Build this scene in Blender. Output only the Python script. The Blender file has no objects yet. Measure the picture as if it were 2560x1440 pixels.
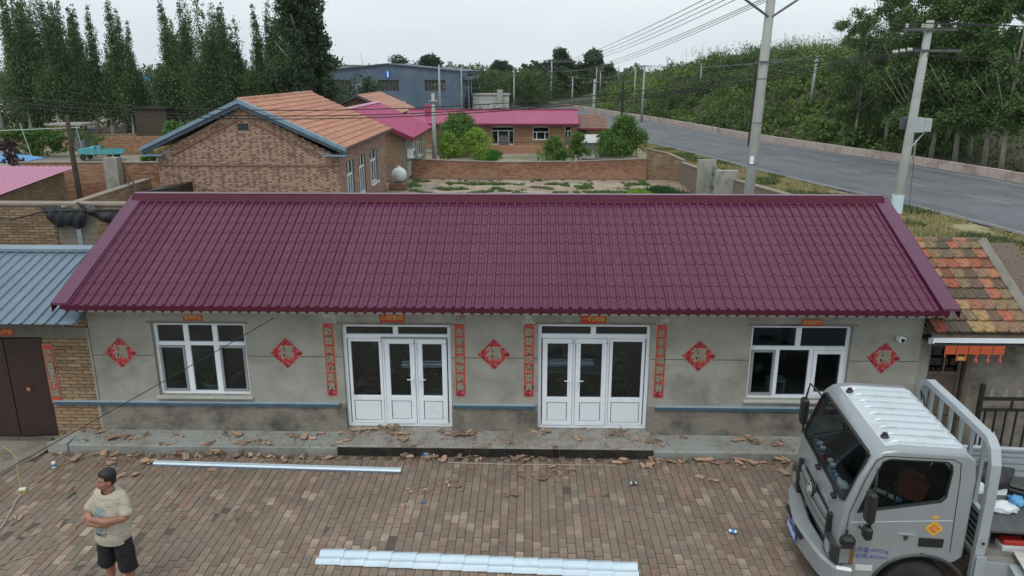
import bpy, bmesh, math, random
import numpy as np
from mathutils import Vector, Matrix, noise as mnoise
R = math.radians
S = bpy.context.scene
C = S.collection
random.seed(7); RNG = np.random.default_rng(7)

# ---------------------------------------------------------------- camera
F = 1900.0; PIT = R(16.0); YAW = R(1.3); CAMH = 6.4
cd = bpy.data.cameras.new('camera'); cam = bpy.data.objects.new('camera', cd); C.objects.link(cam)
cam.location = (0, 0, CAMH); cam.rotation_euler = (math.pi/2 - PIT, 0, YAW)
cd.sensor_width = 36.0; cd.lens = 36.0*F/2560.0; cd.clip_start = .1; cd.clip_end = 6000
S.camera = cam

# ---------------------------------------------------------------- overcast sky
w = bpy.data.worlds.new('World'); S.world = w; w.use_nodes = True
nt = w.node_tree; nt.nodes.clear()
out = nt.nodes.new('ShaderNodeOutputWorld'); bg = nt.nodes.new('ShaderNodeBackground')
sky = nt.nodes.new('ShaderNodeTexSky'); sky.sky_type = 'NISHITA'; sky.sun_disc = False
SUN_EL, SUN_ROT = R(58), R(200)
sky.sun_elevation = SUN_EL; sky.sun_rotation = SUN_ROT; sky.dust_density = 3
tc = nt.nodes.new('ShaderNodeTexCoord'); mp = nt.nodes.new('ShaderNodeMapping'); mp.inputs['Scale'].default_value = (1, 1, 3.2)
nz = nt.nodes.new('ShaderNodeTexNoise'); nz.inputs['Scale'].default_value = 1.6; nz.inputs['Detail'].default_value = 5; nz.inputs['Roughness'].default_value = .5
cr = nt.nodes.new('ShaderNodeValToRGB')
cr.color_ramp.elements[0].position = .33; cr.color_ramp.elements[0].color = (.70, .79, .85, 1)
cr.color_ramp.elements[1].position = .66; cr.color_ramp.elements[1].color = (.87, .94, .965, 1)
sc = nt.nodes.new('ShaderNodeVectorMath'); sc.operation = 'SCALE'; sc.inputs['Scale'].default_value = .09
mx = nt.nodes.new('ShaderNodeMix'); mx.data_type = 'RGBA'; mx.inputs[0].default_value = .90
nt.links.new(tc.outputs['Generated'], mp.inputs[0]); nt.links.new(mp.outputs[0], nz.inputs[0]); nt.links.new(nz.outputs[0], cr.inputs[0])
nt.links.new(sky.outputs[0], sc.inputs[0]); nt.links.new(sc.outputs[0], mx.inputs[6]); nt.links.new(cr.outputs[0], mx.inputs[7])
nt.links.new(mx.outputs[2], bg.inputs[0]); bg.inputs[1].default_value = 1.0; nt.links.new(bg.outputs[0], out.inputs[0])

sl = bpy.data.lights.new('sun', 'SUN'); sl.energy = 1.1; sl.angle = R(25); sl.color = (1, .96, .9)
so = bpy.data.objects.new('sun', sl); C.objects.link(so)
# from behind and left of the camera, high in the cloud
sd = Vector((math.sin(SUN_ROT)*math.cos(SUN_EL), math.cos(SUN_ROT)*math.cos(SUN_EL), math.sin(SUN_EL)))
so.rotation_euler = sd.to_track_quat('Z', 'Y').to_euler()
S.view_settings.view_transform = 'Standard'; S.view_settings.look = 'None'; S.view_settings.gamma = 1
S.view_settings.exposure = 0.2
S.view_settings.use_curve_mapping = False
S.cycles.max_bounces = 6; S.cycles.transparent_max_bounces = 8; S.cycles.use_denoising = True

# ---------------------------------------------------------------- pixel helpers (where a thing stands, measured from the view)
def _ray(px, py):
    x = (px-1280)/F; y = -(py-720)/F
    d = Vector((x, math.cos(PIT)+y*math.sin(PIT), -math.sin(PIT)+y*math.cos(PIT)))
    c, s = math.cos(YAW), math.sin(YAW)
    return Vector((c*d.x-s*d.y, s*d.x+c*d.y, d.z))
def Gd(px, py, z=0.0):
    d = _ray(px, py); t = (z-CAMH)/d.z
    return Vector((d.x*t, d.y*t, z))
def W(px, py, Y):
    d = _ray(px, py); t = Y/d.y
    return Vector((d.x*t, Y, CAMH+d.z*t))

# ---------------------------------------------------------------- materials
MATS = {}
def _n(t, k, **kw):
    n = t.nodes.new(k)
    for a, b in kw.items():
        if a in n.inputs.keys(): n.inputs[a].default_value = b
        else: setattr(n, a, b)
    return n
def ramp(t, cols, pos=None):
    r = t.nodes.new('ShaderNodeValToRGB'); e = r.color_ramp.elements
    n = len(cols)
    while len(e) < n: e.new(.5)
    for i, c in enumerate(cols):
        e[i].position = pos[i] if pos else i/max(1, n-1)
        e[i].color = (c[0], c[1], c[2], 1)
    return r
def mat(name, cols, scale=3.0, rough=.8, metal=0.0, bump=0.0, bscale=40.0, attr=None, attrmix=.75, stretch=(1, 1, 1),
        dirt=None, dscale=1.5, dpos=(.5, .75), coords='Object', spec=.5, detail=6.0, pos=None, const=False, coat=0.0):
    """colours run through a noise; with attr the per-face value picks the colour and noise only varies it"""
    if name in MATS: return MATS[name]
    m = bpy.data.materials.new(name); m.use_nodes = True; t = m.node_tree; t.nodes.clear()
    o = _n(t, 'ShaderNodeOutputMaterial'); b = _n(t, 'ShaderNodeBsdfPrincipled')
    b.inputs['Roughness'].default_value = rough; b.inputs['Metallic'].default_value = metal
    b.inputs['Specular IOR Level'].default_value = spec
    if coat: b.inputs['Coat Weight'].default_value = coat; b.inputs['Coat Roughness'].default_value = .08
    t.links.new(b.outputs[0], o.inputs[0])
    c = _n(t, 'ShaderNodeTexCoord'); mp = _n(t, 'ShaderNodeMapping'); mp.inputs['Scale'].default_value = stretch
    t.links.new(c.outputs[coords], mp.inputs[0])
    n = _n(t, 'ShaderNodeTexNoise', Scale=scale, Detail=detail, Roughness=.62); t.links.new(mp.outputs[0], n.inputs[0])
    r = ramp(t, cols, pos)
    if const: r.color_ramp.interpolation = 'CONSTANT'
    if attr:
        a = _n(t, 'ShaderNodeAttribute'); a.attribute_name = attr
        mm = _n(t, 'ShaderNodeMix'); mm.data_type = 'FLOAT'; mm.inputs[0].default_value = attrmix
        t.links.new(n.outputs[0], mm.inputs[2]); t.links.new(a.outputs['Fac'], mm.inputs[3]); t.links.new(mm.outputs[0], r.inputs[0])
    else:
        s = _n(t, 'ShaderNodeMapRange'); s.inputs['From Min'].default_value = .3; s.inputs['From Max'].default_value = .7
        t.links.new(n.outputs[0], s.inputs[0]); t.links.new(s.outputs[0], r.inputs[0])
    col = r.outputs[0]
    if dirt:
        n2 = _n(t, 'ShaderNodeTexNoise', Scale=dscale, Detail=8.0, Roughness=.65); t.links.new(c.outputs[coords], n2.inputs[0])
        r2 = ramp(t, [(0, 0, 0), (1, 1, 1)], dpos); t.links.new(n2.outputs[0], r2.inputs[0])
        mc = _n(t, 'ShaderNodeMix'); mc.data_type = 'RGBA'
        t.links.new(r2.outputs[0], mc.inputs[0]); t.links.new(col, mc.inputs[6]); mc.inputs[7].default_value = (*dirt, 1)
        col = mc.outputs[2]
    t.links.new(col, b.inputs['Base Color'])
    if bump:
        n3 = _n(t, 'ShaderNodeTexNoise', Scale=bscale, Detail=5.0); t.links.new(mp.outputs[0], n3.inputs[0])
        bp = _n(t, 'ShaderNodeBump'); bp.inputs['Strength'].default_value = bump; bp.inputs['Distance'].default_value = .01
        t.links.new(n3.outputs[0], bp.inputs['Height']); t.links.new(bp.outputs[0], b.inputs['Normal'])
    MATS[name] = m; return m
def leafmat(name, cols, pos=None, big=.12, aw=.45):
    if name in MATS: return MATS[name]
    m = bpy.data.materials.new(name); m.use_nodes = True; t = m.node_tree; t.nodes.clear()
    o = _n(t, 'ShaderNodeOutputMaterial'); d = _n(t, 'ShaderNodeBsdfPrincipled', Roughness=.55); tr = _n(t, 'ShaderNodeBsdfTranslucent')
    d.inputs['Specular IOR Level'].default_value = .35
    a = _n(t, 'ShaderNodeAttribute'); a.attribute_name = 'rnd'
    c = _n(t, 'ShaderNodeNewGeometry'); n = _n(t, 'ShaderNodeTexNoise', Scale=big, Detail=3.0); t.links.new(c.outputs['Position'], n.inputs[0])
    mm = _n(t, 'ShaderNodeMix'); mm.data_type = 'FLOAT'; mm.inputs[0].default_value = aw
    t.links.new(n.outputs[0], mm.inputs[2]); t.links.new(a.outputs['Fac'], mm.inputs[3])
    r = ramp(t, cols, pos); t.links.new(mm.outputs[0], r.inputs[0])
    t.links.new(r.outputs[0], d.inputs['Base Color']); t.links.new(r.outputs[0], tr.inputs[0])
    ms = _n(t, 'ShaderNodeMixShader'); ms.inputs[0].default_value = .28
    t.links.new(d.outputs[0], ms.inputs[1]); t.links.new(tr.outputs[0], ms.inputs[2]); t.links.new(ms.outputs[0], o.inputs[0])
    MATS[name] = m; return m
def glassmat(name, tint=(.55, .6, .6), clear=.55, rough=.03, k=1.0, base=.055):
    if name in MATS: return MATS[name]
    m = bpy.data.materials.new(name); m.use_nodes = True; t = m.node_tree; t.nodes.clear()
    o = _n(t, 'ShaderNodeOutputMaterial'); tr = _n(t, 'ShaderNodeBsdfTransparent'); tr.inputs[0].default_value = (*tint, 1)
    g = _n(t, 'ShaderNodeBsdfGlossy', Roughness=rough); g.inputs[0].default_value = (.82, .95, 1, 1); ge = _n(t, 'ShaderNodeNewGeometry'); dt = _n(t, 'ShaderNodeVectorMath', operation='DOT_PRODUCT')
    t.links.new(ge.outputs['Normal'], dt.inputs[0]); t.links.new(ge.outputs['Incoming'], dt.inputs[1]); ab_ = _n(t, 'ShaderNodeMath', operation='ABSOLUTE'); t.links.new(dt.outputs['Value'], ab_.inputs[0])
    on = _n(t, 'ShaderNodeMath', operation='SUBTRACT'); on.inputs[0].default_value = 1.0; t.links.new(ab_.outputs[0], on.inputs[1]); fr = _n(t, 'ShaderNodeMath', operation='POWER'); fr.inputs[1].default_value = 5.0; t.links.new(on.outputs[0], fr.inputs[0])
    ad = _n(t, 'ShaderNodeMath', operation='MULTIPLY_ADD'); ad.inputs[1].default_value = k; ad.inputs[2].default_value = base
    t.links.new(fr.outputs[0], ad.inputs[0])
    ms = _n(t, 'ShaderNodeMixShader'); t.links.new(ad.outputs[0], ms.inputs[0]); t.links.new(tr.outputs[0], ms.inputs[1]); t.links.new(g.outputs[0], ms.inputs[2])
    t.links.new(ms.outputs[0], o.inputs[0]); MATS[name] = m; return m

# ---------------------------------------------------------------- mesh helpers
def tag(o, label=None, cat=None, group=None, kind=None):
    if label: o['label'] = label
    if cat: o['category'] = cat
    if group: o['group'] = group
    if kind: o['kind'] = kind
    return o
def empty(name, loc=(0, 0, 0), rz=0.0, label=None, cat=None, group=None, kind=None):
    o = bpy.data.objects.new(name, None); o.location = loc; o.rotation_euler = (0, 0, rz); o.empty_display_size = .1
    C.objects.link(o); return tag(o, label, cat, group, kind)
def link(name, me, parent=None, loc=(0, 0, 0), rot=(0, 0, 0), scale=(1, 1, 1)):
    o = bpy.data.objects.new(name, me); o.location = loc; o.rotation_euler = rot; o.scale = scale
    C.objects.link(o)
    if parent is not None: o.parent = parent
    return o
class MB:
    def __init__(s): s.v = []; s.f = []; s.r = []
    def face(s, pts, r=.5):
        i = len(s.v); s.v += [tuple(p) for p in pts]; s.f.append(tuple(range(i, i+len(pts)))); s.r.append(r)
    def poly(s, vs, fs, r=.5):
        i = len(s.v); s.v += [tuple(p) for p in vs]
        for f in fs: s.f.append(tuple(i+k for k in f)); s.r.append(r)
    def box(s, x0, x1, y0, y1, z0, z1, r=.5, M=None):
        vs = [Vector(p) for p in ((x0, y0, z0), (x1, y0, z0), (x1, y1, z0), (x0, y1, z0), (x0, y0, z1), (x1, y0, z1), (x1, y1, z1), (x0, y1, z1))]
        if M is not None: vs = [M @ p for p in vs]
        s.poly(vs, [(0, 3, 2, 1), (4, 5, 6, 7), (0, 1, 5, 4), (1, 2, 6, 5), (2, 3, 7, 6), (3, 0, 4, 7)], r)
        return s
    def prism(s, pts, ax, a0, a1, r=.5):
        """outline pts (two coordinates) pushed along axis ax from a0 to a1"""
        def mk(p, a):
            return {'x': (a, p[0], p[1]), 'y': (p[0], a, p[1]), 'z': (p[0], p[1], a)}[ax]
        n = len(pts); vs = [mk(p, a0) for p in pts]+[mk(p, a1) for p in pts]
        s.poly(vs, [tuple(range(n-1, -1, -1)), tuple(range(n, 2*n))]+[(i, (i+1) % n, n+(i+1) % n, n+i) for i in range(n)], r)
        return s
    def tube(s, pts, rad, n=6, r=.5, cap=True):
        pts = [Vector(p) for p in pts]; rr = rad if isinstance(rad, (list, tuple)) else [rad]*len(pts)
        base = len(s.v); prev = None
        for i, p in enumerate(pts):
            d = (pts[min(i+1, len(pts)-1)]-pts[max(i-1, 0)]).normalized()
            if prev is None: u = d.orthogonal().normalized()
            else:
                u = prev-d*prev.dot(d)
                u = u.normalized() if u.length > 1e-6 else d.orthogonal().normalized()
            prev = u; vv = d.cross(u)
            for k in range(n):
                a = 2*math.pi*k/n; s.v.append(tuple(p+(u*math.cos(a)+vv*math.sin(a))*rr[i]))
        for i in range(len(pts)-1):
            for k in range(n):
                a = base+i*n+k; b = base+i*n+(k+1) % n; s.f.append((a, b, b+n, a+n)); s.r.append(r)
        if cap:
            s.f.append(tuple(base+k for k in range(n-1, -1, -1))); s.r.append(r)
            e = base+(len(pts)-1)*n; s.f.append(tuple(e+k for k in range(n))); s.r.append(r)
        return s
    def lathe(s, prof, n=16, c=(0, 0, 0), r=.5, axis='z'):
        base = len(s.v)
        for (rad, h) in prof:
            for k in range(n):
                a = 2*math.pi*k/n; x, y = rad*math.cos(a), rad*math.sin(a)
                p = {'z': (x, y, h), 'y': (x, h, y), 'x': (h, x, y)}[axis]
                s.v.append((c[0]+p[0], c[1]+p[1], c[2]+p[2]))
        for i in range(len(prof)-1):
            for k in range(n):
                a = base+i*n+k; b = base+i*n+(k+1) % n; s.f.append((a, b, b+n, a+n)); s.r.append(r)
        s.f.append(tuple(base+k for k in range(n-1, -1, -1))); s.r.append(r)
        e = base+(len(prof)-1)*n; s.f.append(tuple(e+k for k in range(n))); s.r.append(r)
        return s
    def mesh(s, name, m, smooth=False, bevel=0.0):
        me = bpy.data.meshes.new(name); me.from_pydata(s.v, [], s.f)
        a = me.attributes.new('rnd', 'FLOAT', 'FACE'); a.data.foreach_set('value', np.array(s.r, dtype=np.float32))
        me.materials.append(m)
        if bevel or smooth:
            bm = bmesh.new(); bm.from_mesh(me)
            if bevel:
                bmesh.ops.remove_doubles(bm, verts=bm.verts, dist=1e-5)
                bmesh.ops.bevel(bm, geom=list(bm.edges), offset=bevel, segments=1, affect='EDGES', profile=.6, clamp_overlap=True)
            bmesh.ops.recalc_face_normals(bm, faces=bm.faces)
            bm.to_mesh(me); bm.free()
        if smooth: me.polygons.foreach_set('use_smooth', [True]*len(me.polygons))
        me.update(); return me
    def build(s, name, m, parent=None, smooth=False, bevel=0.0, loc=(0, 0, 0), rot=(0, 0, 0), **tg):
        o = link(name, s.mesh(name, m, smooth, bevel), parent, loc, rot)
        return tag(o, **tg) if tg else o
def copy_tree(o, parent=None):
    kids = list(o.children)
    c = o.copy(); C.objects.link(c); c.parent = parent
    for k in kids: copy_tree(k, c)
    return c
def npmesh(name, verts, nper, m, rnd=None, smooth=False):
    """verts (N*nper,3): N separate polygons of nper corners"""
    me = bpy.data.meshes.new(name); nv = len(verts); nf = nv//nper
    me.vertices.add(nv); me.vertices.foreach_set('co', verts.astype(np.float32).ravel())
    me.loops.add(nv); me.loops.foreach_set('vertex_index', np.arange(nv, dtype=np.int32))
    me.polygons.add(nf); me.polygons.foreach_set('loop_start', np.arange(0, nv, nper, dtype=np.int32))
    me.materials.append(m)
    me.update(calc_edges=True)
    if rnd is not None:
        a = me.attributes.new('rnd', 'FLOAT', 'FACE'); a.data.foreach_set('value', rnd.astype(np.float32))
    return me
def leaves(P, size, up=.3, asp=.55):
    """diamond leaves at points P with sizes, random direction"""
    n = len(P)
    u = RNG.normal(size=(n, 3)); u[:, 2] += up*1.5; u /= np.linalg.norm(u, axis=1)[:, None]
    t = RNG.normal(size=(n, 3)); v = np.cross(u, t); v /= np.linalg.norm(v, axis=1)[:, None]
    s = (size if np.ndim(size) else np.full(n, size))[:, None]
    Q = np.stack([P-u*s, P-v*s*asp, P+u*s, P+v*s*asp], 1).reshape(-1, 3)
    return Q
def blobpts(blobs, n, shell=.55, cf=.17):
    """points in ellipsoids, gathered in clumps toward the skin"""
    B = np.array(blobs, float); vol = B[:, 3]*B[:, 4]*B[:, 5]; p = vol**.75/np.sum(vol**.75)
    k = max(1, n//14)
    idx = RNG.choice(len(B), k, p=p)
    d = RNG.normal(size=(k, 3)); d /= np.linalg.norm(d, axis=1)[:, None]
    rad = (shell+(1-shell)*RNG.random(k)**.7)[:, None]*np.where(RNG.random(k) < .12, 1.18, 1)[:, None]
    cen = B[idx, :3]+d*rad*B[idx, 3:6]
    cs = np.minimum(B[idx, 3], B[idx, 5])*cf
    P = np.repeat(cen, 14, 0)+RNG.normal(size=(k*14, 3))*np.repeat(cs, 14)[:, None]
    r = np.repeat(RNG.random(k), 14)*.6+RNG.random(k*14)*.4
    return P, r
_fc = {}
def textmesh(s, size, m, bold=0.0, ext=0.0, name='lettering', spacing=1.0, line=1.0, align='CENTER'):
    cu = bpy.data.curves.new(name, 'FONT'); cu.body = s; cu.size = size; cu.align_x = align; cu.align_y = 'CENTER'
    cu.offset = bold; cu.extrude = ext; cu.resolution_u = 2; cu.space_character = spacing; cu.space_line = line
    o = bpy.data.objects.new(name, cu); C.objects.link(o)
    dg = bpy.context.evaluated_depsgraph_get(); me = bpy.data.meshes.new_from_object(o.evaluated_get(dg))
    bpy.data.objects.remove(o); bpy.data.curves.remove(cu); me.name = name
    me.materials.clear(); me.materials.append(m); return me
def evalmesh(o, name):
    dg = bpy.context.evaluated_depsgraph_get(); dg.update()
    me = bpy.data.meshes.new_from_object(o.evaluated_get(dg)); me.name = name
    return me
WALLROT = (math.pi/2, 0, 0)      # a flat sheet stood up to face the yard

# shared materials
M_white = mat('white_upvc', [(.72, .78, .84), (.80, .85, .89)], 4, .35, dirt=(.4, .38, .33), dpos=(.62, .9))
M_render = mat('cement_render', [(.225, .222, .192), (.295, .292, .258), (.35, .348, .308)], 1.7, .92, bump=.25, bscale=60, dirt=(.155, .145, .12), dscale=1.1, dpos=(.52, .78), stretch=(1, 1, 1.3))
M_renderlow = mat('cement_render_damp', [(.15, .14, .115), (.23, .215, .18), (.10, .09, .075)], 1.5, .95, bump=.4, bscale=50, dirt=(.06, .053, .043), dscale=1.9, dpos=(.5, .72), stretch=(1, 1, 1.6))
M_conc = mat('grey_concrete', [(.22, .22, .205), (.33, .33, .31), (.27, .27, .25)], 6, .9, bump=.3, bscale=80, dirt=(.14, .12, .09), dscale=2.5, dpos=(.5, .8))
M_brick = mat('red_brick', [(.17, .075, .045), (.30, .15, .09), (.40, .24, .15), (.24, .12, .085)], 9, .93, attr='rnd', bump=.3, bscale=70)
M_brick_tan = mat('tan_brick', [(.17, .11, .065), (.25, .165, .095), (.33, .235, .145), (.21, .12, .075)], 9, .93, attr='rnd', bump=.3, bscale=70, dirt=(.1, .07, .045), dscale=2.0, dpos=(.5, .8))
M_brick_mix = mat('mottled_brick', [(.13, .058, .048), (.28, .165, .125), (.40, .275, .21), (.46, .34, .27)], 12, .93, attr='rnd', bump=.3)
M_mortar = mat('mortar', [(.15, .12, .09), (.22, .18, .14)], 8, .95, bump=.2)
M_mortar_d = mat("dark_joint_earth", [(.075, .062, .05), (.11, .09, .072)], 8, .97)
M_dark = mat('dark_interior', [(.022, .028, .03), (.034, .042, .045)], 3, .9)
M_black = mat('black_plastic', [(.008, .008, .009), (.016, .016, .017)], 8, .45)
M_steel = mat('galvanised_steel', [(.42, .48, .52), (.52, .58, .62)], 5, .38, metal=.75)
M_wood = mat('weathered_wood', [(.07, .05, .035), (.13, .10, .075), (.18, .145, .11)], 5, .9, stretch=(6, 6, .6), bump=.4)
M_glass = glassmat('window_glass', (.50, .62, .64), base=.075)
M_bark = mat('pale_bark', [(.16, .15, .12), (.30, .28, .23), (.10, .09, .07)], 3, .9, stretch=(1, 1, .4), bump=.4)
M_polebark = mat('pole_concrete', [(.30, .315, .30), (.37, .385, .365)], 3, .85, dirt=(.22, .21, .18), dpos=(.55, .8))

def bricks(mb, base, n, u0, u1, z0, z1, top=None, proud=.012, bl=.24, bh=.053, j=.012, holes=(), header=False, rr=None, skip=0.0):
    """brick faces laid on a wall line: base point, horizontal unit vector n, from u0 to u1, z0 to z1. Outward = n rotated -90 deg"""
    out_ = Vector((n.y, -n.x, 0)); row = 0; z = z0; cnt = 0
    while z+bh <= z1+.001:
        off = 0 if row % 2 == 0 else (bl+j)/2
        u = u0-off; k = 0
        while u < u1:
            L = bl
            if header == 'flemish': L = bl if (k % 2 == row % 2) else .115
            a = max(u, u0); b = min(u+L, u1)
            u += L+j; k += 1
            if b-a < .03: continue
            zc = z+bh/2; uc = (a+b)/2
            if top is not None and (zc+bh/2 > top(a) or zc+bh/2 > top(b)): continue
            if any(h[0] < uc < h[1] and h[2] < zc < h[3] for h in holes): continue
            pr = proud*random.uniform(.5, 1.25); r = random.random() if rr is None else rr(uc, zc, k, row)
            if random.random() < skip: continue
            p = [base+n*a+Vector((0, 0, z)), base+n*b+Vector((0, 0, z)), base+n*b+Vector((0, 0, z+bh)), base+n*a+Vector((0, 0, z+bh))]
            q = [x+out_*pr for x in p]; p = [x-out_*.004 for x in p]
            mb.poly(p+q, [(4, 5, 6, 7), (0, 1, 5, 4), (1, 2, 6, 5), (2, 3, 7, 6), (3, 0, 4, 7)], r); cnt += 1
        z += bh+j; row += 1
    return cnt
def brick_variants(m, n=14, bev=.006):
    L = []
    for i in range(n):
        L.append(MB().box(-.5, .5, -.5, .5, -.5, .5, r=(i+.5)/n).mesh('brick', m)); 
    return L
# ================================================================ GROUND, ROAD, HILL
M_earth = mat('earth', [(.20, .165, .12), (.30, .255, .19), (.25, .21, .155), (.13, .135, .07)], .35, .97, bump=.4, bscale=6, dirt=(.07, .095, .035), dscale=.16, dpos=(.48, .66), detail=10)
M_grassland = mat('rough_grass_ground', [(.09, .11, .04), (.19, .175, .08), (.30, .26, .15), (.13, .14, .06)], .5, .97, bump=.5, bscale=8, detail=10)
M_asph = mat('asphalt', [(.10, .108, .118), (.135, .143, .155), (.115, .122, .13)], 1.2, .88, bump=.3, bscale=60, stretch=(1, .25, 1), dirt=(.085, .09, .098), dscale=.3, dpos=(.45, .7))
def arc(pts, n=10):
    P = [Vector((a, b, 0)) for a, b in pts]; P = [P[0]*2-P[1]]+P+[P[-1]*2-P[-2]]; o = []
    for i in range(1, len(P)-2):
        for k in range(n):
            t = k/n; a, b, c, d = P[i-1:i+3]
            o.append(.5*((2*b)+(c-a)*t+(2*a-5*b+4*c-d)*t*t+(3*b-a-3*c+d)*t*t*t))
    return o+[P[-2]]
NEAR = arc([(20.5, 8), (20.6, 20), (19.9, 30.4), (18.3, 38.5), (16.3, 46), (14.4, 54.5), (12.4, 64.5), (10.3, 73), (7.6, 86), (3.6, 104), (-1, 124), (-6, 146), (-14, 180), (-30, 240)])
FAR = arc([(33.5, 8), (31.8, 26), (29.3, 43), (26.6, 56), (23.3, 67), (20, 80), (16.6, 98), (11.8, 118), (7, 138), (1.5, 157), (-8, 186), (-25, 246)])
def resample(L, n):
    d = [0]
    for a, b in zip(L, L[1:]): d.append(d[-1]+(b-a).length)
    o = []; j = 0
    for i in range(n):
        t = d[-1]*i/(n-1)
        while j < len(L)-2 and d[j+1] < t: j += 1
        k = (t-d[j])/max(1e-6, d[j+1]-d[j]); o.append(L[j].lerp(L[j+1], min(1, k)))
    return o
NEAR = resample(NEAR, 90); FAR = resample(FAR, 90)
def ribbon(name, A, B, z, m, parent=None, **tg):
    b = MB()
    for i in range(len(A)-1):
        b.face([(A[i].x, A[i].y, z), (B[i].x, B[i].y, z), (B[i+1].x, B[i+1].y, z), (A[i+1].x, A[i+1].y, z)])
    return b.build(name, m, parent, **tg)
def lerpL(A, B, t): return [a.lerp(b, t) for a, b in zip(A, B)]
g = MB()
xs = [-1500, -400, -120, -60, -30, -10, 10, 30, 60, 120, 400, 1500]; ys = [-60, 0, 20, 40, 60, 100, 200, 500, 3200]
for i in range(len(xs)-1):
    for j in range(len(ys)-1):
        g.face([(xs[i], ys[j], -.06), (xs[i+1], ys[j], -.06), (xs[i+1], ys[j+1], -.06), (xs[i], ys[j+1], -.06)])
g.build('ground', M_earth, kind='structure')
ribbon('road', NEAR, FAR, 0.0, M_asph, kind='structure')
# shoulders of dry grass along the road
ribbon('road_verge', lerpL(NEAR, FAR, -.62), lerpL(NEAR, FAR, -.035), -.02, M_grassland, kind='structure')
M_paint = mat('worn_road_paint', [(.36, .37, .35), (.20, .21, .21)], 9, .8)
for t, nm in ((.035, 'edge_line'), (.93, 'edge_line')):
    ribbon(nm, lerpL(NEAR, FAR, t), lerpL(NEAR, FAR, t+.010), .004, M_paint, kind='structure')
Cn = resample(lerpL(NEAR, FAR, .47), 400); Cf = resample(lerpL(NEAR, FAR, .479), 400)
b = MB()
for i in range(0, 396, 10):
    for k in range(5):
        j = i+k; b.face([(Cn[j].x, Cn[j].y, .004), (Cf[j].x, Cf[j].y, .004), (Cf[j+1].x, Cf[j+1].y, .004), (Cn[j+1].x, Cn[j+1].y, .004)])
b.build('centre_line', M_paint, kind='structure')
M_seal_r = mat('dark_asphalt', [(.075, .082, .092), (.10, .108, .12)], 2.0, .9, bump=.3, bscale=60, dirt=(.12, .128, .138), dscale=.5, dpos=(.42, .6))
for a0, a1 in ((.05, .13), (.60, .66), (.84, .925)): ribbon('resealed_strip', lerpL(NEAR, FAR, a0), lerpL(NEAR, FAR, a1), .0025, M_seal_r, kind='structure')
# low pinkish barrier of kerb blocks along the far side
M_kerb = mat('pinkish_kerb', [(.36, .27, .25), (.47, .38, .355), (.40, .36, .33)], 5, .9, attr='rnd', attrmix=.5, dirt=(.16, .13, .10), dscale=.8, dpos=(.5, .75))
bar = empty('barrier_wall', (29, 43, 0), label='low pinkish concrete barrier of short blocks along the far side of the road', cat='barrier')
BL = resample(lerpL(NEAR, FAR, 1.03), 170)
bb = MB(); cnt = 0
for i in range(0, 169):
    a, c = BL[i], BL[i+1]
    if a.y < 20: continue
    d = (c-a); L = d.length; d.normalize(); nrm = Vector((d.y, -d.x, 0))
    hh = .52+random.uniform(-.012, .012)
    M = Matrix.Translation(a)@Matrix(((d.x, nrm.x, 0, 0), (d.y, nrm.y, 0, 0), (0, 0, 1, 0), (0, 0, 0, 1)))
    k = MB(); k.box(.02, L-.02, 0, .32, -.05, hh, random.random(), M)
    if cnt < 60: o = k.build('kerb_block', M_kerb, bar); o.location = Vector((0, 0, 0))-bar.location; cnt += 1
    else: bb.v, bb.f, bb.r = bb.v, bb.f, bb.r; n0 = len(bb.v); bb.v += k.v; bb.f += [tuple(n0+q for q in f) for f in k.f]; bb.r += k.r
o = bb.build('kerb_run', M_kerb, bar); o.location = Vector((0, 0, 0))-bar.location; o['kind'] = 'stuff'

# hill beyond the road
FARV = FAR
def far_dist(x, y):
    """signed distance beyond the far road edge (positive on the hill side)"""
    best = 1e9; sg = 1
    for i in range(0, len(FARV)-1, 2):
        a = FARV[i]; b_ = FARV[min(i+2, len(FARV)-1)]; d = b_-a; L2 = d.length_squared
        t = max(0, min(1, ((x-a.x)*d.x+(y-a.y)*d.y)/L2)); qx, qy = a.x+d.x*t, a.y+d.y*t
        ds = math.hypot(x-qx, y-qy)
        if ds < best: best = ds; sg = 1 if (d.y*(x-qx)-d.x*(y-qy)) > 0 else -1
    return best*sg
def sm(a, b, x):
    t = max(0, min(1, (x-a)/(b-a))); return t*t*(3-2*t)
def hill_h(x, y, d=None):
    if d is None: d = far_dist(x, y)
    if d < 1.0: return -.05
    amp = 6.3*sm(52, 84, y)*(1-.75*sm(120, 165, y)) + .5
    h = amp*sm(1.0, 17, d) + .02*d*sm(60, 80, y)
    return h + (mnoise.noise(Vector((x*.09, y*.09, 0)))*1.1+mnoise.noise(Vector((x*.3, y*.3, 4)))*.25)*sm(2, 12, d)*sm(45, 75, y)
b = MB(); N = 70; M2 = 80; grid = {}
for i in range(N):
    for j in range(M2):
        d = 1.0+(i/(N-1))**1.7*170; t = j/(M2-1)*(len(FAR)-1)
        a = FAR[int(t)].lerp(FAR[min(len(FAR)-1, int(t)+1)], t-int(t))
        x = a.x+d*.93; y = a.y+d*.36
        b.v.append((x, y, hill_h(x, y) if d < 60 else hill_h(x, y, d*.9)))
for i in range(N-1):
    for j in range(M2-1):
        b.f.append((i*M2+j, (i+1)*M2+j, (i+1)*M2+j+1, i*M2+j+1)); b.r.append(.5)
M_hill = mat('hill_soil', [(.03, .042, .018), (.06, .065, .03), (.025, .035, .015)], .3, .97, bump=.5, bscale=3)
b.build('hill', M_hill, smooth=True, kind='structure')

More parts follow.
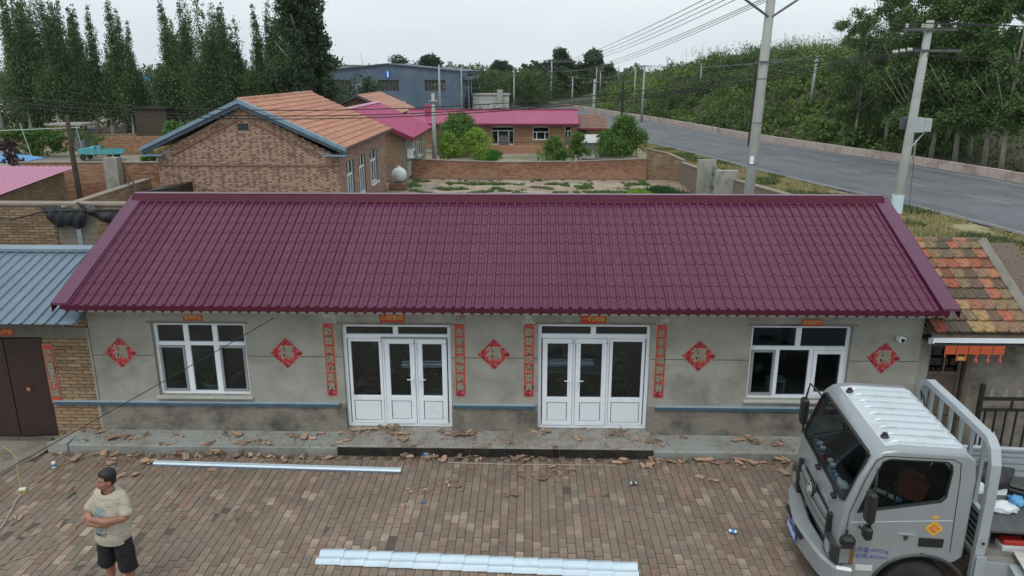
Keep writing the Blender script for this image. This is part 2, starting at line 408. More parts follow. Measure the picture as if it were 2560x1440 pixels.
# ================================================================ YARD
M_paver = mat('paving_brick', [(.12, .08, .064), (.22, .145, .112), (.19, .155, .12), (.33, .245, .18), (.25, .15, .112), (.155, .14, .115), (.26, .20, .15), (.43, .34, .26), (.17, .115, .10), (.29, .165, .12)],
              7, .92, attr='rnd', attrmix=.93, bump=.5, bscale=60, dirt=(.15, .12, .09), dscale=1.3, dpos=(.42, .7), coords='Object')
# world-space dust over the bricks so that it runs across them
_t = M_paver.node_tree
_g = _n(_t, 'ShaderNodeNewGeometry'); _nn = _n(_t, 'ShaderNodeTexNoise', Scale=.9, Detail=9.0, Roughness=.6); _t.links.new(_g.outputs['Position'], _nn.inputs[0])
_r = ramp(_t, [(0, 0, 0), (.8, .8, .8)], (.38, .60)); _t.links.new(_nn.outputs[0], _r.inputs[0])
_b = [n for n in _t.nodes if n.type == 'BSDF_PRINCIPLED'][0]; _src = _b.inputs['Base Color'].links[0].from_socket
_m = _n(_t, 'ShaderNodeMix'); _m.data_type = 'RGBA'; _t.links.new(_r.outputs[0], _m.inputs[0]); _t.links.new(_src, _m.inputs[6]); _m.inputs[7].default_value = (.205, .16, .125, 1)
_t.links.new(_m.outputs[2], _b.inputs['Base Color'])
yard = MB().box(-9.6, 9.0, 5.6, 11.75, -.058, -.012).build('yard_paving', M_mortar_d, kind='structure')
PV = [MB().box(-.056, .056, -.104, .104, -.03, 0, r=(i+.5)/20).mesh('brick', M_paver, bevel=.004) for i in range(20)]
rest = MB(); ind = 0
for ci in range(int(18.4/.1205)):
    x = -9.5+ci*.1205; off = random.random()*.05+(.11 if ci % 2 else 0)
    for rj in range(27):
        y = 5.9+rj*.219+off
        if y > 11.68: continue
        if x < -8.7 and y > 10.7: continue
        if x < -8.4 and y > 11.5: continue
        z = random.uniform(-.008, .003)+.012*mnoise.noise(Vector((x*.8, y*.8, 0))); tx, ty = random.uniform(-.03, .03), random.uniform(-.018, .018)
        vis = 8.5 < y < 9.33 and abs(x+.1) < 6.3*.97
        if vis and ind < 300:
            link('brick', random.choice(PV), yard, (x, y, z), (ty, tx, random.uniform(-.02, .02))); ind += 1
        else:
            M = Matrix.Translation((x, y, z))@Matrix.Rotation(random.uniform(-.02, .02), 4, 'Z')@Matrix.Rotation(tx, 4, 'Y')@Matrix.Rotation(ty, 4, 'X')
            r = random.random(); q = [M@Vector(p) for p in ((-.052, -.100, 0), (.052, -.100, 0), (.052, .100, 0), (-.052, .100, 0), (-.056, -.104, -.005), (.056, -.104, -.005), (.056, .104, -.005), (-.056, .104, -.005), (-.056, -.104, -.025), (.056, -.104, -.025), (.056, .104, -.025), (-.056, .104, -.025))]
            rest.poly(q, [(0, 1, 2, 3), (4, 5, 1, 0), (5, 6, 2, 1), (6, 7, 3, 2), (7, 4, 0, 3), (8, 9, 5, 4), (9, 10, 6, 5), (10, 11, 7, 6), (11, 8, 4, 7)], r)
rest.build('brick_field', M_paver, yard, kind='stuff')
M_conc_y = mat('worn_concrete', [(.17, .155, .125), (.24, .22, .185), (.13, .115, .09)], 2.5, .95, bump=.3, bscale=50, dirt=(.1, .085, .06), dscale=2.2, dpos=(.5, .75))
p = MB(); p.face([(-14, 10.75, .008), (-8.68, 10.80, .008), (-8.60, 11.2, .008), (-8.44, 11.55, .008), (-8.40, 11.9, .008), (-8.3, 12.4, .008), (-14, 12.4, .008)])
p.build('concrete_forecourt', M_conc_y, kind='structure')
p = MB().box(-14, 14, 12.4, 17, -.05, -.01).build('house_ground', M_conc_y, kind='structure')

# apron of concrete along the house front, higher landing before the doors
M_apr = mat('apron_concrete', [(.20, .215, .20), (.27, .285, .27), (.235, .245, .225)], 2.2, .88, bump=.3, bscale=70, stretch=(.5, 3, 1), dirt=(.15, .13, .10), dscale=1.8, dpos=(.48, .72))
M_apr2 = mat('landing_concrete', [(.21, .205, .185), (.28, .27, .25), (.24, .23, .21)], 3, .88, bump=.3, bscale=70, dirt=(.13, .10, .075), dscale=2.6, dpos=(.47, .7))
M_granite = mat('black_riser_tile', [(.012, .011, .011), (.03, .028, .027)], 14, .3, dirt=(.06, .05, .04), dscale=3, dpos=(.5, .75))
apr = empty('house_apron', (0, 12, 0), kind='structure')
def part(bm_, nm, m, par, **k):
    o = bm_.build(nm, m, par, **k); o.location = Vector(o.location)-par.location; return o
part(MB().prism([(11.82, -.05), (11.82, .095), (11.85, .118), (12.32, .19), (12.32, -.05)], 'x', -8.02, -3.29), 'slab', M_apr, apr)
part(MB().prism([(11.80, -.05), (11.80, .095), (11.83, .118), (12.32, .19), (12.32, -.05)], 'x', 2.16, 6.75), 'slab', M_apr, apr)
part(MB().prism([(11.775, -.02), (11.775, .158), (11.795, .170), (12.41, .245), (12.41, -.02)], 'x', -3.285, 2.155), 'landing', M_apr2, apr)
x = -3.285
while x < 2.15:
    x1 = min(x+(.95 if x > -3.2 else .98), 2.155)
    part(MB().box(x+.003, x1-.003, 11.76, 11.7745, 0.0, .150, r=random.random()), 'riser_tile', M_granite, apr); x = x1
# pale slanting edging at the left end
part(MB().prism([(-8.38, 11.80), (-8.03, 11.80), (-8.03, 12.3), (-8.14, 12.3)], 'z', -.05, .15), 'edging', M_conc, apr)

# ================================================================ MAIN HOUSE
YW = 12.3
house = empty('farmhouse', (0, YW, 0), label='long low cement-rendered farmhouse with maroon ribbed tile-pattern roof facing the brick yard', cat='house')
def hp(bm_, nm, m, **k): return part(bm_, nm, m, house, **k)
OPEN = [(-6.53, -4.9, .85, 2.2), (-3.22, -1.34, .25, 2.2), (.17, 2.1, .25, 2.23), (3.8, 5.5, .87, 2.23)]
wl = MB(); xs = [-7.62]+[v for o in OPEN for v in o[:2]]+[6.67]
for i in range(0, len(xs), 2):
    wl.box(xs[i], xs[i+1], YW, YW+.3, .72, 2.68); hp(MB().box(xs[i], xs[i+1], YW-.018, YW+.3, .1, .72), 'plinth', M_renderlow)
for (a, b_, z0, z1) in OPEN:
    wl.box(a, b_, YW, YW+.3, z1, 2.68)
    if z0 > .5: wl.box(a, b_, YW, YW+.3, .72, z0); hp(MB().box(a+.001, b_-.001, YW-.018, YW+.3, .1, .72), 'plinth', M_renderlow)
hp(wl, 'wall', M_render)
for (xa, xb) in ((-7.62, -7.32), (6.37, 6.67)):
    hp(MB().prism([(YW+.3, .1), (17.0, .1), (17.0, 2.5), (14.65, 3.85), (YW+.3, 2.66)], 'x', xa, xb), 'side_wall', M_render)
hp(MB().box(-7.32, 6.37, 16.7, 17.0, .1, 2.5), 'rear_wall', M_render)
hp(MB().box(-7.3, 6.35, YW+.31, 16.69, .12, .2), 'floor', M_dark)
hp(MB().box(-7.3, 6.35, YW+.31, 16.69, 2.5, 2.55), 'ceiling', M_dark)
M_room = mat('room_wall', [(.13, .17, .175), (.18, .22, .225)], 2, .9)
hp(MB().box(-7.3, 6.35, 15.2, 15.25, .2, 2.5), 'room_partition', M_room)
for xx in (-4.1, -.6, 2.9): hp(MB().box(xx, xx+.1, YW+.31, 15.2, .2, 2.5), 'room_partition', M_room)
# thin dark expansion joint across the render
M_joint = mat('joint_line', [(.05, .05, .045), (.09, .088, .08)], 5, .95)
for i in range(0, len(xs), 2):
    hp(MB().box(xs[i]+.01, xs[i+1]-.01, YW-.003, YW+.002, 1.602, 1.614), 'expansion_joint', M_joint)
# blue band
M_blue = mat('blue_band_paint', [(.035, .085, .135), (.05, .115, .175)], 6, .6, dirt=(.13, .13, .12), dpos=(.62, .85))
M_blue_top = mat('band_top_paint', [(.26, .33, .37), (.33, .39, .42)], 6, .7)
for a, b_ in ((-8.44, -3.32), (-1.31, .12), (2.22, 6.67)):
    hp(MB().box(a, b_, YW-.055, YW-.02, .675, .73), 'sill_band', M_blue)
    hp(MB().box(a, b_, YW-.057, YW-.001, .731, .748), 'band_top', M_blue_top)
# pale reveal patches and lintels over the openings
M_lint = mat('lintel_mortar', [(.15, .15, .135), (.20, .195, .175), (.10, .10, .09)], 3, .95, bump=.3)
for (a, b_, z0, z1) in OPEN:
    hp(MB().box(a-.07, b_+.07, YW-.004, YW, z1+.0, z1+.045), 'lintel_edge', M_lint)
# light cornice board under the eave
M_corn = mat('cream_cornice', [(.42, .42, .38), (.50, .50, .46)], 4, .8, dirt=(.24, .23, .19), dpos=(.55, .8))
hp(MB().box(-7.60, 6.62, 12.04, YW-.001, 2.475, 2.63), 'cornice', M_corn)
hp(MB().box(6.63, 6.95, 12.06, YW-.001, 2.48, 2.60), 'cornice', M_render)

# ---- roof
SL = math.atan2(1.32, 2.95); EY, EZ = 11.70, 2.69; SLEN = math.hypot(1.32, 2.95); RX0, RX1 = -7.66, 6.72
M_roof = mat('maroon_coated_steel', [(.084, .010, .038), (.115, .019, .056)], 2.2, .32, attr='rnd', attrmix=.55, spec=.5, dirt=(.12, .05, .07), dscale=1.1, dpos=(.6, .85), bump=.06, bscale=25)
M_trim = mat('maroon_flashing', [(.095, .022, .060), (.115, .030, .072)], 2, .36, spec=.5)
M_trimd = mat('maroon_edge', [(.058, .005, .018), (.078, .009, .026)], 3, .6, spec=.25)
NW, NR = 7, 11; NS = 13; PW = (RX1-RX0)/(NS*NW); RL = SLEN/NR
prof = [(0, 0), (.08, .0), (.30, .0), (.34, -.006), (.40, -.001), (.56, .0), (.60, .018), (.66, .030), (.73, .037), (.81, .037), (.88, .029), (.94, .013), (.97, 0)]
def roof_sheet(rv):
    b = MB(); us = [(k+u)*PW for k in range(NW) for u, h in prof]+[NW*PW]; hs = [h for k in range(NW) for u, h in prof]+[0]
    rows = []
    for r in range(NR):
        for (t, st) in ((0, .0075), (.93, .001), (.995, 0)): rows.append(((r+t)*RL, st))
    c, s_ = math.cos(SL), math.sin(SL); n = len(us); base = 0
    for (s0, st) in rows:
        for k in range(n):
            h = hs[k]+st; b.v.append((us[k], s0*c-h*s_, s0*s_+h*c))
    for r in range(len(rows)-1):
        for k in range(n-1):
            a = r*n+k; b.f.append((a, a+1, a+n+1, a+n)); b.r.append(rv)
    return b.mesh('roof_sheet', M_roof)
RS = [roof_sheet(v) for v in (.2, .45, .7, .9)]
for k in range(NS):
    o = link('roof_sheet', RS[random.randrange(4)], house, Vector((RX0+k*NW*PW, EY, EZ))-house.location, (random.uniform(-.0012, .0012), random.uniform(-.0006, .0006), 0))
    o.location.z += .005*(k % 2)+random.uniform(0, .002)
hp(MB().prism([(14.66, 4.0), (14.66, 4.01), (17.6, 2.69), (17.6, 2.68)], 'x', RX0, RX1), 'rear_roof', M_roof)
# underside boards
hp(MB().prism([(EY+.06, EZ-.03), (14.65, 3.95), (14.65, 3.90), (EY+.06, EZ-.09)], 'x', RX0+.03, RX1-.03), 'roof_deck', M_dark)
# scalloped drip edge
b = MB(); n = NS*NW
for k in range(n):
    xa = RX0+k*PW; c0 = xa+.22*PW; xm = xa+.72*PW
    o2 = [(xa, EZ-.052), (xa+.40*PW, EZ-.058), (xa+.62*PW, EZ-.092), (xm, EZ-.104), (xa+.82*PW, EZ-.092), (xa+PW, EZ-.052), (xa+PW, EZ+.012), (xa+.92*PW, EZ+.028), (xm, EZ+.043), (xa+.58*PW, EZ+.02), (xa+.45*PW, EZ+.012), (xa, EZ+.012)]
    b.prism(o2, 'y', EY-.016, EY-.010, r=random.random())
hp(b, 'drip_edge', M_trimd)
# ridge cap
hp(MB().prism([(14.44, 3.885), (14.44, 3.955), (14.50, 4.055), (14.56, 4.085), (14.74, 4.085), (14.80, 4.055), (14.86, 3.955), (14.86, 3.885)], 'x', RX0-.05, RX1+.03), 'ridge_cap', M_trimd, bevel=.006)
hp(MB().box(RX0-.05, RX1+.03, 14.555, 14.745, 4.087, 4.096), 'ridge_top', M_trim)
# verge flashings
for x0_, x1_, xo in ((RX0-.12, RX0+.13, RX0-.12), (RX1-.13, RX1+.14, RX1+.14)):
    q = [(EY-.03, EZ+.02), (14.64, 4.02), (14.64, 4.06), (EY-.03, EZ+.065)]
    hp(MB().prism(q, 'x', x0_, x1_), 'verge_flashing', M_trim, bevel=.004)
    xa, xb = (xo-.012, xo-.002) if xo < 0 else (xo+.002, xo+.012)
    hp(MB().prism([(EY-.03, EZ-.10), (14.64, 3.895), (14.64, 4.05), (EY-.03, EZ+.058)], 'x', xa, xb), 'verge_board', M_trimd)

# ---- windows and doors
M_seal = mat('dark_seal', [(.02, .02, .022), (.03, .03, .032)], 3, .6)
M_screen = mat('fly_screen_frame', [(.24, .26, .27), (.30, .32, .33)], 3, .6)
M_panel = mat('white_door_panel', [(.68, .74, .79), (.76, .81, .85)], 6, .4, stretch=(30, 1, 1), dirt=(.42, .40, .34), dpos=(.6, .9))
YF = YW+.09
def unit(nm, bars, panes, extra=(), depth=.07, label=None):
    fr = MB()
    for (a, b_, c, d) in bars: fr.box(a, b_, YF, YF+depth, c, d)
    o = hp(fr, nm, M_white, bevel=.006)
    if label: o['label'] = label
    def sub(bm_, n2, m, **k):
        return bm_.build(n2, m, o, **k)
    for (a, b_, c, d) in panes: sub(MB().box(a-.005, b_+.005, YF+.03, YF+.036, c-.005, d+.005), 'pane', M_glass)
    for e in extra: sub(*e)
    return o, sub
def frame_of(a, b_, c, d, w_): return [(a, b_, c, c+w_), (a, b_, d-w_, d), (a, a+w_, c+w_, d-w_), (b_-w_, b_, c+w_, d-w_)]
def sash(mb, a, b_, c, d, w_, y0, y1):
    for (p_, q_, r_, s_) in frame_of(a, b_, c, d, w_): mb.box(p_, q_, y0, y1, r_, s_)
    return mb
# window left
a, b_, c, d = OPEN[0]; c1 = a+.56; c2 = b_-.56; zt = 1.80
bars = frame_of(a, b_, c, d, .055)+[(a+.055, b_-.055, zt-.035, zt+.035), (c1-.045, c1+.045, zt+.035, d-.055), (c2-.045, c2+.045, zt+.035, d-.055), (c1-.05, c1+.05, c+.055, zt-.035), (c2-.05, c2+.05, c+.055, zt-.035)]
wn, sub = unit('window', bars, [(a+.055, c1-.045, zt+.035, d-.055), (c1+.045, c2-.045, zt+.035, d-.055), (c2+.045, b_-.055, zt+.035, d-.055), (a+.1, c1-.08, c+.09, zt-.07), (c1+.05, c2-.05, c+.055, zt-.035), (c2+.08, b_-.1, c+.09, zt-.07)])
for (p_, q_) in ((a+.055, c1-.05), (c2+.05, b_-.055)): sub(sash(MB(), p_+.002, q_-.002, c+.057, zt-.037, .038, YF-.012, YF+.02), 'sash', M_screen)
hp(MB().box(a-.05, b_+.05, YW-.06, YW+.085, c-.035, c-.001), 'window_sill', M_corn)
# window right
a, b_, c, d = OPEN[3]; xm = a+.83; l1 = a+.50; l2 = a+1.08
bars = frame_of(a, b_, c, d, .055)+[(a+.055, b_-.055, zt-.035, zt+.035), (xm-.045, xm+.045, zt+.035, d-.055), (l1-.035, l1+.035, c+.055, zt-.035), (l2-.035, l2+.035, c+.055, zt-.035)]
wn2, sub = unit('window', bars, [(a+.055, xm-.045, zt+.035, d-.055), (xm+.045, b_-.055, zt+.035, d-.055), (a+.09, l1-.07, c+.09, zt-.07), (l1+.035, l2-.035, c+.055, zt-.035), (l2+.09, b_-.11, c+.10, zt-.09)])
sub(sash(MB(), a+.057, l1-.037, c+.057, zt-.037, .038, YF-.012, YF+.02), 'sash', M_screen)
sub(sash(MB(), l2+.037, b_-.057, c+.057, zt-.037, .06, YF-.02, YF+.02), 'sash', M_white)
hp(MB().box(a-.05, b_+.05, YW-.06, YW+.085, c-.035, c-.001), 'window_sill', M_corn)
def door_unit(op, tm, cells, hinge, strip=None):
    a, b_, c, d = op; zt = d-.235; zp = .80
    bars = frame_of(a, b_, c, d, .06)+[(a+.06, b_-.06, zt-.045, zt+.035), (tm-.045, tm+.045, zt+.035, d-.06)]
    panes = [(a+.06, tm-.045, zt+.035, d-.06), (tm+.045, b_-.06, zt+.035, d-.06)]
    for (p_, q_, kind) in cells[:-1]: bars.append((q_-.02, q_+.02, c+.06, zt-.045))
    o, sub = unit('door', bars, panes)
    for (p_, q_, kind) in cells:
        p2, q2 = p_+.025, q_-.025; leaf = kind == 'leaf'; w_ = .085 if leaf else .05
        y0, y1 = (YF-.02, YF+.05) if leaf else (YF-.004, YF+.05)
        L = sash(MB(), p2, q2, c+.063, zt-.048, w_, y0, y1)
        L.box(p2+w_, q2-w_, y0, y1, zp-.045, zp+.045)
        sub(L, 'door_leaf' if leaf else 'side_light', M_white, bevel=.005)
        sub(MB().box(p2+w_+.002, q2-w_-.002, YF+.02, YF+.03, c+.063+w_, zp-.046), 'seal', M_seal)
        sub(MB().box(p2+w_+.012, q2-w_-.012, y0+.012, YF+.019, c+.075+w_, zp-.058), 'door_panel', M_panel)
        sub(MB().box(p2+w_-.004, q2-w_+.004, YF+.02, YF+.026, zp+.04, zt-.045-w_), 'pane', M_glass)
    hx = hinge
    for s_ in (-1, 1):
        h = MB(); h.box(hx+s_*.055-.012, hx+s_*.055+.012, YF-.036, YF-.022, 1.02, 1.28)
        h.tube([(hx+s_*.055, YF-.04, 1.18), (hx+s_*.055, YF-.075, 1.18), (hx+s_*.055-.02*s_*0+(-.11 if s_ < 0 else .11), YF-.075, 1.185)], .009, 6)
        sub(h, 'handle', M_white)
    if strip: sub(MB().box(strip[0], strip[1], YF-.026, YF-.006, zt-.038, zt-.012), 'drip_strip', M_screen)
    return o, sub
a, b_, c, d = OPEN[1]
door_unit(OPEN[1], a+.92, [(a+.055, a+.69, 'fix'), (a+.69, a+1.265, 'leaf'), (a+1.265, b_-.055, 'leaf')], a+1.265, strip=(a+.66, b_-.06))
a, b_, c, d = OPEN[2]
door_unit(OPEN[2], a+.95, [(a+.055, a+.63, 'leaf'), (a+.63, a+1.22, 'leaf'), (a+1.22, b_-.055, 'fix')], a+.63)

# ================================================================ things seen through the glass
M_redpl = mat('red_plastic', [(.35, .02, .02), (.45, .04, .03)], 3, .4)
M_greenpl = mat('teal_plastic', [(.03, .14, .12), (.05, .2, .17)], 3, .4)
M_cream = mat('white_lacquer', [(.55, .57, .58), (.65, .67, .68)], 3, .5)
def stool(x, y, z, m, lab, n=4):
    t = empty('stool_stack', (x, y, z), label=lab, cat='stool')
    for k in range(n):
        zz = .13*k
        MB().box(-.16, .16, -.16, .16, zz+.40, zz+.43).build('seat', m, t, bevel=.008)
    for sx in (-1, 1):
        for sy in (-1, 1): MB().tube([(sx*.15, sy*.15, .4), (sx*.19, sy*.19, 0)], .02, 5).build('leg', m, t)
stool(-2.85, 12.95, .2, M_redpl, 'stack of red plastic stools behind the left side glass of the left door', 5)
stool(-2.80, 12.70+.02, .2, M_greenpl, 'low teal plastic stool behind the left side glass of the left door', 1)
t = empty('reflection_table', (.8, 13.6, .2), label='long white table standing in for a pale reflection in the right-hand double door', cat='table')  # table added to give the pale reflection in the pane
MB().box(-.5, .75, -.25, .25, .70, .75).build('top', M_cream, t)
for sx in (-.45, .7):
    for sy in (-.2, .2): MB().box(sx-.02, sx+.02, sy-.02, sy+.02, 0, .70).build('leg', M_cream, t)
t = empty('white_box_stack', (-1.75, 12.95, .2), label='white cardboard sheets stacked behind the glass of the left door', cat='boxes')
for k in range(9): MB().box(-.13+random.uniform(-.01, .01), .13, -.12, .12, .055*k, .055*k+.05).build('box', M_cream, t)
def potted(x, y, z, lab, h=1.35):
    t = empty('potted_plant', (x, y, z), label=lab, cat='plant')
    MB().lathe([(.12, 0), (.18, .26), (.20, .28), (.19, .29)], 16).build('pot', M_cream, t)
    MB().tube([(0, 0, .25), (.01, .01, h*.6), (.02, 0, h)], .012, 5).build('stem', M_wood, t)
    P, r = blobpts([(0, 0, h*.62, .16, .16, h*.36)], 260, .2)
    o = link('foliage', npmesh('foliage', leaves(P, np.full(len(P), .04)), 4, leafmat('houseplant_leaf', [(.02, .06, .02), (.05, .12, .04)]), r), t); return t
potted(1.72, 12.72, .2, 'tall thin potted plant behind the right side glass of the right door')
potted(-5.75, 12.80, .62, 'leafy potted plant inside the left window', .7)
MB().box(-6.3, -5.0, 12.72, 13.1, .55, .62).build('window_table', M_room, label='dark low table inside the left window', cat='table')
t = empty('white_stool', (4.45, 12.8, .2), label='small white stool behind the middle pane of the right window', cat='stool')
MB().box(-.16, .16, -.12, .12, .84, .88).build('seat', M_cream, t)
for sx in (-.13, .13): MB().box(sx-.015, sx+.015, -.1, .1, 0, .84).build('leg', M_cream, t)
t = empty('flower_garland', (4.55, 12.62, 1.45), label='dark red flower garland hanging behind the middle pane of the right window', cat='decoration')
P, r = blobpts([(0, 0, .1, .13, .04, .22), (.02, 0, -.2, .05, .04, .1)], 260, .2)
link('petals', npmesh('petals', leaves(P, np.full(len(P), .025)), 4, leafmat('dark_petal', [(.12, .01, .02), (.25, .05, .05)]), r), t)
MB().tube([(0, 0, .3), (0, 0, .75)], .004, 4).build('string', M_redpl, t)
# ================================================================ RED PAPERS
def papermat(name, base, dark, gold, flower=None, h=1.35, zoff=0.0):
    m = bpy.data.materials.new(name); m.use_nodes = True; t = m.node_tree; b = t.nodes['Principled BSDF']; b.inputs['Roughness'].default_value = .55
    c = _n(t, 'ShaderNodeTexCoord'); n = _n(t, 'ShaderNodeTexNoise', Scale=14.0, Detail=6.0); t.links.new(c.outputs['Object'], n.inputs[0])
    r = ramp(t, [dark, base, base, gold], (.34, .44, .63, .72)); t.links.new(n.outputs[0], r.inputs[0]); col = r.outputs[0]
    if flower is not None:
        # printed peonies near the ends of the strip
        v = _n(t, 'ShaderNodeTexVoronoi', Scale=16.0); v2 = _n(t, 'ShaderNodeTexNoise', Scale=24.0, Detail=3.0)
        t.links.new(c.outputs['Object'], v.inputs[0]); t.links.new(c.outputs['Object'], v2.inputs[0])
        rf = ramp(t, [(.48, .16, .19), (.34, .035, .05), (.17, .01, .02)], (.1, .45, .8)); t.links.new(v.outputs['Distance'], rf.inputs[0])
        s = _n(t, 'ShaderNodeSeparateXYZ'); t.links.new(c.outputs['Object'], s.inputs[0])
        if flower == 'ends':
            ab = _n(t, 'ShaderNodeMath', operation='ABSOLUTE'); ad = _n(t, 'ShaderNodeMath', operation='ADD'); ad.inputs[1].default_value = -.06
            t.links.new(s.outputs[1], ad.inputs[0]); t.links.new(ad.outputs[0], ab.inputs[0]); src = ab.outputs[0]; lo_, hi = h/2-.14, h/2-.06
        else:
            vm = _n(t, 'ShaderNodeVectorMath', operation='LENGTH'); t.links.new(c.outputs['Object'], vm.inputs[0]); src = vm.outputs['Value']; lo_, hi = .155, .18
        ad2 = _n(t, 'ShaderNodeMath', operation='MULTIPLY_ADD'); ad2.inputs[1].default_value = .12; t.links.new(v2.outputs[0], ad2.inputs[0]); t.links.new(src, ad2.inputs[2])
        mr = _n(t, 'ShaderNodeMapRange'); mr.inputs['From Min'].default_value = lo_+.06; mr.inputs['From Max'].default_value = hi+.06; t.links.new(ad2.outputs[0], mr.inputs[0])
        mx_ = _n(t, 'ShaderNodeMix'); mx_.data_type = 'RGBA'; t.links.new(mr.outputs[0], mx_.inputs[0]); t.links.new(col, mx_.inputs[6]); t.links.new(rf.outputs[0], mx_.inputs[7]); col = mx_.outputs[2]
    t.links.new(col, b.inputs['Base Color']); return m
RED = (.50, .062, .032); RDK = (.34, .03, .024); GLD = (.56, .18, .08)
M_couplet = papermat('couplet_paper', RED, RDK, GLD, 'ends')
M_fu = papermat('fu_paper', (.42, .042, .034), RDK, (.42, .12, .09), 'ring')
M_banner = papermat('banner_paper', (.42, .03, .02), RDK, (.40, .06, .02))
M_pbord = mat('paper_border', [(.40, .20, .14), (.46, .28, .20)], 6, .7)
M_inkg = mat('grey_gold_ink', [(.27, .27, .21), (.36, .35, .27), (.17, .17, .13)], 30, .5)
M_inkd = mat('dark_ink', [(.045, .04, .035), (.09, .08, .06)], 30, .5)
M_gold = mat('gold_ink', [(.52, .34, .06), (.60, .42, .12)], 20, .45, metal=.2)
YP = YW-.006
def couplet(cx, zt, text, label, x2=None, wd=.168, h=1.34, y=YP):
    zc = zt-h/2
    b = MB(); n = 8                                # slightly rippled sheet
    for k in range(n):
        z0 = -h/2+h*k/n; z1 = -h/2+h*(k+1)/n; d0 = .002*math.sin(k*2.1); d1 = .002*math.sin((k+1)*2.1)
        b.face([(-wd/2, z0, d0), (wd/2, z0, d0*.5), (wd/2, z1, d1*.5), (-wd/2, z1, d1)])
    t = b.build('spring_couplet', M_couplet, None, loc=(cx, y, zc), rot=WALLROT, label=label, cat='couplet', group='red couplet strips beside the doors')
    MB().box(-wd/2-.012, wd/2+.012, -h/2-.012, h/2+.012, -.0045, -.0035).build('paper_border', M_pbord, t)
    n = len(text)
    for k, ch in enumerate(text):
        zz = h/2-.155-(h-.33)*k/(n-1) if n > 1 else 0
        link('character', textmesh(ch, .158, M_inkd, .0065, name='character'), t, (0, zz, .0042))
        link('character', textmesh(ch, .150, M_inkg, .0015, name='character'), t, (-.001, zz+.001, .0060))
    return t
couplet(-3.445, 2.215, '歡聲笑語迎富貴', 'red couplet strip on the wall left of the left door')
couplet(-1.18, 2.225, '合家幸福賀新春', 'red couplet strip on the wall right of the left door')
couplet(.015, 2.235, '歡聲笑語迎富貴', 'red couplet strip on the wall left of the right door')
couplet(2.275, 2.235, '合家幸福賀新春', 'red couplet strip on the wall right of the right door')
def fu(cx, cz, label, tilt=0.0):
    s_ = .282
    t = MB().poly if False else None
    b = MB(); b.box(-s_, s_, -.0001, .0001, 0, .001)
    b = MB(); b.prism([(-s_, 0), (0, -s_), (s_, 0), (0, s_)], 'z', 0, .0015)
    o = b.build('fortune_diamond', M_fu, None, loc=(cx, YP, cz), rot=(math.pi/2, tilt, 0), label=label, cat='paper decoration', group='red fortune diamonds pasted on the house wall')
    b = MB(); q = s_+.014; b.prism([(-q, 0), (0, -q), (q, 0), (0, q)], 'z', -.003, -.0005); b.build('paper_border', M_pbord, o)
    dk = MB(); dk.lathe([(.118, .0020), (.118, .0024)], 9); 
    link('character', textmesh('福', .26, M_inkg, .010, name='character'), o, (0, .0, .0035))
    link('character', textmesh('福', .25, M_inkd, -.0025, name='character'), o, (.003, -.002, .0052))
    link('character', textmesh('福', .25, M_inkg, -.003, name='character'), o, (-.003, .003, .0065))
    return o
fu(-7.12, 1.655, 'red fortune diamond at the far left end of the wall, nearest the brick pier', R(2))
fu(-4.20, 1.67, 'red fortune diamond between the left window and the left door', R(1))
fu(-.59, 1.68, 'red fortune diamond between the two doors')
fu(2.935, 1.68, 'red fortune diamond between the right door and the right window', R(1))
fu(6.07, 1.67, 'red fortune diamond at the right end of the wall, below the camera', R(2))
def banner(cx, cz, wd, h, text, label, m=None, y=None, ink=None):
    b = MB().prism([(-wd/2, -h/2), (wd/2, -h/2), (wd/2, h/2), (-wd/2, h/2)], 'z', 0, .0015)
    o = b.build('door_banner', m or M_banner, None, loc=(cx, y or YP, cz), rot=WALLROT, label=label, cat='banner', group='red paper banners over the openings')
    n = len(text)
    for k, ch in enumerate(text):
        link('character', textmesh(ch, min(h*.82, wd/n*.95), ink or M_gold, .001, name='character'), o, ((k-(n-1)/2)*wd/(n+.45), 0, .003))
    return o
banner(-2.33, 2.325, .43, .155, '心想事成', 'red banner with four gold characters over the left door')
banner(1.105, 2.33, .43, .155, '一帆風順', 'red banner with four gold characters over the right door')
banner(-5.77, 2.305, .33, .10, '富貴聚合', 'small orange-red plaque with gold characters over the left window')
banner(4.79, 2.295, .35, .12, '鴻福臨門', 'small orange-red plaque with gold characters over the right window')
# torn remains of older papers above the couplets
M_scrap = mat('torn_paper', [(.42, .40, .36), (.5, .48, .44)], 12, .9); M_scrapr = mat('old_red_paper', [(.16, .035, .035), (.30, .22, .20), (.12, .02, .025)], 40, .9)
def scrap(cx, cz, w_, h_, m, lab, seed):
    rr = random.Random(seed); b = MB()
    for k in range(9):
        x, z = rr.uniform(-w_/2, w_/2), rr.uniform(-h_/2, h_/2); n = 5; s_ = rr.uniform(.012, .045)
        b.face([(x+math.cos(i*1.256+rr.random())*s_*rr.uniform(.5, 1.3), z+math.sin(i*1.256)*s_*rr.uniform(.5, 1.8), .0004*k) for i in range(n)])
    b.build('paper_scrap', m, None, loc=(cx, YW-.004, cz), rot=WALLROT, label=lab, cat='torn paper')
scrap(-3.40, 2.33, .16, .13, M_scrap, 'torn pale paper above the couplet left of the left door', 1)
scrap(-1.16, 2.33, .14, .13, M_scrapr, 'torn dark red paper above the couplet right of the left door', 2)
scrap(.02, 2.32, .2, .14, M_scrap, 'torn pale paper above the couplet left of the right door', 3)
scrap(2.3, 2.34, .14, .10, M_scrap, 'torn pale paper above the couplet right of the right door', 4)
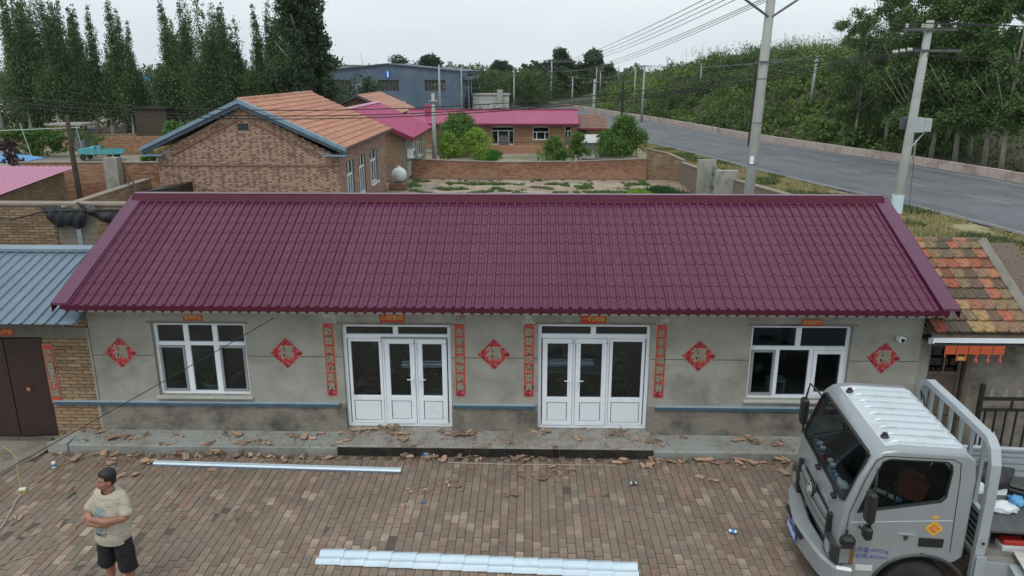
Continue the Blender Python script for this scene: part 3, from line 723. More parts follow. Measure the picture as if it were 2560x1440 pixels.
# wall camera
t = empty('security_camera', (6.27, YW, 2.05), label='small white security camera on the wall at the right end of the house', cat='camera')
MB().box(-.03, .03, -.03, 0, -.03, .03).build('bracket', M_white, t, bevel=.004)
MB().box(-.055, .055, -.17, -.03, -.05, .045).build('housing', M_white, t, bevel=.015)
MB().lathe([(.034, -.172), (.036, -.178), (.02, -.182)], 14, axis='y').build('lens', M_black, t)

# ================================================================ LEFT GATE BUILDING
gb = empty('gate_building', (-9.5, 12.3, 0), label='low brick gateway with blue-grey ribbed metal roof on the left side', cat='outbuilding')
def gp(bm_, nm, m, **k): return part(bm_, nm, m, gb, **k)
M_bluesteel = mat('blue_grey_sheet', [(.125, .18, .235), (.155, .215, .27)], 2, .38, metal=.15, dirt=(.10, .145, .19), dscale=1.3, dpos=(.45, .75))
M_bluecap = mat('ridge_sheet', [(.19, .25, .30), (.24, .30, .35)], 2, .4, metal=.3)
ey, ez, ry, rz_ = 11.70, 2.37, 14.0, 3.10
def ribsheet(mb, x0, x1, pitch, ribw, ribh, pa, pb, r=.5):
    """pan and raised ribs from line pa=(y,z) to pb, along x"""
    d = Vector((0, pb[0]-pa[0], pb[1]-pa[1])).normalized(); nn = Vector((0, -d.z, d.y))
    x = x0; us = []
    while x < x1-.001:
        for u, h in ((0, 0), (pitch-ribw*1.5, 0), (pitch-ribw*1.1, ribh), (pitch-ribw*.4, ribh)):
            if x+u < x1: us.append((x+u, h))
        x += pitch
    us.append((x1, 0)); n = len(us); i0 = len(mb.v)
    for (yy, zz) in (pa, pb):
        for (u, h) in us: mb.v.append(tuple(Vector((u, yy, zz))+nn*h))
    for k in range(n-1): mb.f.append((i0+k, i0+k+1, i0+n+k+1, i0+n+k)); mb.r.append(r)
    return mb
x = -14.0
while x < -7.70:
    x1 = min(x+.975, -7.66)
    gp(ribsheet(MB(), x, x1, .195, .03, .024, (ey, ez), (ry, rz_), random.random()), 'roof_sheet', M_bluesteel); x = x1
b = ribsheet(MB(), -7.66, -7.44, .195, .03, .024, (ey, ez), (ey+.5, ez+.5*(rz_-ez)/(ry-ey)))
gp(b, 'roof_sheet', M_bluesteel)
gp(MB().prism([(ry-.14, rz_-.02), (ry-.14, rz_+.035), (ry, rz_+.075), (ry+.16, rz_+.05), (ry+.16, rz_-.02)], 'x', -14, -7.75), 'ridge_cap', M_bluecap)
gp(MB().prism([(ry, rz_-.01), (16.2, 2.5), (16.2, 2.48), (ry, rz_-.03)], 'x', -14, -7.7), 'rear_roof', M_bluesteel)
gp(MB().prism([(ey+.08, ez-.02), (ry, rz_-.03), (ry, rz_-.10), (ey+.08, ez-.07)], 'x', -14, -7.70), 'roof_deck', M_wood)
M_lintel = mat('gate_lintel', [(.13, .12, .10), (.2, .185, .155), (.24, .22, .19)], 3, .95, bump=.3, dirt=(.08, .07, .055), dpos=(.5, .75))
gp(MB().box(-14, -8.47, YW-.01, YW+.3, 1.93, 2.12), 'lintel', M_lintel)
gp(MB().box(-14, -7.625, YW+.02, YW+.3, 2.121, 2.44), 'wall_head', M_mortar)
gp(MB().box(-8.47, -7.625, YW+.012, YW+.3, .0, 2.12), 'pier_core', M_mortar)
MV = brick_variants(M_brick_tan, 16)
def single_bricks(par, base, n, u0, u1, z0, z1, MVs, bl=.24, bh=.053, j=.012, depth=.06, proud=.012, limit=300, header=False, cond=None, zj=0.0):
    out_ = Vector((n.y, -n.x, 0)); ang = math.atan2(n.y, n.x); cnt = 0; z = z0; row = 0
    while z+bh <= z1+.001 and cnt < limit:
        u = u0-(0 if row % 2 == 0 else (bl+j)/2); k = 0
        while u < u1-.02:
            a, c = max(u, u0), min(u+bl, u1); u += bl+j; k += 1
            if c-a < .04 or (cond and not cond((a+c)/2, z+bh/2)): continue
            pr = proud*random.uniform(.4, 1.3)
            cen = base+n*((a+c)/2)+Vector((0, 0, z+bh/2))+out_*(pr-depth/2)
            link('brick', random.choice(MVs), par, cen-par.location, (0, random.uniform(-.006, .006), ang+random.uniform(-.004, .004)), (c-a, depth, bh*random.uniform(.97, 1.0))); cnt += 1
            if cnt >= limit: break
        z += bh+j; row += 1
    return cnt
single_bricks(gb, Vector((0, YW, 0)), Vector((1, 0, 0)), -8.47, -7.63, .02, 1.90, MV, limit=150)
# upper courses rough and mortar smeared
gp(MB().box(-8.47, -7.63, YW-.012, YW+.011, 1.92, 2.119), 'mortar_band', M_lintel)
hp(MB().box(-7.66, -7.625, YW-.018, YW+.3, .02, 2.1), 'corner_edge', M_render)
# brick strip above the lintel, under the roof
single_bricks(gb, Vector((0, YW+.02, 0)), Vector((1, 0, 0)), -12.2, -7.63, 2.13, 2.33, MV, limit=70)
couplet(-8.385, 1.80, '年年喜事來千福', 'slanting faded red couplet strip on the brick pier left of the house', wd=.165, h=1.10, y=YW-.03)
banner(-9.15, 2.02, .42, .12, '出入平安', 'faded orange-red banner on the lintel over the brown metal gate', y=YW-.018)
# brown sheet-metal gate, two leaves standing a little ajar
M_rust = mat('brown_gate_sheet', [(.022, .012, .010), (.04, .02, .016), (.03, .016, .013)], 2.5, .55, dirt=(.06, .03, .02), dscale=4, dpos=(.6, .8))
M_rib = mat('gate_rib', [(.07, .06, .05), (.15, .13, .11)], 6, .7)
gt = empty('metal_gate', (-8.50, YW+.05, 0), label='dark brown sheet-metal double gate standing slightly ajar under the metal roof', cat='gate')
def gate_leaf(hx, hy, dx, dy, L):
    ang = math.atan2(dy, dx); M = Matrix.Translation((hx, hy, 0))@Matrix.Rotation(ang, 4, 'Z')
    o = MB().box(0, L, -.012, .012, .06, 1.90, M=M).build('gate_leaf', M_rust, gt)
    for zz in (.10, .66, 1.22, 1.84): MB().box(0, L, -.032, -.013, zz, zz+.022, M=M).build('rail', M_rib, o)
    for uu in (0.0, L/2, L-.03): MB().box(uu, uu+.03, -.030, -.0125, .06, 1.9, M=M).build('stile', M_rust, o)
    return o
gate_leaf(0, 0, -.62, -.10, .63)
gate_leaf(-.64, -.10, -1.0, .06, 1.3)
MB().prism([(-.03, -.03), (.04, -.03), (.03, .035), (-.02, .03)], 'y', 0, .003).build('paper_tag', mat('orange_tag', [(.35, .13, .06), (.4, .2, .1)], 5, .8), None, loc=(-8.83, 12.22, .98), label='small torn orange paper on the brown gate', cat='paper')
MB().box(-10.5, -8.52, 12.15, 12.22, .0, .05).build('gate_sill', M_rib, label='thin metal threshold bar under the brown gate', cat='sill')

# ================================================================ RIGHT SHED with old clay tiles
sh = empty('tiled_shed', (7.4, 12.4, 0), label='small cement shed with mossy broken orange clay tile roof right of the farmhouse', cat='shed')
def sp(bm_, nm, m, **k): return part(bm_, nm, m, sh, **k)
EYs, EZs, RYs, RZs = 11.98, 2.24, 14.0, 3.36
sl2 = math.atan2(RZs-EZs, RYs-EYs); L2 = math.hypot(RZs-EZs, RYs-EYs)
sp(MB().box(6.68, 6.92, 12.42, 12.7, 0, 2.2), 'wall', M_render)
sp(MB().box(7.62, 9.2, 12.42, 12.7, 0, 2.2), 'wall', M_renderlow)
sp(MB().box(6.92, 7.62, 12.42, 12.7, 2.02, 2.2), 'wall', M_render)
sp(MB().prism([(12.71, 0), (16, 0), (16, 2.3), (14, 3.28), (12.71, 2.5)], 'x', 6.72, 9.0), 'body', M_render)
sp(MB().prism([(EYs+.05, EZs-.05), (RYs, RZs-.04), (RYs, RZs-.10), (EYs+.05, EZs-.10)], 'x', 6.69, 9.0), 'roof_deck', M_wood)
sp(MB().box(6.70, 9.4, EYs+.02, EYs+.10, EZs-.20, EZs-.10), 'fascia', M_white)
sp(MB().box(6.70, 7.9, EYs+.101, EYs+.17, EZs-.24, EZs-.14), 'fascia', M_white)
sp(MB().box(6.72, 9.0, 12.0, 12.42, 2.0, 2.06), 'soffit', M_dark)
M_tile = mat('old_clay_tile', [(.07, .06, .045), (.14, .115, .085), (.42, .14, .08), (.34, .10, .06), (.09, .078, .06), (.20, .15, .10), (.44, .17, .095), (.085, .075, .058), (.40, .26, .12), (.11, .095, .07), (.37, .12, .07), (.08, .07, .055)],
             16, .92, attr='rnd', attrmix=.82, stretch=(8, 1, 1), bump=.6, bscale=30, dirt=(.06, .055, .04), dscale=9, dpos=(.5, .72))
def claytile(r, L=.30, wd=.205):
    b = MB(); us = [(0, .012), (.03, .018), (.05, .004), (.085, .0), (.10, .014), (.115, .014), (.13, .0), (.17, .003), (.185, .018), (.205, .014)]
    n = len(us)
    for (s0, st) in ((0, .034), (L, .004)):
        for (u, h) in us: b.v.append((u*wd/.205, s0, h+st))
    for (s0, st) in ((0, .004), (L, -.012)):
        for (u, h) in us: b.v.append((u*wd/.205, s0, h+st))
    for k in range(n-1):
        b.f.append((k, k+1, n+k+1, n+k)); b.f.append((2*n+k+1, 2*n+k, 3*n+k, 3*n+k+1)); b.f.append((k+1, k, 2*n+k, 2*n+k+1)); b.r += [r]*3
    b.f.append((0, n, 3*n, 2*n)); b.f.append((n-1, 3*n-1, 4*n-1, 2*n-1)); b.r += [r]*2
    return b.mesh('tile', M_tile)
TV = [claytile((i+.5)/16) for i in range(16)]
for rw in range(9):
    s0 = rw*(L2/9)
    for k in range(8):
        x = 6.70+k*.2
        if x > 8.15: continue
        red = random.random()
        o = link('tile', random.choice(TV), sh, Vector((x+random.uniform(-.006, .006), EYs+s0*math.cos(sl2), EZs+s0*math.sin(sl2)+random.uniform(0, .008)))-sh.location, (sl2-.03, random.uniform(-.02, .02), random.uniform(-.02, .02)))
for k in range(6):
    sp(MB().lathe([(.07, 6.8+k*.26), (.062, 7.06+k*.26)], 10, c=(0, RYs, RZs-.01), axis='x', r=random.random()), 'ridge_tile', M_tile)
sp(MB().prism([(EYs-.02, EZs-.03), (RYs, RZs-.02), (RYs, RZs+.05), (EYs-.02, EZs+.04)], 'x', 8.30, 8.48), 'verge_mortar', M_lintel)
sp(MB().prism([(14.0, 3.3), (16.2, 2.3), (16.2, 2.25), (14, 3.25)], 'x', 6.7, 9.0), 'rear_roof', M_conc)
# old door
dr = sp(MB().box(6.93, 7.50, 12.50, 12.53, .05, 1.30), 'door', M_wood)
for (a, b_, c, d) in ((6.925, 6.965, .05, 2.0), (7.46, 7.52, .05, 2.0), (6.966, 7.459, 1.30, 1.36), (6.966, 7.459, 1.94, 2.0), (7.20, 7.23, 1.361, 1.939), (6.966, 7.459, .55, .60), (6.966, 7.459, .95, .99)):
    MB().box(a, b_, 12.47, 12.499, c, d).build('door_frame', M_wood, dr)
MB().box(6.966, 7.459, 12.505, 12.511, 1.36, 1.94).build('pane', glassmat('old_glass', (.3, .3, .3)), dr)
sp(MB().box(7.53, 7.61, 12.36, 12.45, 0, 2.03), 'door_post', M_wood)
# five hanging red papers
M_redpap = mat('hanging_red_paper', [(.42, .06, .02), (.50, .10, .03), (.30, .03, .015)], 18, .7)
for k in range(5):
    x0 = 6.90+k*.197
    t = empty('hanging_paper', (x0+.093, 11.985, 1.95), label=['leftmost', 'second', 'middle', 'fourth', 'rightmost'][k]+' of the five orange-red paper pennants hanging from the shed eave', cat='paper decoration', group='red paper pennants on the shed eave')
    MB().box(-.093, .093, -.012, -.008, -.08, .07).build('sheet', M_redpap, t)
    if k == 1:
        MB().box(-.09, -.06, -.0105, -.0075, -.20, -.081).build('tassel', M_redpap, t); MB().box(.055, .085, -.0105, -.0075, -.20, -.081).build('tassel', M_redpap, t)
        MB().box(-.055, .05, -.0105, -.0075, -.19, -.12).build('gold_print', M_gold, t)
    elif k in (2, 3, 4):
        MB().box(.03, .06, -.0105, -.0075, -.15, -.081).build('tassel', M_redpap, t)
        MB().lathe([(.012, -.25), (.03, -.22), (.03, -.18), (.01, -.151)], 8, c=(.045, -.01, 0)).build('tassel_knot', mat('pink_tassel', [(.38, .07, .07), (.45, .12, .11)], 9, .8), t)
    else: MB().box(-.09, -.07, -.0105, -.0075, -.13, -.081).build('tassel', M_redpap, t)
# iron fence with leaf finials
fn = empty('iron_fence', (7.36, 11.55, 0), label='black iron railing with pale spear finials beside the shed door', cat='fence')
M_iron = mat('black_iron', [(.012, .011, .011), (.02, .018, .017)], 8, .5); M_fin = mat('silver_finial', [(.30, .30, .30), (.4, .4, .4)], 8, .4, metal=.5)
MB().box(-.03, .03, -.03, .03, 0, 1.52).build('post', M_iron, fn)
MB().box(.03, 2.2, -.02, .02, 1.24, 1.29).build('rail', M_iron, fn); MB().box(.03, 2.2, -.02, .02, 1.05, 1.09).build('rail', M_iron, fn); MB().box(.03, 2.2, -.02, .02, .12, .16).build('rail', M_iron, fn)
for k in range(12): MB().box(.10+k*.17, .125+k*.17, -.0125, .0125, .16, 1.05).build('bar', M_iron, fn)
for k in range(4): MB().box(.50+k*.5, .53+k*.5, -.0125, .0125, 1.091, 1.239).build('bar', M_iron, fn)
for k in range(7):
    f = MB(); cx = .16+k*.22
    f.prism([(cx-.006, 1.29), (cx+.006, 1.29), (cx+.012, 1.36), (cx+.028, 1.39), (cx, 1.46), (cx-.028, 1.39), (cx-.012, 1.36)], 'y', -.006, .006)
    f.prism([(cx-.05, 1.31), (cx-.04, 1.30), (cx, 1.33), (cx+.04, 1.30), (cx+.05, 1.31), (cx+.038, 1.365), (cx+.02, 1.345), (cx, 1.35), (cx-.02, 1.345), (cx-.038, 1.365)], 'y', -.004, .004)
    f.build('finial', M_fin, fn)
t = empty('white_bucket', (7.78, 11.95, .13), label='white plastic bucket standing behind the iron railing', cat='bucket')
MB().lathe([(.11, 0), (.14, .34), (.15, .34), (.15, .36), (.125, .36), (.10, .02)], 18).build('tub', M_white, t)
MB().tube([(-.15, 0, .33), (-.10, -.06, .42), (0, -.08, .45), (.10, -.06, .42), (.15, 0, .33)], .006, 5).build('handle', M_steel, t)
# ================================================================ NEIGHBOUR WITH THE GABLE (orange tiles)
def gable_house(name, lab, x0, x1, ya, yb, ze, zr, over=.35):
    t = empty(name, ((x0+x1)/2, ya, 0), label=lab, cat='house'); return t
n1 = empty('gable_house', (-11.6, 31, 0), label='mottled brick house with blue-edged gable and orange clay tile roof behind the maroon roof', cat='house')
def n1p(bm_, nm, m, **k): return part(bm_, nm, m, n1, **k)
gx0, gx1, gy0, gy1, gze, gzr, gxr = -15.2, -7.75, 31.0, 41.0, 3.12, 5.02, -11.55
def gtop(u):
    x = u; return gze+(gzr-gze)*(1-abs(x-gxr)/((gx1-gx0)/2))-.02
n1p(MB().prism([(gx0, 0), (gx1-.31, 0), (gx1-.31, gze), (gxr, gzr-.05), (gx0, gze)], 'y', gy0, gy0+.3), 'gable_core', M_mortar)
b = MB(); 
for (a, c) in ((31.3, 32.2), (33.55, 34.6), (36.0, 37.1), (38.8, 41.0)): b.box(gx1-.3, gx1, a, c, 0, gze-.15)
b.box(gx1-.3, gx1, 31.0, 31.3, 0, gze); b.box(gx1-.3, gx1, 31.3, 41, gze-.5, gze); b.box(gx1-.3, gx1, 37.1, 38.8, 0, 1.0)
n1p(b, 'side_core', M_mortar)
n1p(MB().box(gx0, gx0+.3, 31.3, 41, 0, gze), 'side_wall', M_brick)
n1p(MB().box(gx0, gx1, 41, 41.2, 0, gze), 'rear_wall', M_brick)
n1p(MB().box(gx0+.3, gx1-.9, 31.35, 40.9, .02, .06), 'floor', M_dark)
n1p(MB().box(gx1-1.4, gx1-1.35, 31.35, 40.9, .06, 3.0), 'inner_wall', M_room)
# mottled gable: dark headers and stretchers, near courses single, the rest joined
fx = lambda u, z, k, row: (random.random()*.28 if random.random() < (.62 if (k+row) % 2 else .14) else .45+.55*random.random())
b = MB(); bricks(b, Vector((0, gy0, 0)), Vector((1, 0, 0)), gx0, gx1, 1.1, 5.1, top=gtop, bl=.115, rr=fx, holes=[(-11.8, -11.3, 4.05, 4.35)])
n1p(b, 'brick_face', M_brick_mix, kind='stuff')
b = MB(); bricks(b, Vector((gx1, 0, 0)), Vector((0, 1, 0)), gy0, gy1, .3, gze-.02, bl=.115, rr=fx, holes=[(32.2, 33.55, 0, 2.72), (34.6, 36.0, 0, 2.72), (37.1, 38.8, .95, 2.72)])
n1p(b, 'side_brick_face', M_brick_mix, kind='stuff')
# string courses
M_course = mat('brick_course', [(.17, .085, .06), (.25, .14, .10)], 9, .9)
n1p(MB().box(gx0-.02, gx1+.03, gy0-.05, gy0-.016, 2.62, 2.68), 'string_course', M_course)
for sg in (-1, 1):
    xa = gxr+sg*.2; xb = gxr+sg*3.05
    q = [(xa, 4.42), (xb, 3.02), (xb, 3.08), (xa, 4.49)]
    n1p(MB().prism(q if sg > 0 else q[::-1], 'y', gy0-.05, gy0-.016), 'string_course', M_course)
n1p(MB().box(-11.75, -11.35, gy0-.02, gy0+.01, 4.08, 4.32), 'vent', M_dark)
# blue bargeboards
M_barge = mat('faded_blue_board', [(.15, .235, .31), (.21, .30, .37)], 3, .7, dirt=(.10, .13, .16), dscale=2, dpos=(.5, .8))
M_barged = mat('dark_blue_board', [(.06, .10, .15), (.09, .135, .19)], 3, .7)
for sg in (-1, 1):
    xe = gxr+sg*4.15; za = 5.24; zb = 3.36
    q = [(gxr, za-.10), (xe, zb-.10), (xe, zb+.05), (gxr, za+.06)]; q2 = [(gxr, za-.26), (xe, zb-.24), (xe, zb-.11), (gxr, za-.11)]
    if sg < 0: q = q[::-1]; q2 = q2[::-1]
    n1p(MB().prism(q, 'y', 30.62, 30.90), 'bargeboard', M_barge); n1p(MB().prism(q2, 'y', 30.70, 31.0), 'bargeboard', M_barged)
    n1p(MB().box(min(xe, xe-sg*.85), max(xe, xe-sg*.85), 30.62, 31.0, zb-.30, zb-.245), 'eave_return', M_barge)
# orange tile roof: right slope tile by tile
sl3 = math.atan2(5.24-3.36, 4.15); Ls = math.hypot(1.88, 4.15)
M_otile = mat('orange_clay_tile', [(.36, .165, .11), (.43, .21, .145), (.48, .26, .19), (.39, .185, .13)], 3, .85, attr='rnd', attrmix=.6, dirt=(.33, .20, .15), dscale=1.0, dpos=(.5, .75))
n1p(MB().prism([(gxr, 5.20), (gxr+4.13, 3.33), (gxr+4.13, 3.26), (gxr, 5.12), (gxr-4.13, 3.26), (gxr-4.13, 3.33)], 'y', 30.9, 41.25), 'roof_deck', M_wood)
n1p(MB().prism([(gxr, 5.25), (gxr-4.15, 3.37), (gxr-4.15, 3.34), (gxr, 5.21)], 'y', 30.9, 41.3), 'left_roof_slope', M_otile)
def otile(r, L, wd):
    b = MB(); us = [(0, .0), (.25, .0), (.32, .028), (.42, .03), (.5, .0), (.75, .0), (.82, .028), (.92, .03), (1, 0)]; n = len(us)
    for (s0, st) in ((0, .045), (L*1.04, .004), (0, .0)):
        for (u, h) in us: b.v.append((s0, u*wd, (h if st else 0)+st))
    for k in range(n-1): b.f += [(k, k+1, n+k+1, n+k), (2*n+k, 2*n+k+1, k+1, k)]; b.r += [r, r]
    return b
rows = 13; cols = 46; RLn = Ls/rows; CW = 10.35/cols; ca, sa = math.cos(sl3), math.sin(sl3)
def otile_s(r):
    b = otile(r, RLn, CW); b.v = [(-v[0]*ca+v[2]*sa, v[1], v[0]*sa+v[2]*ca) for v in b.v]; return b
OV = [otile_s((i+.5)/12).mesh('tile', M_otile) for i in range(12)]
rest = MB(); cnt = 0
for k in range(rows):
    for j in range(cols):
        s0 = Ls-k*RLn; p = Vector((gxr+s0*ca, 30.92+j*CW, 5.24-s0*sa+random.uniform(0, .014)))
        if cnt < 290 and j < 26: link('tile', random.choice(OV), n1, p-n1.location); cnt += 1
        else:
            bb = otile_s(random.random()); rest.poly([(v[0]+p.x, v[1]+p.y, v[2]+p.z) for v in bb.v], bb.f, bb.r[0])
n1p(rest, 'tile_field', M_otile, kind='stuff')
for k in range(26): n1p(MB().lathe([(.12, 30.8+k*.405), (.10, 31.2+k*.405)], 8, c=(gxr, 0, 5.25), axis='y', r=random.random()), 'ridge_tile', M_otile)
# windows and door on the yard side of the gable house
M_greenglass = glassmat('sky_glass', (.35, .42, .42))
def side_window(par, X, y0, y1, z0, z1, tz, mids, m=None, door=False):
    fr = MB(); X0, X1 = X-.12, X-.06
    def bar(a, b_, c, d): fr.box(X0, X1, a, b_, c, d)
    bar(y0, y1, z0, z0+.06); bar(y0, y1, z1-.06, z1); bar(y0, y0+.06, z0+.06, z1-.06); bar(y1-.06, y1, z0+.06, z1-.06); bar(y0+.06, y1-.06, tz, tz+.09)
    for mm in mids: bar(mm-.03, mm+.03, z0+.06, tz)
    bar((y0+y1)/2-.03, (y0+y1)/2+.03, tz+.09, z1-.06)
    if door: bar(y0+.06, y1-.06, z0+.06, z0+.9)
    o = part(fr, 'door' if door else 'window', m or M_white, par)
    MB().box(X-.10, X-.09, y0+.02, y1-.02, z0+.02, z1-.02).build('pane', M_greenglass, o)
    if not door: MB().box(X-.05, X+.10, y0-.05, y1+.05, z0-.08, z0-.001).build('sill', M_white, o)
    return o
side_window(n1, gx1, 32.22, 33.53, .95, 2.70, 2.0, [32.65, 33.1])
side_window(n1, gx1, 34.62, 35.98, .06, 2.70, 2.05, [35.05, 35.5], door=True)
side_window(n1, gx1, 37.12, 38.78, 1.0, 2.70, 2.05, [37.6, 38.25])
# water tank on a brick stand
t = empty('brick_stand', (-7.35, 42.6, 0), label='small low brick stand carrying the white tank', cat='stand')
b = MB(); b.box(-.5, .5, -.45, .45, 0, .32); b.build('core', M_mortar, t)
b = MB(); bricks(b, Vector((0, -.45, 0)), Vector((1, 0, 0)), -.5, .5, 0, .34); b.build('brick_face', M_brick, t, kind='stuff')
t = empty('water_tank', (-7.3, 42.6, .32), label='round white plastic water tank on a brick stand by the gable house', cat='tank')
M_tank = mat('white_tank', [(.60, .64, .66), (.68, .71, .72)], 3, .45, dirt=(.4, .4, .38), dpos=(.6, .85))
prof_ = [(.43*math.cos(a), .43+.43*math.sin(a)) for a in [R(-88+176*i/16) for i in range(17)]]
MB().lathe(prof_, 20).build('shell', M_tank, t, smooth=True)
MB().tube([(.43*math.cos(R(a)), .01+.43*math.sin(R(a))*0, .43+.432*math.sin(R(a))) for a in range(-80, 81, 20)], .012, 4).build('seam', M_tank, t)
MB().lathe([(.10, .85), (.10, .92), (.04, .93)], 12).build('lid', M_tank, t)

# ================================================================ PINK-ROOF HOUSES
M_pink = mat('magenta_sheet', [(.30, .035, .105), (.36, .055, .14)], 1.2, .42, attr='rnd', attrmix=.3, dirt=(.36, .10, .18), dscale=.8, dpos=(.55, .8))
M_pinkd = mat('dark_magenta_flashing', [(.14, .010, .035), (.19, .016, .05)], 3, .5)
M_pinkl = mat('pale_pink_sheet', [(.42, .16, .26), (.48, .21, .31)], 1.5, .45, attr='rnd', attrmix=.3)
h2 = empty('pink_roof_house', (-9, 45.3, 0), label='brick house with magenta sheet gable roof directly behind the back yard wall', cat='house')
def h2p(bm_, nm, m, **k): return part(bm_, nm, m, h2, **k)
X1, X0, XR, YA, YB, ZE, ZR = -7.35, -13.9, -10.6, 45.4, 54.0, 2.78, 4.28
h2p(MB().prism([(X0, 0), (X1, 0), (X1, ZE-.1), (XR, ZR-.12), (X0, ZE-.1)], 'y', YA, YA+.25), 'gable_core', M_mortar)
b = MB(); bricks(b, Vector((0, YA, 0)), Vector((1, 0, 0)), X0, X1-.5, .9, 4.2, top=lambda x: ZE+(ZR-ZE)*(1-abs(x-XR)/3.3)-.15, proud=.015); h2p(b, 'brick_face', M_brick_tan, kind='stuff')
b = MB(); 
for (a, c) in ((YA+.25, 46.2), (47.8, 48.7), (49.6, 50.5), (52.3, 54.0)): b.box(X1-.2, X1, a, c, 0, ZE-.1)
b.box(X1-.2, X1, 46.2, 52.3, 2.45, ZE-.1); h2p(b, 'side_wall', mat('buff_render', [(.33, .27, .19), (.40, .33, .24)], 3, .9))
h2p(MB().box(X0, X0+.2, YA+.25, 54, 0, ZE-.1), 'side_wall', M_brick_tan); h2p(MB().box(X0, X1, 54, 54.2, 0, ZE-.1), 'rear_wall', M_brick_tan)
h2p(MB().box(X1-1.2, X1-1.15, 45.7, 53.9, 0, 2.7), 'inner_wall', M_room)
for (a, c, dn) in ((46.22, 47.78, True), (48.72, 49.58, False), (50.52, 52.28, False)): side_window(h2, X1, a, c, .06 if dn else .9, 2.43, 1.7, [(a+c)/2], door=dn)
def ribslope(mb, axis, lo_, hi_, pa, pb, pitch=.30, rh=.03, r=.5):
    """ribbed sheet between two edges; axis is where the ribs are counted"""
    d = Vector((pb[0]-pa[0], pb[1]-pa[1])).normalized(); nn = Vector((-d.y, d.x)); 
    if nn.y < 0: nn = -nn
    us = []; x = lo_
    while x < hi_:
        for u, h in ((0, 0), (.55, 0), (.66, rh), (.84, rh), (.95, 0)):
            if x+u*pitch < hi_: us.append((x+u*pitch, h))
        x += pitch
    us.append((hi_, 0)); n = len(us); i0 = len(mb.v)
    for p in (pa, pb):
        for (u, h) in us:
            q = (p[0]+nn.x*h, p[1]+nn.y*h)
            mb.v.append((u, q[0], q[1]) if axis == 'x' else (q[0], u, q[1]))
    for k in range(n-1): mb.f.append((i0+k, i0+k+1, i0+n+k+1, i0+n+k)); mb.r.append(r)
    return mb
y = YA-.45
while y < YB+.2:
    y1 = min(y+.95, YB+.35); h2p(ribslope(MB(), 'y', y, y1, (X1+.55, ZE-.2), (XR, ZR), .24, .02, random.random()), 'roof_sheet', M_pink); y = y1
h2p(ribslope(MB(), 'y', YA-.45, YB+.35, (X0-.5, ZE-.2), (XR, ZR)), 'left_roof_slope', M_pink)
h2p(MB().prism([(X1+.57, ZE-.42), (X1+.57, ZE-.17), (XR, ZR+.05), (XR, ZR-.22)], 'y', YA-.49, YA-.451), 'verge_board', M_pinkd)
h2p(MB().prism([(X0-.52, ZE-.42), (XR, ZR-.22), (XR, ZR+.05), (X0-.52, ZE-.17)], 'y', YA-.49, YA-.451), 'verge_board', M_pinkd)
h2p(MB().box(X1+.552, X1+.58, YA-.45, YB+.35, ZE-.34, ZE-.16), 'eave_board', M_pinkd)
h2p(MB().prism([(XR-.2, ZR-.06), (XR, ZR+.06), (XR+.22, ZR-.04), (XR, ZR+.02)], 'y', YA-.45, YB+.35), 'ridge_cap', M_pinkl)
b = MB(); b.box(0, .6, 0, .35, 0, .4)
t = empty('air_conditioner', (X1-.1, 45.75, 1.3), label='white air conditioner unit on the corner of the pink-roofed house', cat='air conditioner')
MB().box(.12, .5, 0, .75, 0, .55).build('case', M_white, t, bevel=.02); MB().lathe([(.2, .501), (.2, .515)], 14, c=(0, .37, .28), axis='x').build('fan_grille', M_black, t)
M_greyd2 = mat('grey_dish', [(.22, .25, .26), (.3, .33, .34)], 3, .6)
t = empty('satellite_dish', (-7.05, 47.3, 1.05), label='small grey satellite dish standing by the pink-roofed house', cat='dish')
MB().lathe([(.02, 0), (.18, .03), (.27, .08), (.26, .09), (.17, .04), (.02, .02)], 18).build('dish', M_greyd2, t, smooth=True).rotation_euler = (R(70), 0, R(30))
MB().tube([(0, 0, 0), (0, .2, -1.05)], .03, 6).build('mast', M_steel, t)
# long house
h3 = empty('long_pink_house', (-2, 65, 0), label='long tan brick house with bright magenta ribbed roof across the back', cat='house')
def h3p(bm_, nm, m, **k): return part(bm_, nm, m, h3, **k)
M_farbrick = mat('far_tan_brick', [(.25, .13, .07), (.34, .19, .11), (.42, .26, .16)], 2, .92, attr='rnd', attrmix=.6)
lw = MB(); Y3 = 65.0; ops = [(-3.2, -1.3, .35, 1.85), (.25, 1.65, .75, 1.85), (2.95, 3.5, .3, 1.9)]
xs_ = [-9.3]+[v for o in ops for v in o[:2]]+[3.95]
for i in range(0, len(xs_), 2): lw.box(xs_[i], xs_[i+1], Y3, Y3+.3, -.05, 2.1)
for (a, b_, c, d) in ops:
    lw.box(a, b_, Y3, Y3+.3, d, 2.1)
    if c > .5: lw.box(a, b_, Y3, Y3+.3, -.05, c)
h3p(lw, 'wall', M_mortar)
bk = MB(); bricks(bk, Vector((0, Y3, 0)), Vector((1, 0, 0)), -9.3, 3.95, 0, 2.1, bl=.24, bh=.055, j=.012, holes=ops); h3p(bk, 'brick_face', M_farbrick, kind='stuff')
h3p(MB().prism([(Y3+.3, 0), (70, 0), (70, 2.1), (67.9, 3.0), (Y3+.3, 2.1)], 'x', 3.65, 3.95), 'side_wall', M_farbrick)
h3p(MB().box(-9, 3.6, 66.6, 66.65, 0, 2.1), 'inner_wall', M_room)
x = -10.6; 
while x < 4.1:
    x1 = min(x+1.05, 4.15); h3p(ribslope(MB(), 'x', x, x1, (64.4, 2.12), (68.0, 3.08), .21, .03, random.random()), 'roof_sheet', M_pink); x = x1
h3p(ribslope(MB(), 'x', -10.6, 4.15, (71.4, 2.1), (68.0, 3.08)), 'rear_roof', M_pink)
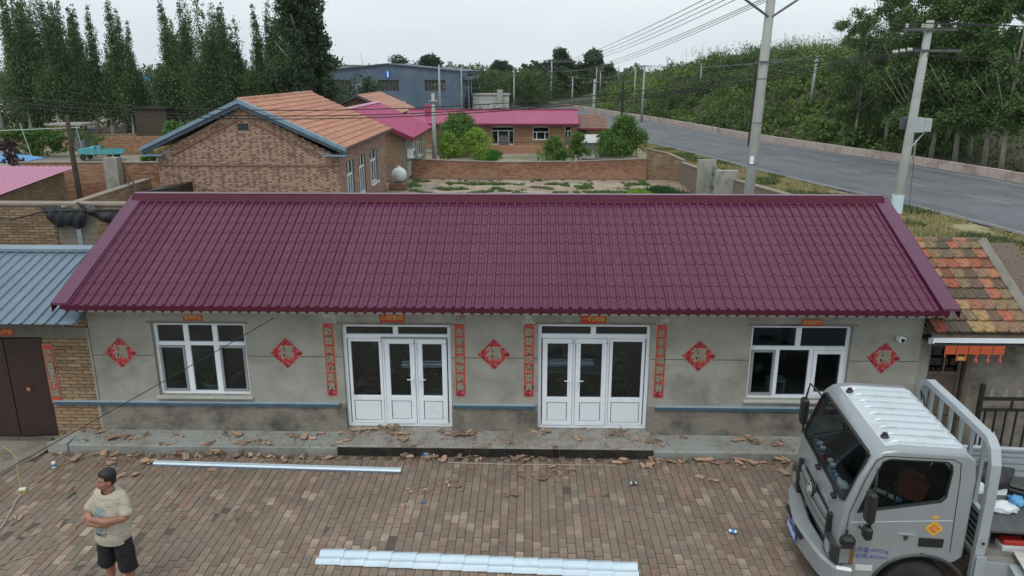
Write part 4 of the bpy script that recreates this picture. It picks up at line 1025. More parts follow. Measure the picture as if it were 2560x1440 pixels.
h3p(MB().box(-10.6, 4.17, 64.36, 64.395, 1.97, 2.13), 'eave_board', M_pinkd); h3p(MB().box(-10.6, 4.2, 67.9, 68.1, 3.07, 3.14), 'ridge_cap', M_pinkd)
h3p(MB().box(-9.3, 3.95, Y3-.04, Y3-.014, 1.86, 1.93), 'string_course', M_mortar)
h3p(MB().box(-9.3, 3.95, Y3-.04, Y3-.014, .55, .6), 'string_course', M_mortar)
M_greyd = mat('grey_door', [(.10, .10, .115), (.15, .15, .165)], 4, .6)
def far_win(a, b_, c, d, mids, tz, panel=None):
    fr = MB(); Yf = Y3+.05
    for (p_, q_, r_, s_) in frame_of(a, b_, c, d, .07): fr.box(p_, q_, Yf, Yf+.05, r_, s_)
    fr.box(a+.07, b_-.07, Yf, Yf+.05, tz-.03, tz+.03)
    for mm in mids: fr.box(mm-.035, mm+.035, Yf, Yf+.05, c+.07, tz-.03)
    o = h3p(fr, 'door' if panel else 'window', M_white)
    MB().box(a+.03, b_-.03, Yf+.02, Yf+.03, c+.03, d-.03).build('pane', M_greenglass, o)
    if panel: MB().box(panel[0], panel[1], Yf-.03, Yf-.005, c, c+.75).build('door_panel', M_greyd, o)
    return o
far_win(*ops[0], [-2.65, -1.75], 1.5, (-2.6, -1.75)); far_win(*ops[1], [.6, 1.3], 1.4); far_win(*ops[2], [3.22], 1.5, (2.97, 3.48))
h3p(MB().box(-9.0, -8.5, 66.6, 67.1, 2.6, 3.6), 'chimney', M_pink)
# small tiled annex right of the long house
h4 = empty('tiled_annex', (5, 66, 0), label='small brick lean-to with old brown tiles right of the long magenta roof', cat='shed')
part(MB().box(3.97, 6.3, 65.6, 68.6, 0, 1.72), 'wall', M_brick_tan, h4)
M_brtile = mat('brown_tile', [(.14, .075, .055), (.24, .14, .11), (.19, .11, .085)], 9, .9, attr='rnd', attrmix=.7)
b = MB()
for rw in range(9):
    for k in range(13):
        y0 = 65.1+rw*.38; z0 = 1.68+rw*.11; xa = 3.97+k*.2; r = random.random(); dz = random.uniform(0, .02)
        b.poly([(xa, y0, z0+.05+dz), (xa+.19, y0, z0+.05+dz), (xa+.19, y0+.42, z0+.13+dz), (xa, y0+.42, z0+.13+dz), (xa, y0, z0), (xa+.19, y0, z0)], [(0, 1, 2, 3), (4, 5, 1, 0)], r)
part(b, 'tile_field', M_brtile, h4, kind='stuff')
part(MB().box(3.97, 6.6, 64.98, 65.05, 1.58, 1.70), 'fascia', M_pinkd, h4)
part(MB().box(4.2, 4.75, 65.55, 65.59, .95, 1.5), 'window', M_dark, h4)
part(MB().prism([(65.2, 1.64), (68.6, 2.6), (68.6, 1.7), (65.6, 1.6)], 'x', 6.55, 6.6), 'verge', M_brick_tan, h4)
# pale metal lean-to with dark opening behind the garden shrubs
t = empty('garden_shed', (6.2, 58.5, 0), label='low pale corrugated lean-to with a dark open front among the garden shrubs', cat='shed')
M_pale = mat('pale_sheet', [(.42, .43, .42), (.5, .51, .5)], 3, .6, dirt=(.3, .29, .26), dpos=(.5, .8))
ribslope(MB(), 'x', -2.4, 2.0, (-.6, 1.15), (2.2, 1.55), .2, .02).build('roof_sheet', M_pale, t)
MB().box(-2.3, 1.9, 2.0, 2.1, 0, 1.4).build('rear_wall', M_dark, t); MB().box(-2.3, -.9, -.1, 0, 0, 1.1).build('front_wall', M_pale, t)
for x in (-2.3, -.2, 1.85): MB().box(x, x+.07, -.4, -.33, 0, 1.16).build('post', M_wood, t)
for k in range(4): MB().box(-2.4+.02*k, 1.6, -1.9-.1*k, -1.55-.1*k, .05*k, .05*k+.045).build('plank', M_pale, t)

# ================================================================ WAREHOUSE
wh = empty('warehouse', (-22, 125, 0), label='big weathered blue metal warehouse with the white number 1 in a blue disc', cat='warehouse')
def whp(bm_, nm, m, **k): return part(bm_, nm, m, wh, **k)
M_wh = mat('weathered_blue_sheet', [(.05, .082, .13), (.08, .12, .18), (.11, .15, .205)], .6, .6, stretch=(5, 1, .5), attr='rnd', attrmix=.25, dirt=(.17, .19, .22), dscale=.35, dpos=(.5, .8))
wx0, wx1, wxr, wy = -34.2, -10.8, -22.6, 125.0
roofz = lambda x: 6.2+(7.3-6.2)*(1-abs(x-wxr)/11.7)
wo = [(-31.6, -28.5, 3.22, 4.9), (-24.2, -20.9, 3.22, 4.9), (-16.75, -13.45, 3.22, 4.9)]
x = wx0
while x < wx1-.01:
    x1 = x
    nxt = min([v for o in wo for v in o[:2] if v > x+.01]+[wx1, x+.95]); xm = (x+nxt)/2; r = random.random()
    hole = [o for o in wo if o[0] < xm < o[1]]
    b = MB(); off = .02*(int(x*7) % 2)
    if hole:
        o = hole[0]; whp(MB().prism([(x, -.1), (nxt, -.1), (nxt, o[2]), (x, o[2])], 'y', wy-off, wy+.2, r), 'wall_panel', M_wh); b.prism([(x, o[3]), (nxt, o[3]), (nxt, roofz(nxt)), (x, roofz(x))], 'y', wy-off, wy+.2, r)
    else: b.prism([(x, -.1), (nxt, -.1), (nxt, roofz(nxt)), (x, roofz(x))], 'y', wy-off, wy+.2, r)
    whp(b, 'wall_panel', M_wh); x = nxt
for (a, b_, c, d) in wo:
    o = whp(MB().box(a, b_, wy+.25, wy+.3, c, d), 'window', mat('broken_dark_glass', [(.02, .02, .02), (.06, .06, .055), (.03, .03, .028)], 2, .3))
    for k in range(1, 6): MB().box(a+(b_-a)*k/6-.03, a+(b_-a)*k/6+.03, wy+.15, wy+.24, c, d).build('mullion', M_greyd, o)
    MB().box(a, b_, wy+.15, wy+.235, (c+d)/2-.03, (c+d)/2+.03).build('mullion', M_greyd, o)
whp(MB().box(wx1-.2, wx1, wy+.2, 175, 0, 6.2), 'side_wall', M_wh); whp(MB().box(wx0, wx0+.2, wy+.2, 175, 0, 6.2), 'side_wall', M_wh)
whp(MB().prism([(wx0-.2, 6.15), (wxr, 7.27), (wx1+.2, 6.15), (wx1+.2, 6.32), (wxr, 7.45), (wx0-.2, 6.32)], 'y', wy-.35, 175), 'roof', mat('dark_roof_sheet', [(.06, .09, .13), (.09, .12, .17)], 1, .6))
for k in range(6): whp(MB().tube([(wx1+.9, wy+2+k*6, 0), (wx1+.9, wy+2+k*6, 4.9)], .1, 6), 'pipe', M_steel)
whp(MB().box(wx1, wx1+1.2, wy+1, 150, 4.9, 5.3), 'duct', M_greyd)
whp(MB().box(-23.0, -19.8, wy-1.2, wy-.05, 1.35, 1.55), 'canopy', M_pale); whp(MB().box(-22.6, -20.2, wy-.06, wy-.03, 0, 1.3), 'doorway', M_dark)
whp(MB().tube([(wxr, wy+1, 7.3), (wxr, wy+1, 8.6)], .06, 6), 'vent_mast', M_pale); whp(MB().lathe([(.1, 7.9), (.35, 8.0), (.1, 8.1)], 8, c=(wxr, wy+1, 0)), 'vent_cap', M_pale)
o = whp(MB().lathe([(.62, wy-.09), (.62, wy-.045)], 24, c=(wxr+.02, 0, 5.72), axis='y'), 'number_sign', mat('sign_blue', [(.01, .10, .34), (.015, .13, .40)], 3, .5))
me = textmesh('1', 1.15, mat('sign_white', [(.8, .85, .88), (.85, .88, .9)], 3, .5), .05, name='numeral'); q = link('numeral', me, o, (wxr+.02, wy-.10, 5.72), (math.pi/2, 0, 0))
# sheds further left, blue roof behind the poplars
t = empty('blue_roof_shed', (-57, 122, 0), label='white shed with a bright blue roof glimpsed between the poplars', cat='shed')
MB().box(-6.5, 4, 0, 14, 0, 5.0).build('wall', mat('white_wall', [(.55, .6, .62), (.62, .66, .67)], 2, .7), t)
MB().prism([(-7, 4.9), (4.4, 4.9), (4.4, 5.1), (-1.2, 5.7), (-7, 5.2)], 'y', -.5, 14.5).build('roof', mat('bright_blue_sheet', [(.03, .16, .40), (.05, .22, .48)], 2, .5), t)
t = empty('white_tower_block', (-41.0, 165, 0), label='pale flat-roofed block standing behind the left end of the warehouse', cat='building')
MB().box(0, 4.0, 0, 8, 0, 7.3).build('wall', M_pale, t); MB().box(-.2, 4.2, -.2, 8.2, 7.31, 7.45).build('roof', M_greyd, t)
# small orange-roofed house before the warehouse
h5 = empty('small_orange_house', (-15.6, 75, 0), label='small brick gable house with plain orange roof between the gable house and the warehouse', cat='house')
def h5p(bm_, nm, m, **k): return part(bm_, nm, m, h5, **k)
h5p(MB().prism([(-19.3, 0), (-13.3, 0), (-13.3, 2.5), (-16.4, 3.95), (-19.3, 2.5)], 'y', 75, 75.3), 'gable_wall', M_brick_tan)
h5p(MB().box(-13.6, -13.3, 75.3, 86, 0, 2.5), 'side_wall', M_brick_tan); h5p(MB().box(-19.3, -19, 75.3, 86, 0, 2.5), 'side_wall', M_brick_tan)
b = MB()
for k in range(12):
    xa = -12.6-k*.33; za = 2.35+k*.148
    b.poly([(xa, 74.4, za+.05), (xa, 86.4, za+.05), (xa-.36, 86.4, za+.175), (xa-.36, 74.4, za+.175), (xa, 74.4, za-.02), (xa, 86.4, za-.02)], [(0, 1, 2, 3), (4, 5, 1, 0)], random.random())
h5p(b, 'roof', M_otile); h5p(MB().prism([(-20.1, 2.3), (-16.5, 4.1), (-16.5, 4.15), (-20.1, 2.35)], 'y', 74.4, 86.4), 'left_roof_slope', M_otile)
for sg, xe in ((1, -12.6), (-1, -20.1)):
    q = [(-16.5, 3.93), (xe, 2.2), (xe, 2.42), (-16.5, 4.17)]; q = q if sg > 0 else q[::-1]
    h5p(MB().prism(q, 'y', 74.3, 74.39), 'bargeboard', M_greyd)
# brick chimney in front of it
t = empty('brick_chimney', (-12.35, 42.2, 0), label='small brick chimney behind the ridge of the gable house', cat='chimney')
MB().box(-.25, .25, -.25, .25, 0, 5.2).build('stack', M_brick, t); MB().box(-.3, .3, -.3, .3, 5.201, 5.28).build('cap', M_conc, t)
# low white wall building right of the warehouse
t = empty('white_wall_building', (-8, 130, 0), label='low white walled outbuilding right of the warehouse', cat='outbuilding')
MB().box(-1.5, 4.5, 0, 6, 0, 2.4).build('wall', M_pale, t); MB().box(2.6, 3.5, -1, -.1, 0, 3.3).build('chimney', M_polebark, t); MB().box(-1.7, 4.7, -.2, 6.2, 2.401, 2.55).build('roof', M_conc, t)
t = empty('rubble_heap', (-6, 118, 0), label='heap of pale rubble behind the long pink roof', cat='rubble', kind='stuff')
P = RNG.normal(size=(300, 3))*[2.8, 1.2, .35]; P[:, 2] = np.abs(P[:, 2])+.4*np.exp(-P[:, 0]**2/4)
link('rubble', npmesh('rubble', leaves(P, RNG.random(300)*.3+.15), 4, M_conc), t)

# ================================================================ WALLS OF THE BACK YARDS
def brick_run(name, lab, pts, heights, m, cap=None, z0=0.0, rr=None, thick=.24, flip=False, core=None, single=None):
    """free-standing brick wall along points; heights of the top at each point"""
    base = Vector((pts[0][0], pts[0][1], 0)); t = empty(name, base, label=lab, cat='wall')
    core_b = MB(); fb = MB(); cp = MB()
    for i in range(len(pts)-1):
        a, c = Vector((*pts[i], 0)), Vector((*pts[i+1], 0)); d = c-a; L = d.length; d.normalize(); h0, h1 = heights[i], heights[i+1]
        nrm = Vector((d.y, -d.x, 0))*(-1 if flip else 1); back = -nrm*thick
        q = [a, c, c+back, a+back]; vs = [(p.x, p.y, -.1) for p in q]+[(q[0].x, q[0].y, h0), (q[1].x, q[1].y, h1), (q[2].x, q[2].y, h1), (q[3].x, q[3].y, h0)]
        core_b.poly(vs, [(0, 3, 2, 1), (4, 5, 6, 7), (0, 1, 5, 4), (1, 2, 6, 5), (2, 3, 7, 6), (3, 0, 4, 7)])
        top = lambda u, h0=h0, h1=h1, L=L: h0+(h1-h0)*max(0, min(1, u/L))+.01
        if not flip: bricks(fb, a, d, 0, L, z0, max(h0, h1), top=top, rr=rr)
        else: bricks(fb, c, -d, 0, L, z0, max(h0, h1), top=lambda u, top=top, L=L: top(L-u), rr=rr)
        if cap:
            q = [a+nrm*.04, c+nrm*.04, c+back-nrm*.04, a+back-nrm*.04]; hh = [h0, h1, h1, h0]
            cp.poly([(p.x, p.y, z+.003) for p, z in zip(q, hh)]+[(p.x, p.y, z+.05) for p, z in zip(q, hh)], [(0, 3, 2, 1), (4, 5, 6, 7), (0, 1, 5, 4), (1, 2, 6, 5), (2, 3, 7, 6), (3, 0, 4, 7)], random.random())
    part(core_b, 'core', core or M_mortar, t); part(fb, 'brick_face', m, t, kind='stuff')
    if cap: part(cp, 'coping', cap, t)
    return t
M_cap = mat('dusty_coping', [(.20, .16, .125), (.29, .24, .195)], 3, .95)
rr_back = lambda u, z, k, row: min(1, max(0, .35+.35*math.sin(u*.6)*math.cos(z*3)+random.uniform(-.35, .35)))
brick_run('back_yard_wall', 'long weathered brick wall with dusty coping closing the weedy back yard', [(-7.2, 46.7), (-5, 46.65), (-1.6, 46.6), (2.5, 46.65), (7.1, 46.5)], [1.17, 1.06, .98, 1.02, 1.22], M_brick, M_cap, rr=rr_back)
brick_run('stepped_corner_wall', 'taller buff brick wall piece with a cracked coping beside the road', [(7.1, 46.8), (8.3, 46.5), (9.15, 45.6)], [1.80, 1.55, 1.20], M_brick_tan, M_cap)
brick_run('roadside_yard_wall', 'brick yard wall running toward the concrete gate piers', [(9.15, 45.4), (9.2, 37.5)], [1.15, 1.5], M_brick, M_cap, flip=True)
brick_run('near_roadside_wall', 'short brick wall in front of the concrete gate piers', [(9.2, 33.6), (9.3, 26)], [1.75, 2.2], M_brick, M_cap, flip=True)
M_pierc = mat('gate_pier_concrete', [(.25, .245, .22), (.33, .325, .295), (.20, .195, .175)], 2.5, .9, dirt=(.16, .15, .13), dscale=1.5, dpos=(.5, .75), stretch=(1, 1, .4))
MB().box(7.95, 8.75, 36.0, 36.35, 0, 2.35).build('gate_pier', M_pierc, label='taller concrete gate pier, the left one of the pair by the road', cat='gate pier')
MB().box(8.3, 9.25, 33.9, 34.3, 0, 2.12).build('gate_pier', M_pierc, label='shorter wider concrete gate pier, the right one of the pair by the road', cat='gate pier')
t = empty('green_gate', (8.6, 35.2, 0), label='narrow faded green metal gate standing open between the concrete piers', cat='gate')
b = MB().box(-.02, .02, -.8, .8, .1, 2.1)
b.build('gate_leaf', mat('faded_green', [(.10, .20, .16), (.17, .28, .23), (.2, .2, .17)], 4, .7), t)
for z in (.5, 1.1, 1.7): MB().box(-.045, -.0205, -.8, .8, z, z+.05).build('rail', M_rust, t)
# left side walls
brick_run('left_rear_wall', 'brick wall between the pink roof and the gable house, far left yard', [(-22.5, 33.2), (-15.25, 33.2)], [2.46, 2.48], M_brick, M_cap, rr=rr_back, z0=.4)
MB().box(-18.45, -17.85, 32.7, 33.15, 0, 2.75).build('concrete_pier', M_pierc, label='square concrete pier standing against the left rear brick wall', cat='pier')
MB().box(-15.75, -15.35, 32.8, 33.15, 0, 2.4).build('concrete_pier', M_pierc, label='short concrete pier next to the corner of the gable house', cat='pier')
brick_run('slanting_yard_wall', 'brick wall rising away beside the maroon roof toward the gable house', [(-15.6, 24.5), (-15.5, 30.8)], [1.95, 2.1], M_brick_tan, M_cap, flip=False)
brick_run('cross_yard_wall', 'brick wall end with timber laid on top near the gable house', [(-19.2, 27.0), (-15.6, 27.2)], [1.6, 1.75], M_brick, M_cap)
t = empty('slab_stack', (-16.9, 25.6, 0), label='stack of grey roof slabs on the yard wall left of the gable house', cat='slab stack')
for k in range(8): MB().box(-.75+random.uniform(-.06, .06), .75, -.25, .25, 1.35+k*.065, 1.395+k*.065).build('slab', M_conc, t)
MB().box(-.8, .8, -.3, .3, 0, 1.34).build('base', M_brick_tan, t)
t = empty('black_sheet_roof', (-14.6, 29.4, 0), label='black plastic cover and poles between the yard wall and the gable house', cat='cover')
MB().prism([(-1.2, 1.2), (.9, 1.2), (.9, 2.05), (-.9, 1.75)], 'y', -.1, 1.2).build('cover', M_black, t)
for k in range(3): MB().tube([(-1.15+k*.22, -.2, 1.0), (-1.2+k*.2, -.2, 2.55-k*.1)], .04, 5).build('pole', M_wood, t)
# pink lean-to far left with brick side wall
ps = empty('pink_leanto', (-18.4, 28, 0), label='pink ribbed lean-to roof over a brick wall at the left edge', cat='shed')
x = -24.5
while x < -18.36:
    x1 = min(x+1.0, -18.35); part(ribslope(MB(), 'x', x, x1, (22.6, 1.98), (30.6, 2.64), .25, .03, random.random()), 'roof_sheet', M_pinkl, ps); x = x1
part(MB().box(-24, -18.72, 22.9, 30.3, 0, 1.9), 'wall', M_mortar, ps)
b = MB(); bricks(b, Vector((-18.7, 0, 0)), Vector((0, 1, 0)), 22.9, 30.2, .2, 2.5, top=lambda u: 1.92+(u-22.6)*.0825); part(b, 'brick_face', M_brick_tan, ps, kind='stuff')
part(MB().prism([(22.9, 1.9), (30.2, 1.9), (30.2, 2.5), (22.9, 1.95)], 'x', -19, -18.705), 'wall_head', M_mortar, ps)
# near left wall with the wooden gate and the black tarpaulin
lw_ = empty('near_left_wall', (-11, 17.3, 0), label='tan brick wall behind the blue-grey gate roof, black tarpaulin hung over it', cat='wall')
part(MB().box(-14.5, -10.9, 17.01, 17.3, 0, 3.42), 'core', M_mortar, lw_); part(MB().box(-9.95, -7.7, 17.01, 17.3, 0, 3.42), 'core', M_mortar, lw_)
part(MB().box(-14.5, -7.7, 16.97, 17.34, 3.421, 3.47), 'coping', M_cap, lw_)
MVL = brick_variants(M_brick_tan, 12)
single_bricks(lw_, Vector((0, 17.0, 0)), Vector((1, 0, 0)), -13.2, -10.9, 2.48, 3.41, MVL, limit=140, zj=0)
single_bricks(lw_, Vector((0, 17.0, 0)), Vector((1, 0, 0)), -9.95, -8.4, 2.48, 3.41, MVL, limit=100)
t = empty('plank_gate', (-10.42, 17.05, 0), label='grey plank gate in the tan brick wall with a pale metal strip up its middle', cat='gate')
M_palewood = mat('pale_plank', [(.16, .14, .11), (.24, .215, .175)], 4, .9, stretch=(.6, 6, 6), bump=.3)
for k in range(8): MB().box(-.47, .47, -.03, .0, 2.2+k*.145, 2.2+k*.145+.135).build('plank', M_palewood, t)
MB().box(-.02, .09, -.055, -.031, 2.1, 3.4).build('strip', M_steel, t)
M_tarp = mat('black_tarpaulin', [(.012, .012, .013), (.03, .03, .032)], 6, .5, bump=.5, bscale=12)
def tarp(x0, x1, zt, depth, lab, seed):
    b = MB(); n = 22; m2 = 7
    for i in range(n+1):
        u = i/n; dr = depth*(math.sin(math.pi*u)**.6)*(1+.2*math.sin(seed+u*9))
        for j in range(m2+1):
            v = j/m2; b.v.append((x0+(x1-x0)*u, 16.9-.06*math.sin(v*math.pi)-.035*math.sin(u*30+v*5), zt+.05*math.sin(u*5+seed)-dr*v-.08*math.sin(math.pi*u)))
    for i in range(n):
        for j in range(m2): a = i*(m2+1)+j; b.f.append((a, a+1, a+m2+2, a+m2+1)); b.r.append(.5)
    b.build('tarpaulin', M_tarp, smooth=True, label=lab, cat='tarpaulin', group='black tarpaulin swags over the left wall')
tarp(-11.1, -10.05, 3.44, .52, 'left swag of black tarpaulin hanging over the tan wall', 0)
tarp(-10.25, -8.65, 3.47, .40, 'right swag of black tarpaulin hanging over the tan wall', 2)
b = MB().tube([(-14.3, 16.85, 3.55), (-12.8, 16.85, 3.30), (-11.8, 16.85, 3.12), (-11.0, 16.85, 3.32), (-9.3, 16.85, 3.36)], .02, 5); b.build('drooping_cable', M_black, label='black cable drooping along the top of the tan wall', cat='cable')
P, r = blobpts([(0, 0, 0, 1.3, .8, .42)], 900, .2)
o = link('dark_heap', npmesh('dark_heap', leaves(P, np.full(len(P), .07)), 4, M_tarp, r), None, (-12.9, 16.2, 2.52)); tag(o, 'dark heap behind the ridge of the blue-grey roof at the left edge', 'heap')
MB().box(-14.2, -11.8, 15.6, 16.6, 0, 2.42).build('heap_base', M_mortar, label='low block under the dark heap behind the blue-grey roof', cat='block')
# farther left yard: blue sheet roof, tricycle, wall, pergola
t = empty('blue_sheet_roof', (-28.5, 41, 0), label='bright blue sheet shelter roof far left beyond the pink lean-to', cat='shelter')
MB().prism([(-5, 1.95), (.6, 1.50), (.6, 1.55), (-.6, 1.70), (-5, 2.05)], 'y', 0, 2.6).build('roof', mat('blue_tarp', [(.04, .22, .50), (.08, .30, .58)], 2, .5, bump=.3, bscale=3), t)
for x in (-4.5, .3): MB().box(x, x+.1, .1, .2, 0, 1.4).build('post', M_wood, t)
brick_run('far_left_wall', 'brick wall in front of the poplar grove', [(-34, 60), (-26, 60.5)], [1.35, 1.4], M_brick, None, thick=.3)
brick_run('grove_wall', 'low brick wall at the foot of the poplars', [(-52, 66), (-34, 66)], [1.0, 1.05], M_brick_tan, None)
p = MB(); p.face([(-36, 50, -.03), (-24, 50, -.03), (-24, 58, -.03), (-37, 58, -.03)]); p.build('concrete_court', M_conc_y, kind='structure')
M_turq = mat('turquoise_paint', [(.05, .26, .30), (.09, .36, .40)], 3, .5)
t = empty('cargo_tricycle', (W(250, 392, 56).x, 56, 0), label='turquoise farm vehicle parked before the far left brick wall', cat='farm vehicle')
MB().prism([(-1.9, .55), (-.2, .5), (-.2, 1.05), (-.6, 1.25), (-1.9, 1.0)], 'y', -.6, .6).build('cab', M_turq, t, bevel=.04)
MB().box(-.1, 2.3, -.7, .7, .6, .68).build('bed', M_turq, t)
for yy in (-.7, .66): MB().box(-.1, 2.3, yy, yy+.04, .681, 1.0).build('side_board', M_turq, t)
MB().box(-.15, -.101, -.7, .7, .6, 1.35).build('head_board', M_turq, t)
for (x, yy) in ((-1.4, -.62), (-1.4, .62), (1.4, -.72), (1.4, .72)): MB().lathe([(.3, yy-.07), (.3, yy+.07)], 14, c=(x, 0, .3), axis='y').build('wheel', M_black, t)
MB().box(-.6, .0, -.3, .3, .7, 1.3).build('seat', mat('pale_blue_sheet', [(.25, .45, .5), (.3, .5, .55)], 2, .6), t)
t = empty('brick_hut', (-38.0, 63, 0), label='small brick hut with a flat slab roof before the poplar trunks', cat='hut')
MB().box(-1.6, .0, 0, 2, 0, 2.0).build('wall', M_brick, t); MB().box(.001, 1.1, .1, 1.9, 0, 1.6).build('side_wall', M_greyd, t); MB().box(-1.8, 1.2, -.2, 2.2, 2.001, 2.15).build('roof', M_conc, t)
t = empty('pergola', (-37.5, 57.0, 0), label='thin pale pole frame overgrown with vines in the far left yard', cat='pergola')
for (a, c) in (((0, 0, 0), (-.5, 0, 2.6)), ((-4, 0, 0), (-4, 0, 1.9)), ((4, 0, 0), (3.7, 0, 2.4))): MB().tube([a, c], .035, 5).build('pole', M_steel, t)
MB().tube([(-5.5, 0, 1.9), (4, 0, 2.3)], .025, 5).build('rail', M_steel, t)
# dark garden shed
[o for o in bpy.data.objects if o.name == 'cargo_tricycle'][0].scale = (.72, .72, .8)
t = empty('dark_shed', (-33.5, 68, 0), label='dark brown shed among the poplar trunks', cat='shed')
MB().box(-1.4, 1.4, 0, 2, 0, 3.1).build('wall', mat('dark_brown_wall', [(.05, .035, .025), (.08, .06, .045)], 3, .9), t); MB().box(-1.6, 1.6, -.2, 2.2, 3.101, 3.2).build('roof', M_black, t)
# ================================================================ POLES AND WIRES
def conc_pole(x, y, h, lean, lab, arms=(), r0=.15, r1=.095, z0=0.0, m=None, grp='concrete utility poles', rz=0.0):
    t = empty('utility_pole', (x, y, z0), rz, label=lab, cat='utility pole', group=grp)
    MB().tube([(0, 0, 0), (lean*h*.5, 0, h*.5), (lean*h, 0, h)], [r0, (r0+r1)/2, r1], 12).build('pole', m or M_polebark, t, smooth=True)
    for (z, L, kind) in arms:
        cx = lean*z
        if kind == 'bar':
            MB().box(cx-L/2, cx+L/2, -.14, -.07, z-.04, z+.04).build('crossarm', M_steelarm, t)
            for k in range(4):
                ix = cx-L/2+.08+(L-.16)*k/3
                MB().lathe([(.02, z+.04), (.055, z+.07), (.03, z+.1), (.055, z+.13), (.02, z+.16)], 8, c=(ix, -.105, 0)).build('insulator', M_insul, t)
        elif kind == 'side':
            MB().box(cx-.35, cx+L, -.12, -.07, z-.035, z+.035).build('crossarm', M_steelarm, t)
        elif kind == 'vee':
            for s_ in (-1, 1): MB().tube([(cx+s_*.05, -.1, z), (cx+s_*L, -.1, z+L*.62)], .035, 5).build('brace', M_steelarm, t)
    return t
M_steelarm = mat('steel_arm', [(.07, .08, .09), (.13, .14, .15)], 5, .5, metal=.4)
M_insul = mat('insulator', [(.45, .42, .40), (.55, .5, .48)], 5, .3)
p1 = conc_pole(6.55, 23, 10.6, .028, 'tall concrete utility pole behind the roof with a V brace near its top', [(7.85, .75, 'vee'), (7.85+.6, 1.7, 'bar')], .165, .115)
MB().box(-.30+.19, .52+.19, -.16, -.11, 6.60, 6.65).build('crossarm', M_steelarm, p1)
MB().lathe([(.02, 6.42), (.05, 6.46), (.02, 6.56)], 8, c=(.66, -.13, 0)).build('insulator', M_black, p1)
MB().box(-.02, .09, -.175, -.15, 3.72, 3.95).build('notice', M_white, p1)
for z in (3.7, 4.9, 6.15): MB().lathe([(.150-.004*z+.02, z), (.150-.004*z+.02, z+.02)], 12, c=(.028*z, 0, 0)).build('band', M_steelarm, p1)
p2 = conc_pole(11.0, 23, 7.75, .040, 'concrete utility pole with two crossarms and a grey box, right of the house', [(7.50, 1.5, 'bar'), (6.93, 1.0, 'side')], .16, .105)
for k in range(3): MB().lathe([(.02, -.12-k*.2), (.06, -.16-k*.2), (.03, -.2-k*.2), (.06, -.24-k*.2), (.02, -.28-k*.2)], 8, c=(0, -.1, 6.96-k*.03), axis='x').build('insulator', M_insul, p2)
MB().box(-.02, .45, .1, .3, 4.72, 5.05).build('bracket', M_steelarm, p2)
MB().box(.22, .52, -.12, .14, 4.64, 5.06).build('junction_box', mat('box_grey', [(.30, .36, .38), (.38, .43, .45)], 4, .6), p2, bevel=.01)
MB().box(.53, .74, -.1, .12, 4.66, 5.04).build('junction_box', mat('box_grey', [(.30, .36, .38), (.38, .43, .45)], 4, .6), p2, bevel=.01)
MB().tube([(.28, 0, 4.64), (.05, 0, 3.95)], .02, 5).build('conduit', M_steelarm, p2); MB().tube([(.62, 0, 4.66), (.12, 0, 4.0)], .02, 5).build('conduit', M_insul, p2)
MB().lathe([(.172, 2.25), (.166, 2.8)], 12, c=(.10, 0, 0)).build('notice', mat('pole_notice', [(.45, .6, .68), (.6, .7, .75)], 9, .7), p2)
def pole_px(px, pyb, pyt, Y, lean, lab, arms, r0=.15, z0=None, **k):
    b_ = W(px, pyb, Y); t_ = W(px, pyt, Y); zb = b_.z if z0 is None else z0
    return conc_pole(b_.x, Y, t_.z-zb, lean, lab, arms(t_.z-zb), r0, r0*.62, zb, **k)
pe = pole_px(1604, 300, 163, 100, .012, 'concrete utility pole with a wide crossarm beside the road, behind the garden shrubs', lambda h: [(h-.1, 1.8, 'bar')], .17, z0=0)
pole_px(1585, 262, 168, 118, .0, 'slim concrete pole just left of the wide-armed roadside pole', lambda h: [], .13)
pb = pole_px(1377, 258, 150, 158, .01, 'tallest far roadside utility pole with two wide crossarms, before the dark tree', lambda h: [(h-.1, 3.6, 'bar'), (h-1.4, 3.6, 'bar'), (h-2.4, 1.3, 'vee')], .22, z0=0)
pole_px(1285, 275, 178, 134, .0, 'far utility pole behind the left half of the long magenta roof', lambda h: [(h-.7, 2.2, 'bar')], .17, z0=0)
pole_px(1430, 272, 192, 138, .0, 'far utility pole behind the right end of the long magenta roof', lambda h: [(h-.1, 1.6, 'bar'), (h-1.5, 1.6, 'bar')], .17, z0=0)
pole_px(1482, 325, 198, 86, .01, 'rust-topped utility pole with a transformer bracket right of the tiled annex', lambda h: [(h-.35, 2.6, 'bar')], .20, z0=0)
pole_px(1490, 230, 167, 150, .0, 'thin far pole before the second dark tree', lambda h: [], .13)
pole_px(1500, 232, 178, 146, .0, 'thin far pole with a small crossarm right of the second dark tree', lambda h: [(h-.1, 1.2, 'bar')], .13)
pole_px(1546, 200, 165, 150, .0, 'thin far pole standing on the shrubby hill crest', lambda h: [], .12)
pole_px(1750, 220, 160, 112, .004, 'small pole on the shrubby hillside left of the big pole', lambda h: [(h-.1, .9, 'bar')], .13)
pole_px(2026, 262, 140, 78, .035, 'leaning concrete pole in the bushes between the two big poles', lambda h: [(h-.1, 1.4, 'bar'), (h-.6, .5, 'bar')], .17)
pole_px(1240, 212, 175, 180, .0, 'distant thin pole left of the far roadside poles', lambda h: [(h-.5, 1.5, 'bar')], .13)
pole_px(1216, 200, 185, 200, .0, 'most distant tiny pole above the bushes', lambda h: [], .12)
pole_px(1100, 272, 162, 112, .0, 'concrete pole in front of the right part of the blue warehouse', lambda h: [(h-2.8, 1.4, 'bar')], .19, z0=0)
pole_px(1087, 400, 233, 52, .0, 'grey concrete pole between the pink roofs, before the dark green tree', lambda h: [(h-.6, .6, 'bar')], .17, z0=0)
pole_px(1155, 272, 168, 118, .0, 'thin pole at the right corner of the blue warehouse', lambda h: [(h-3, 5.5, 'bar')], .12, z0=0)
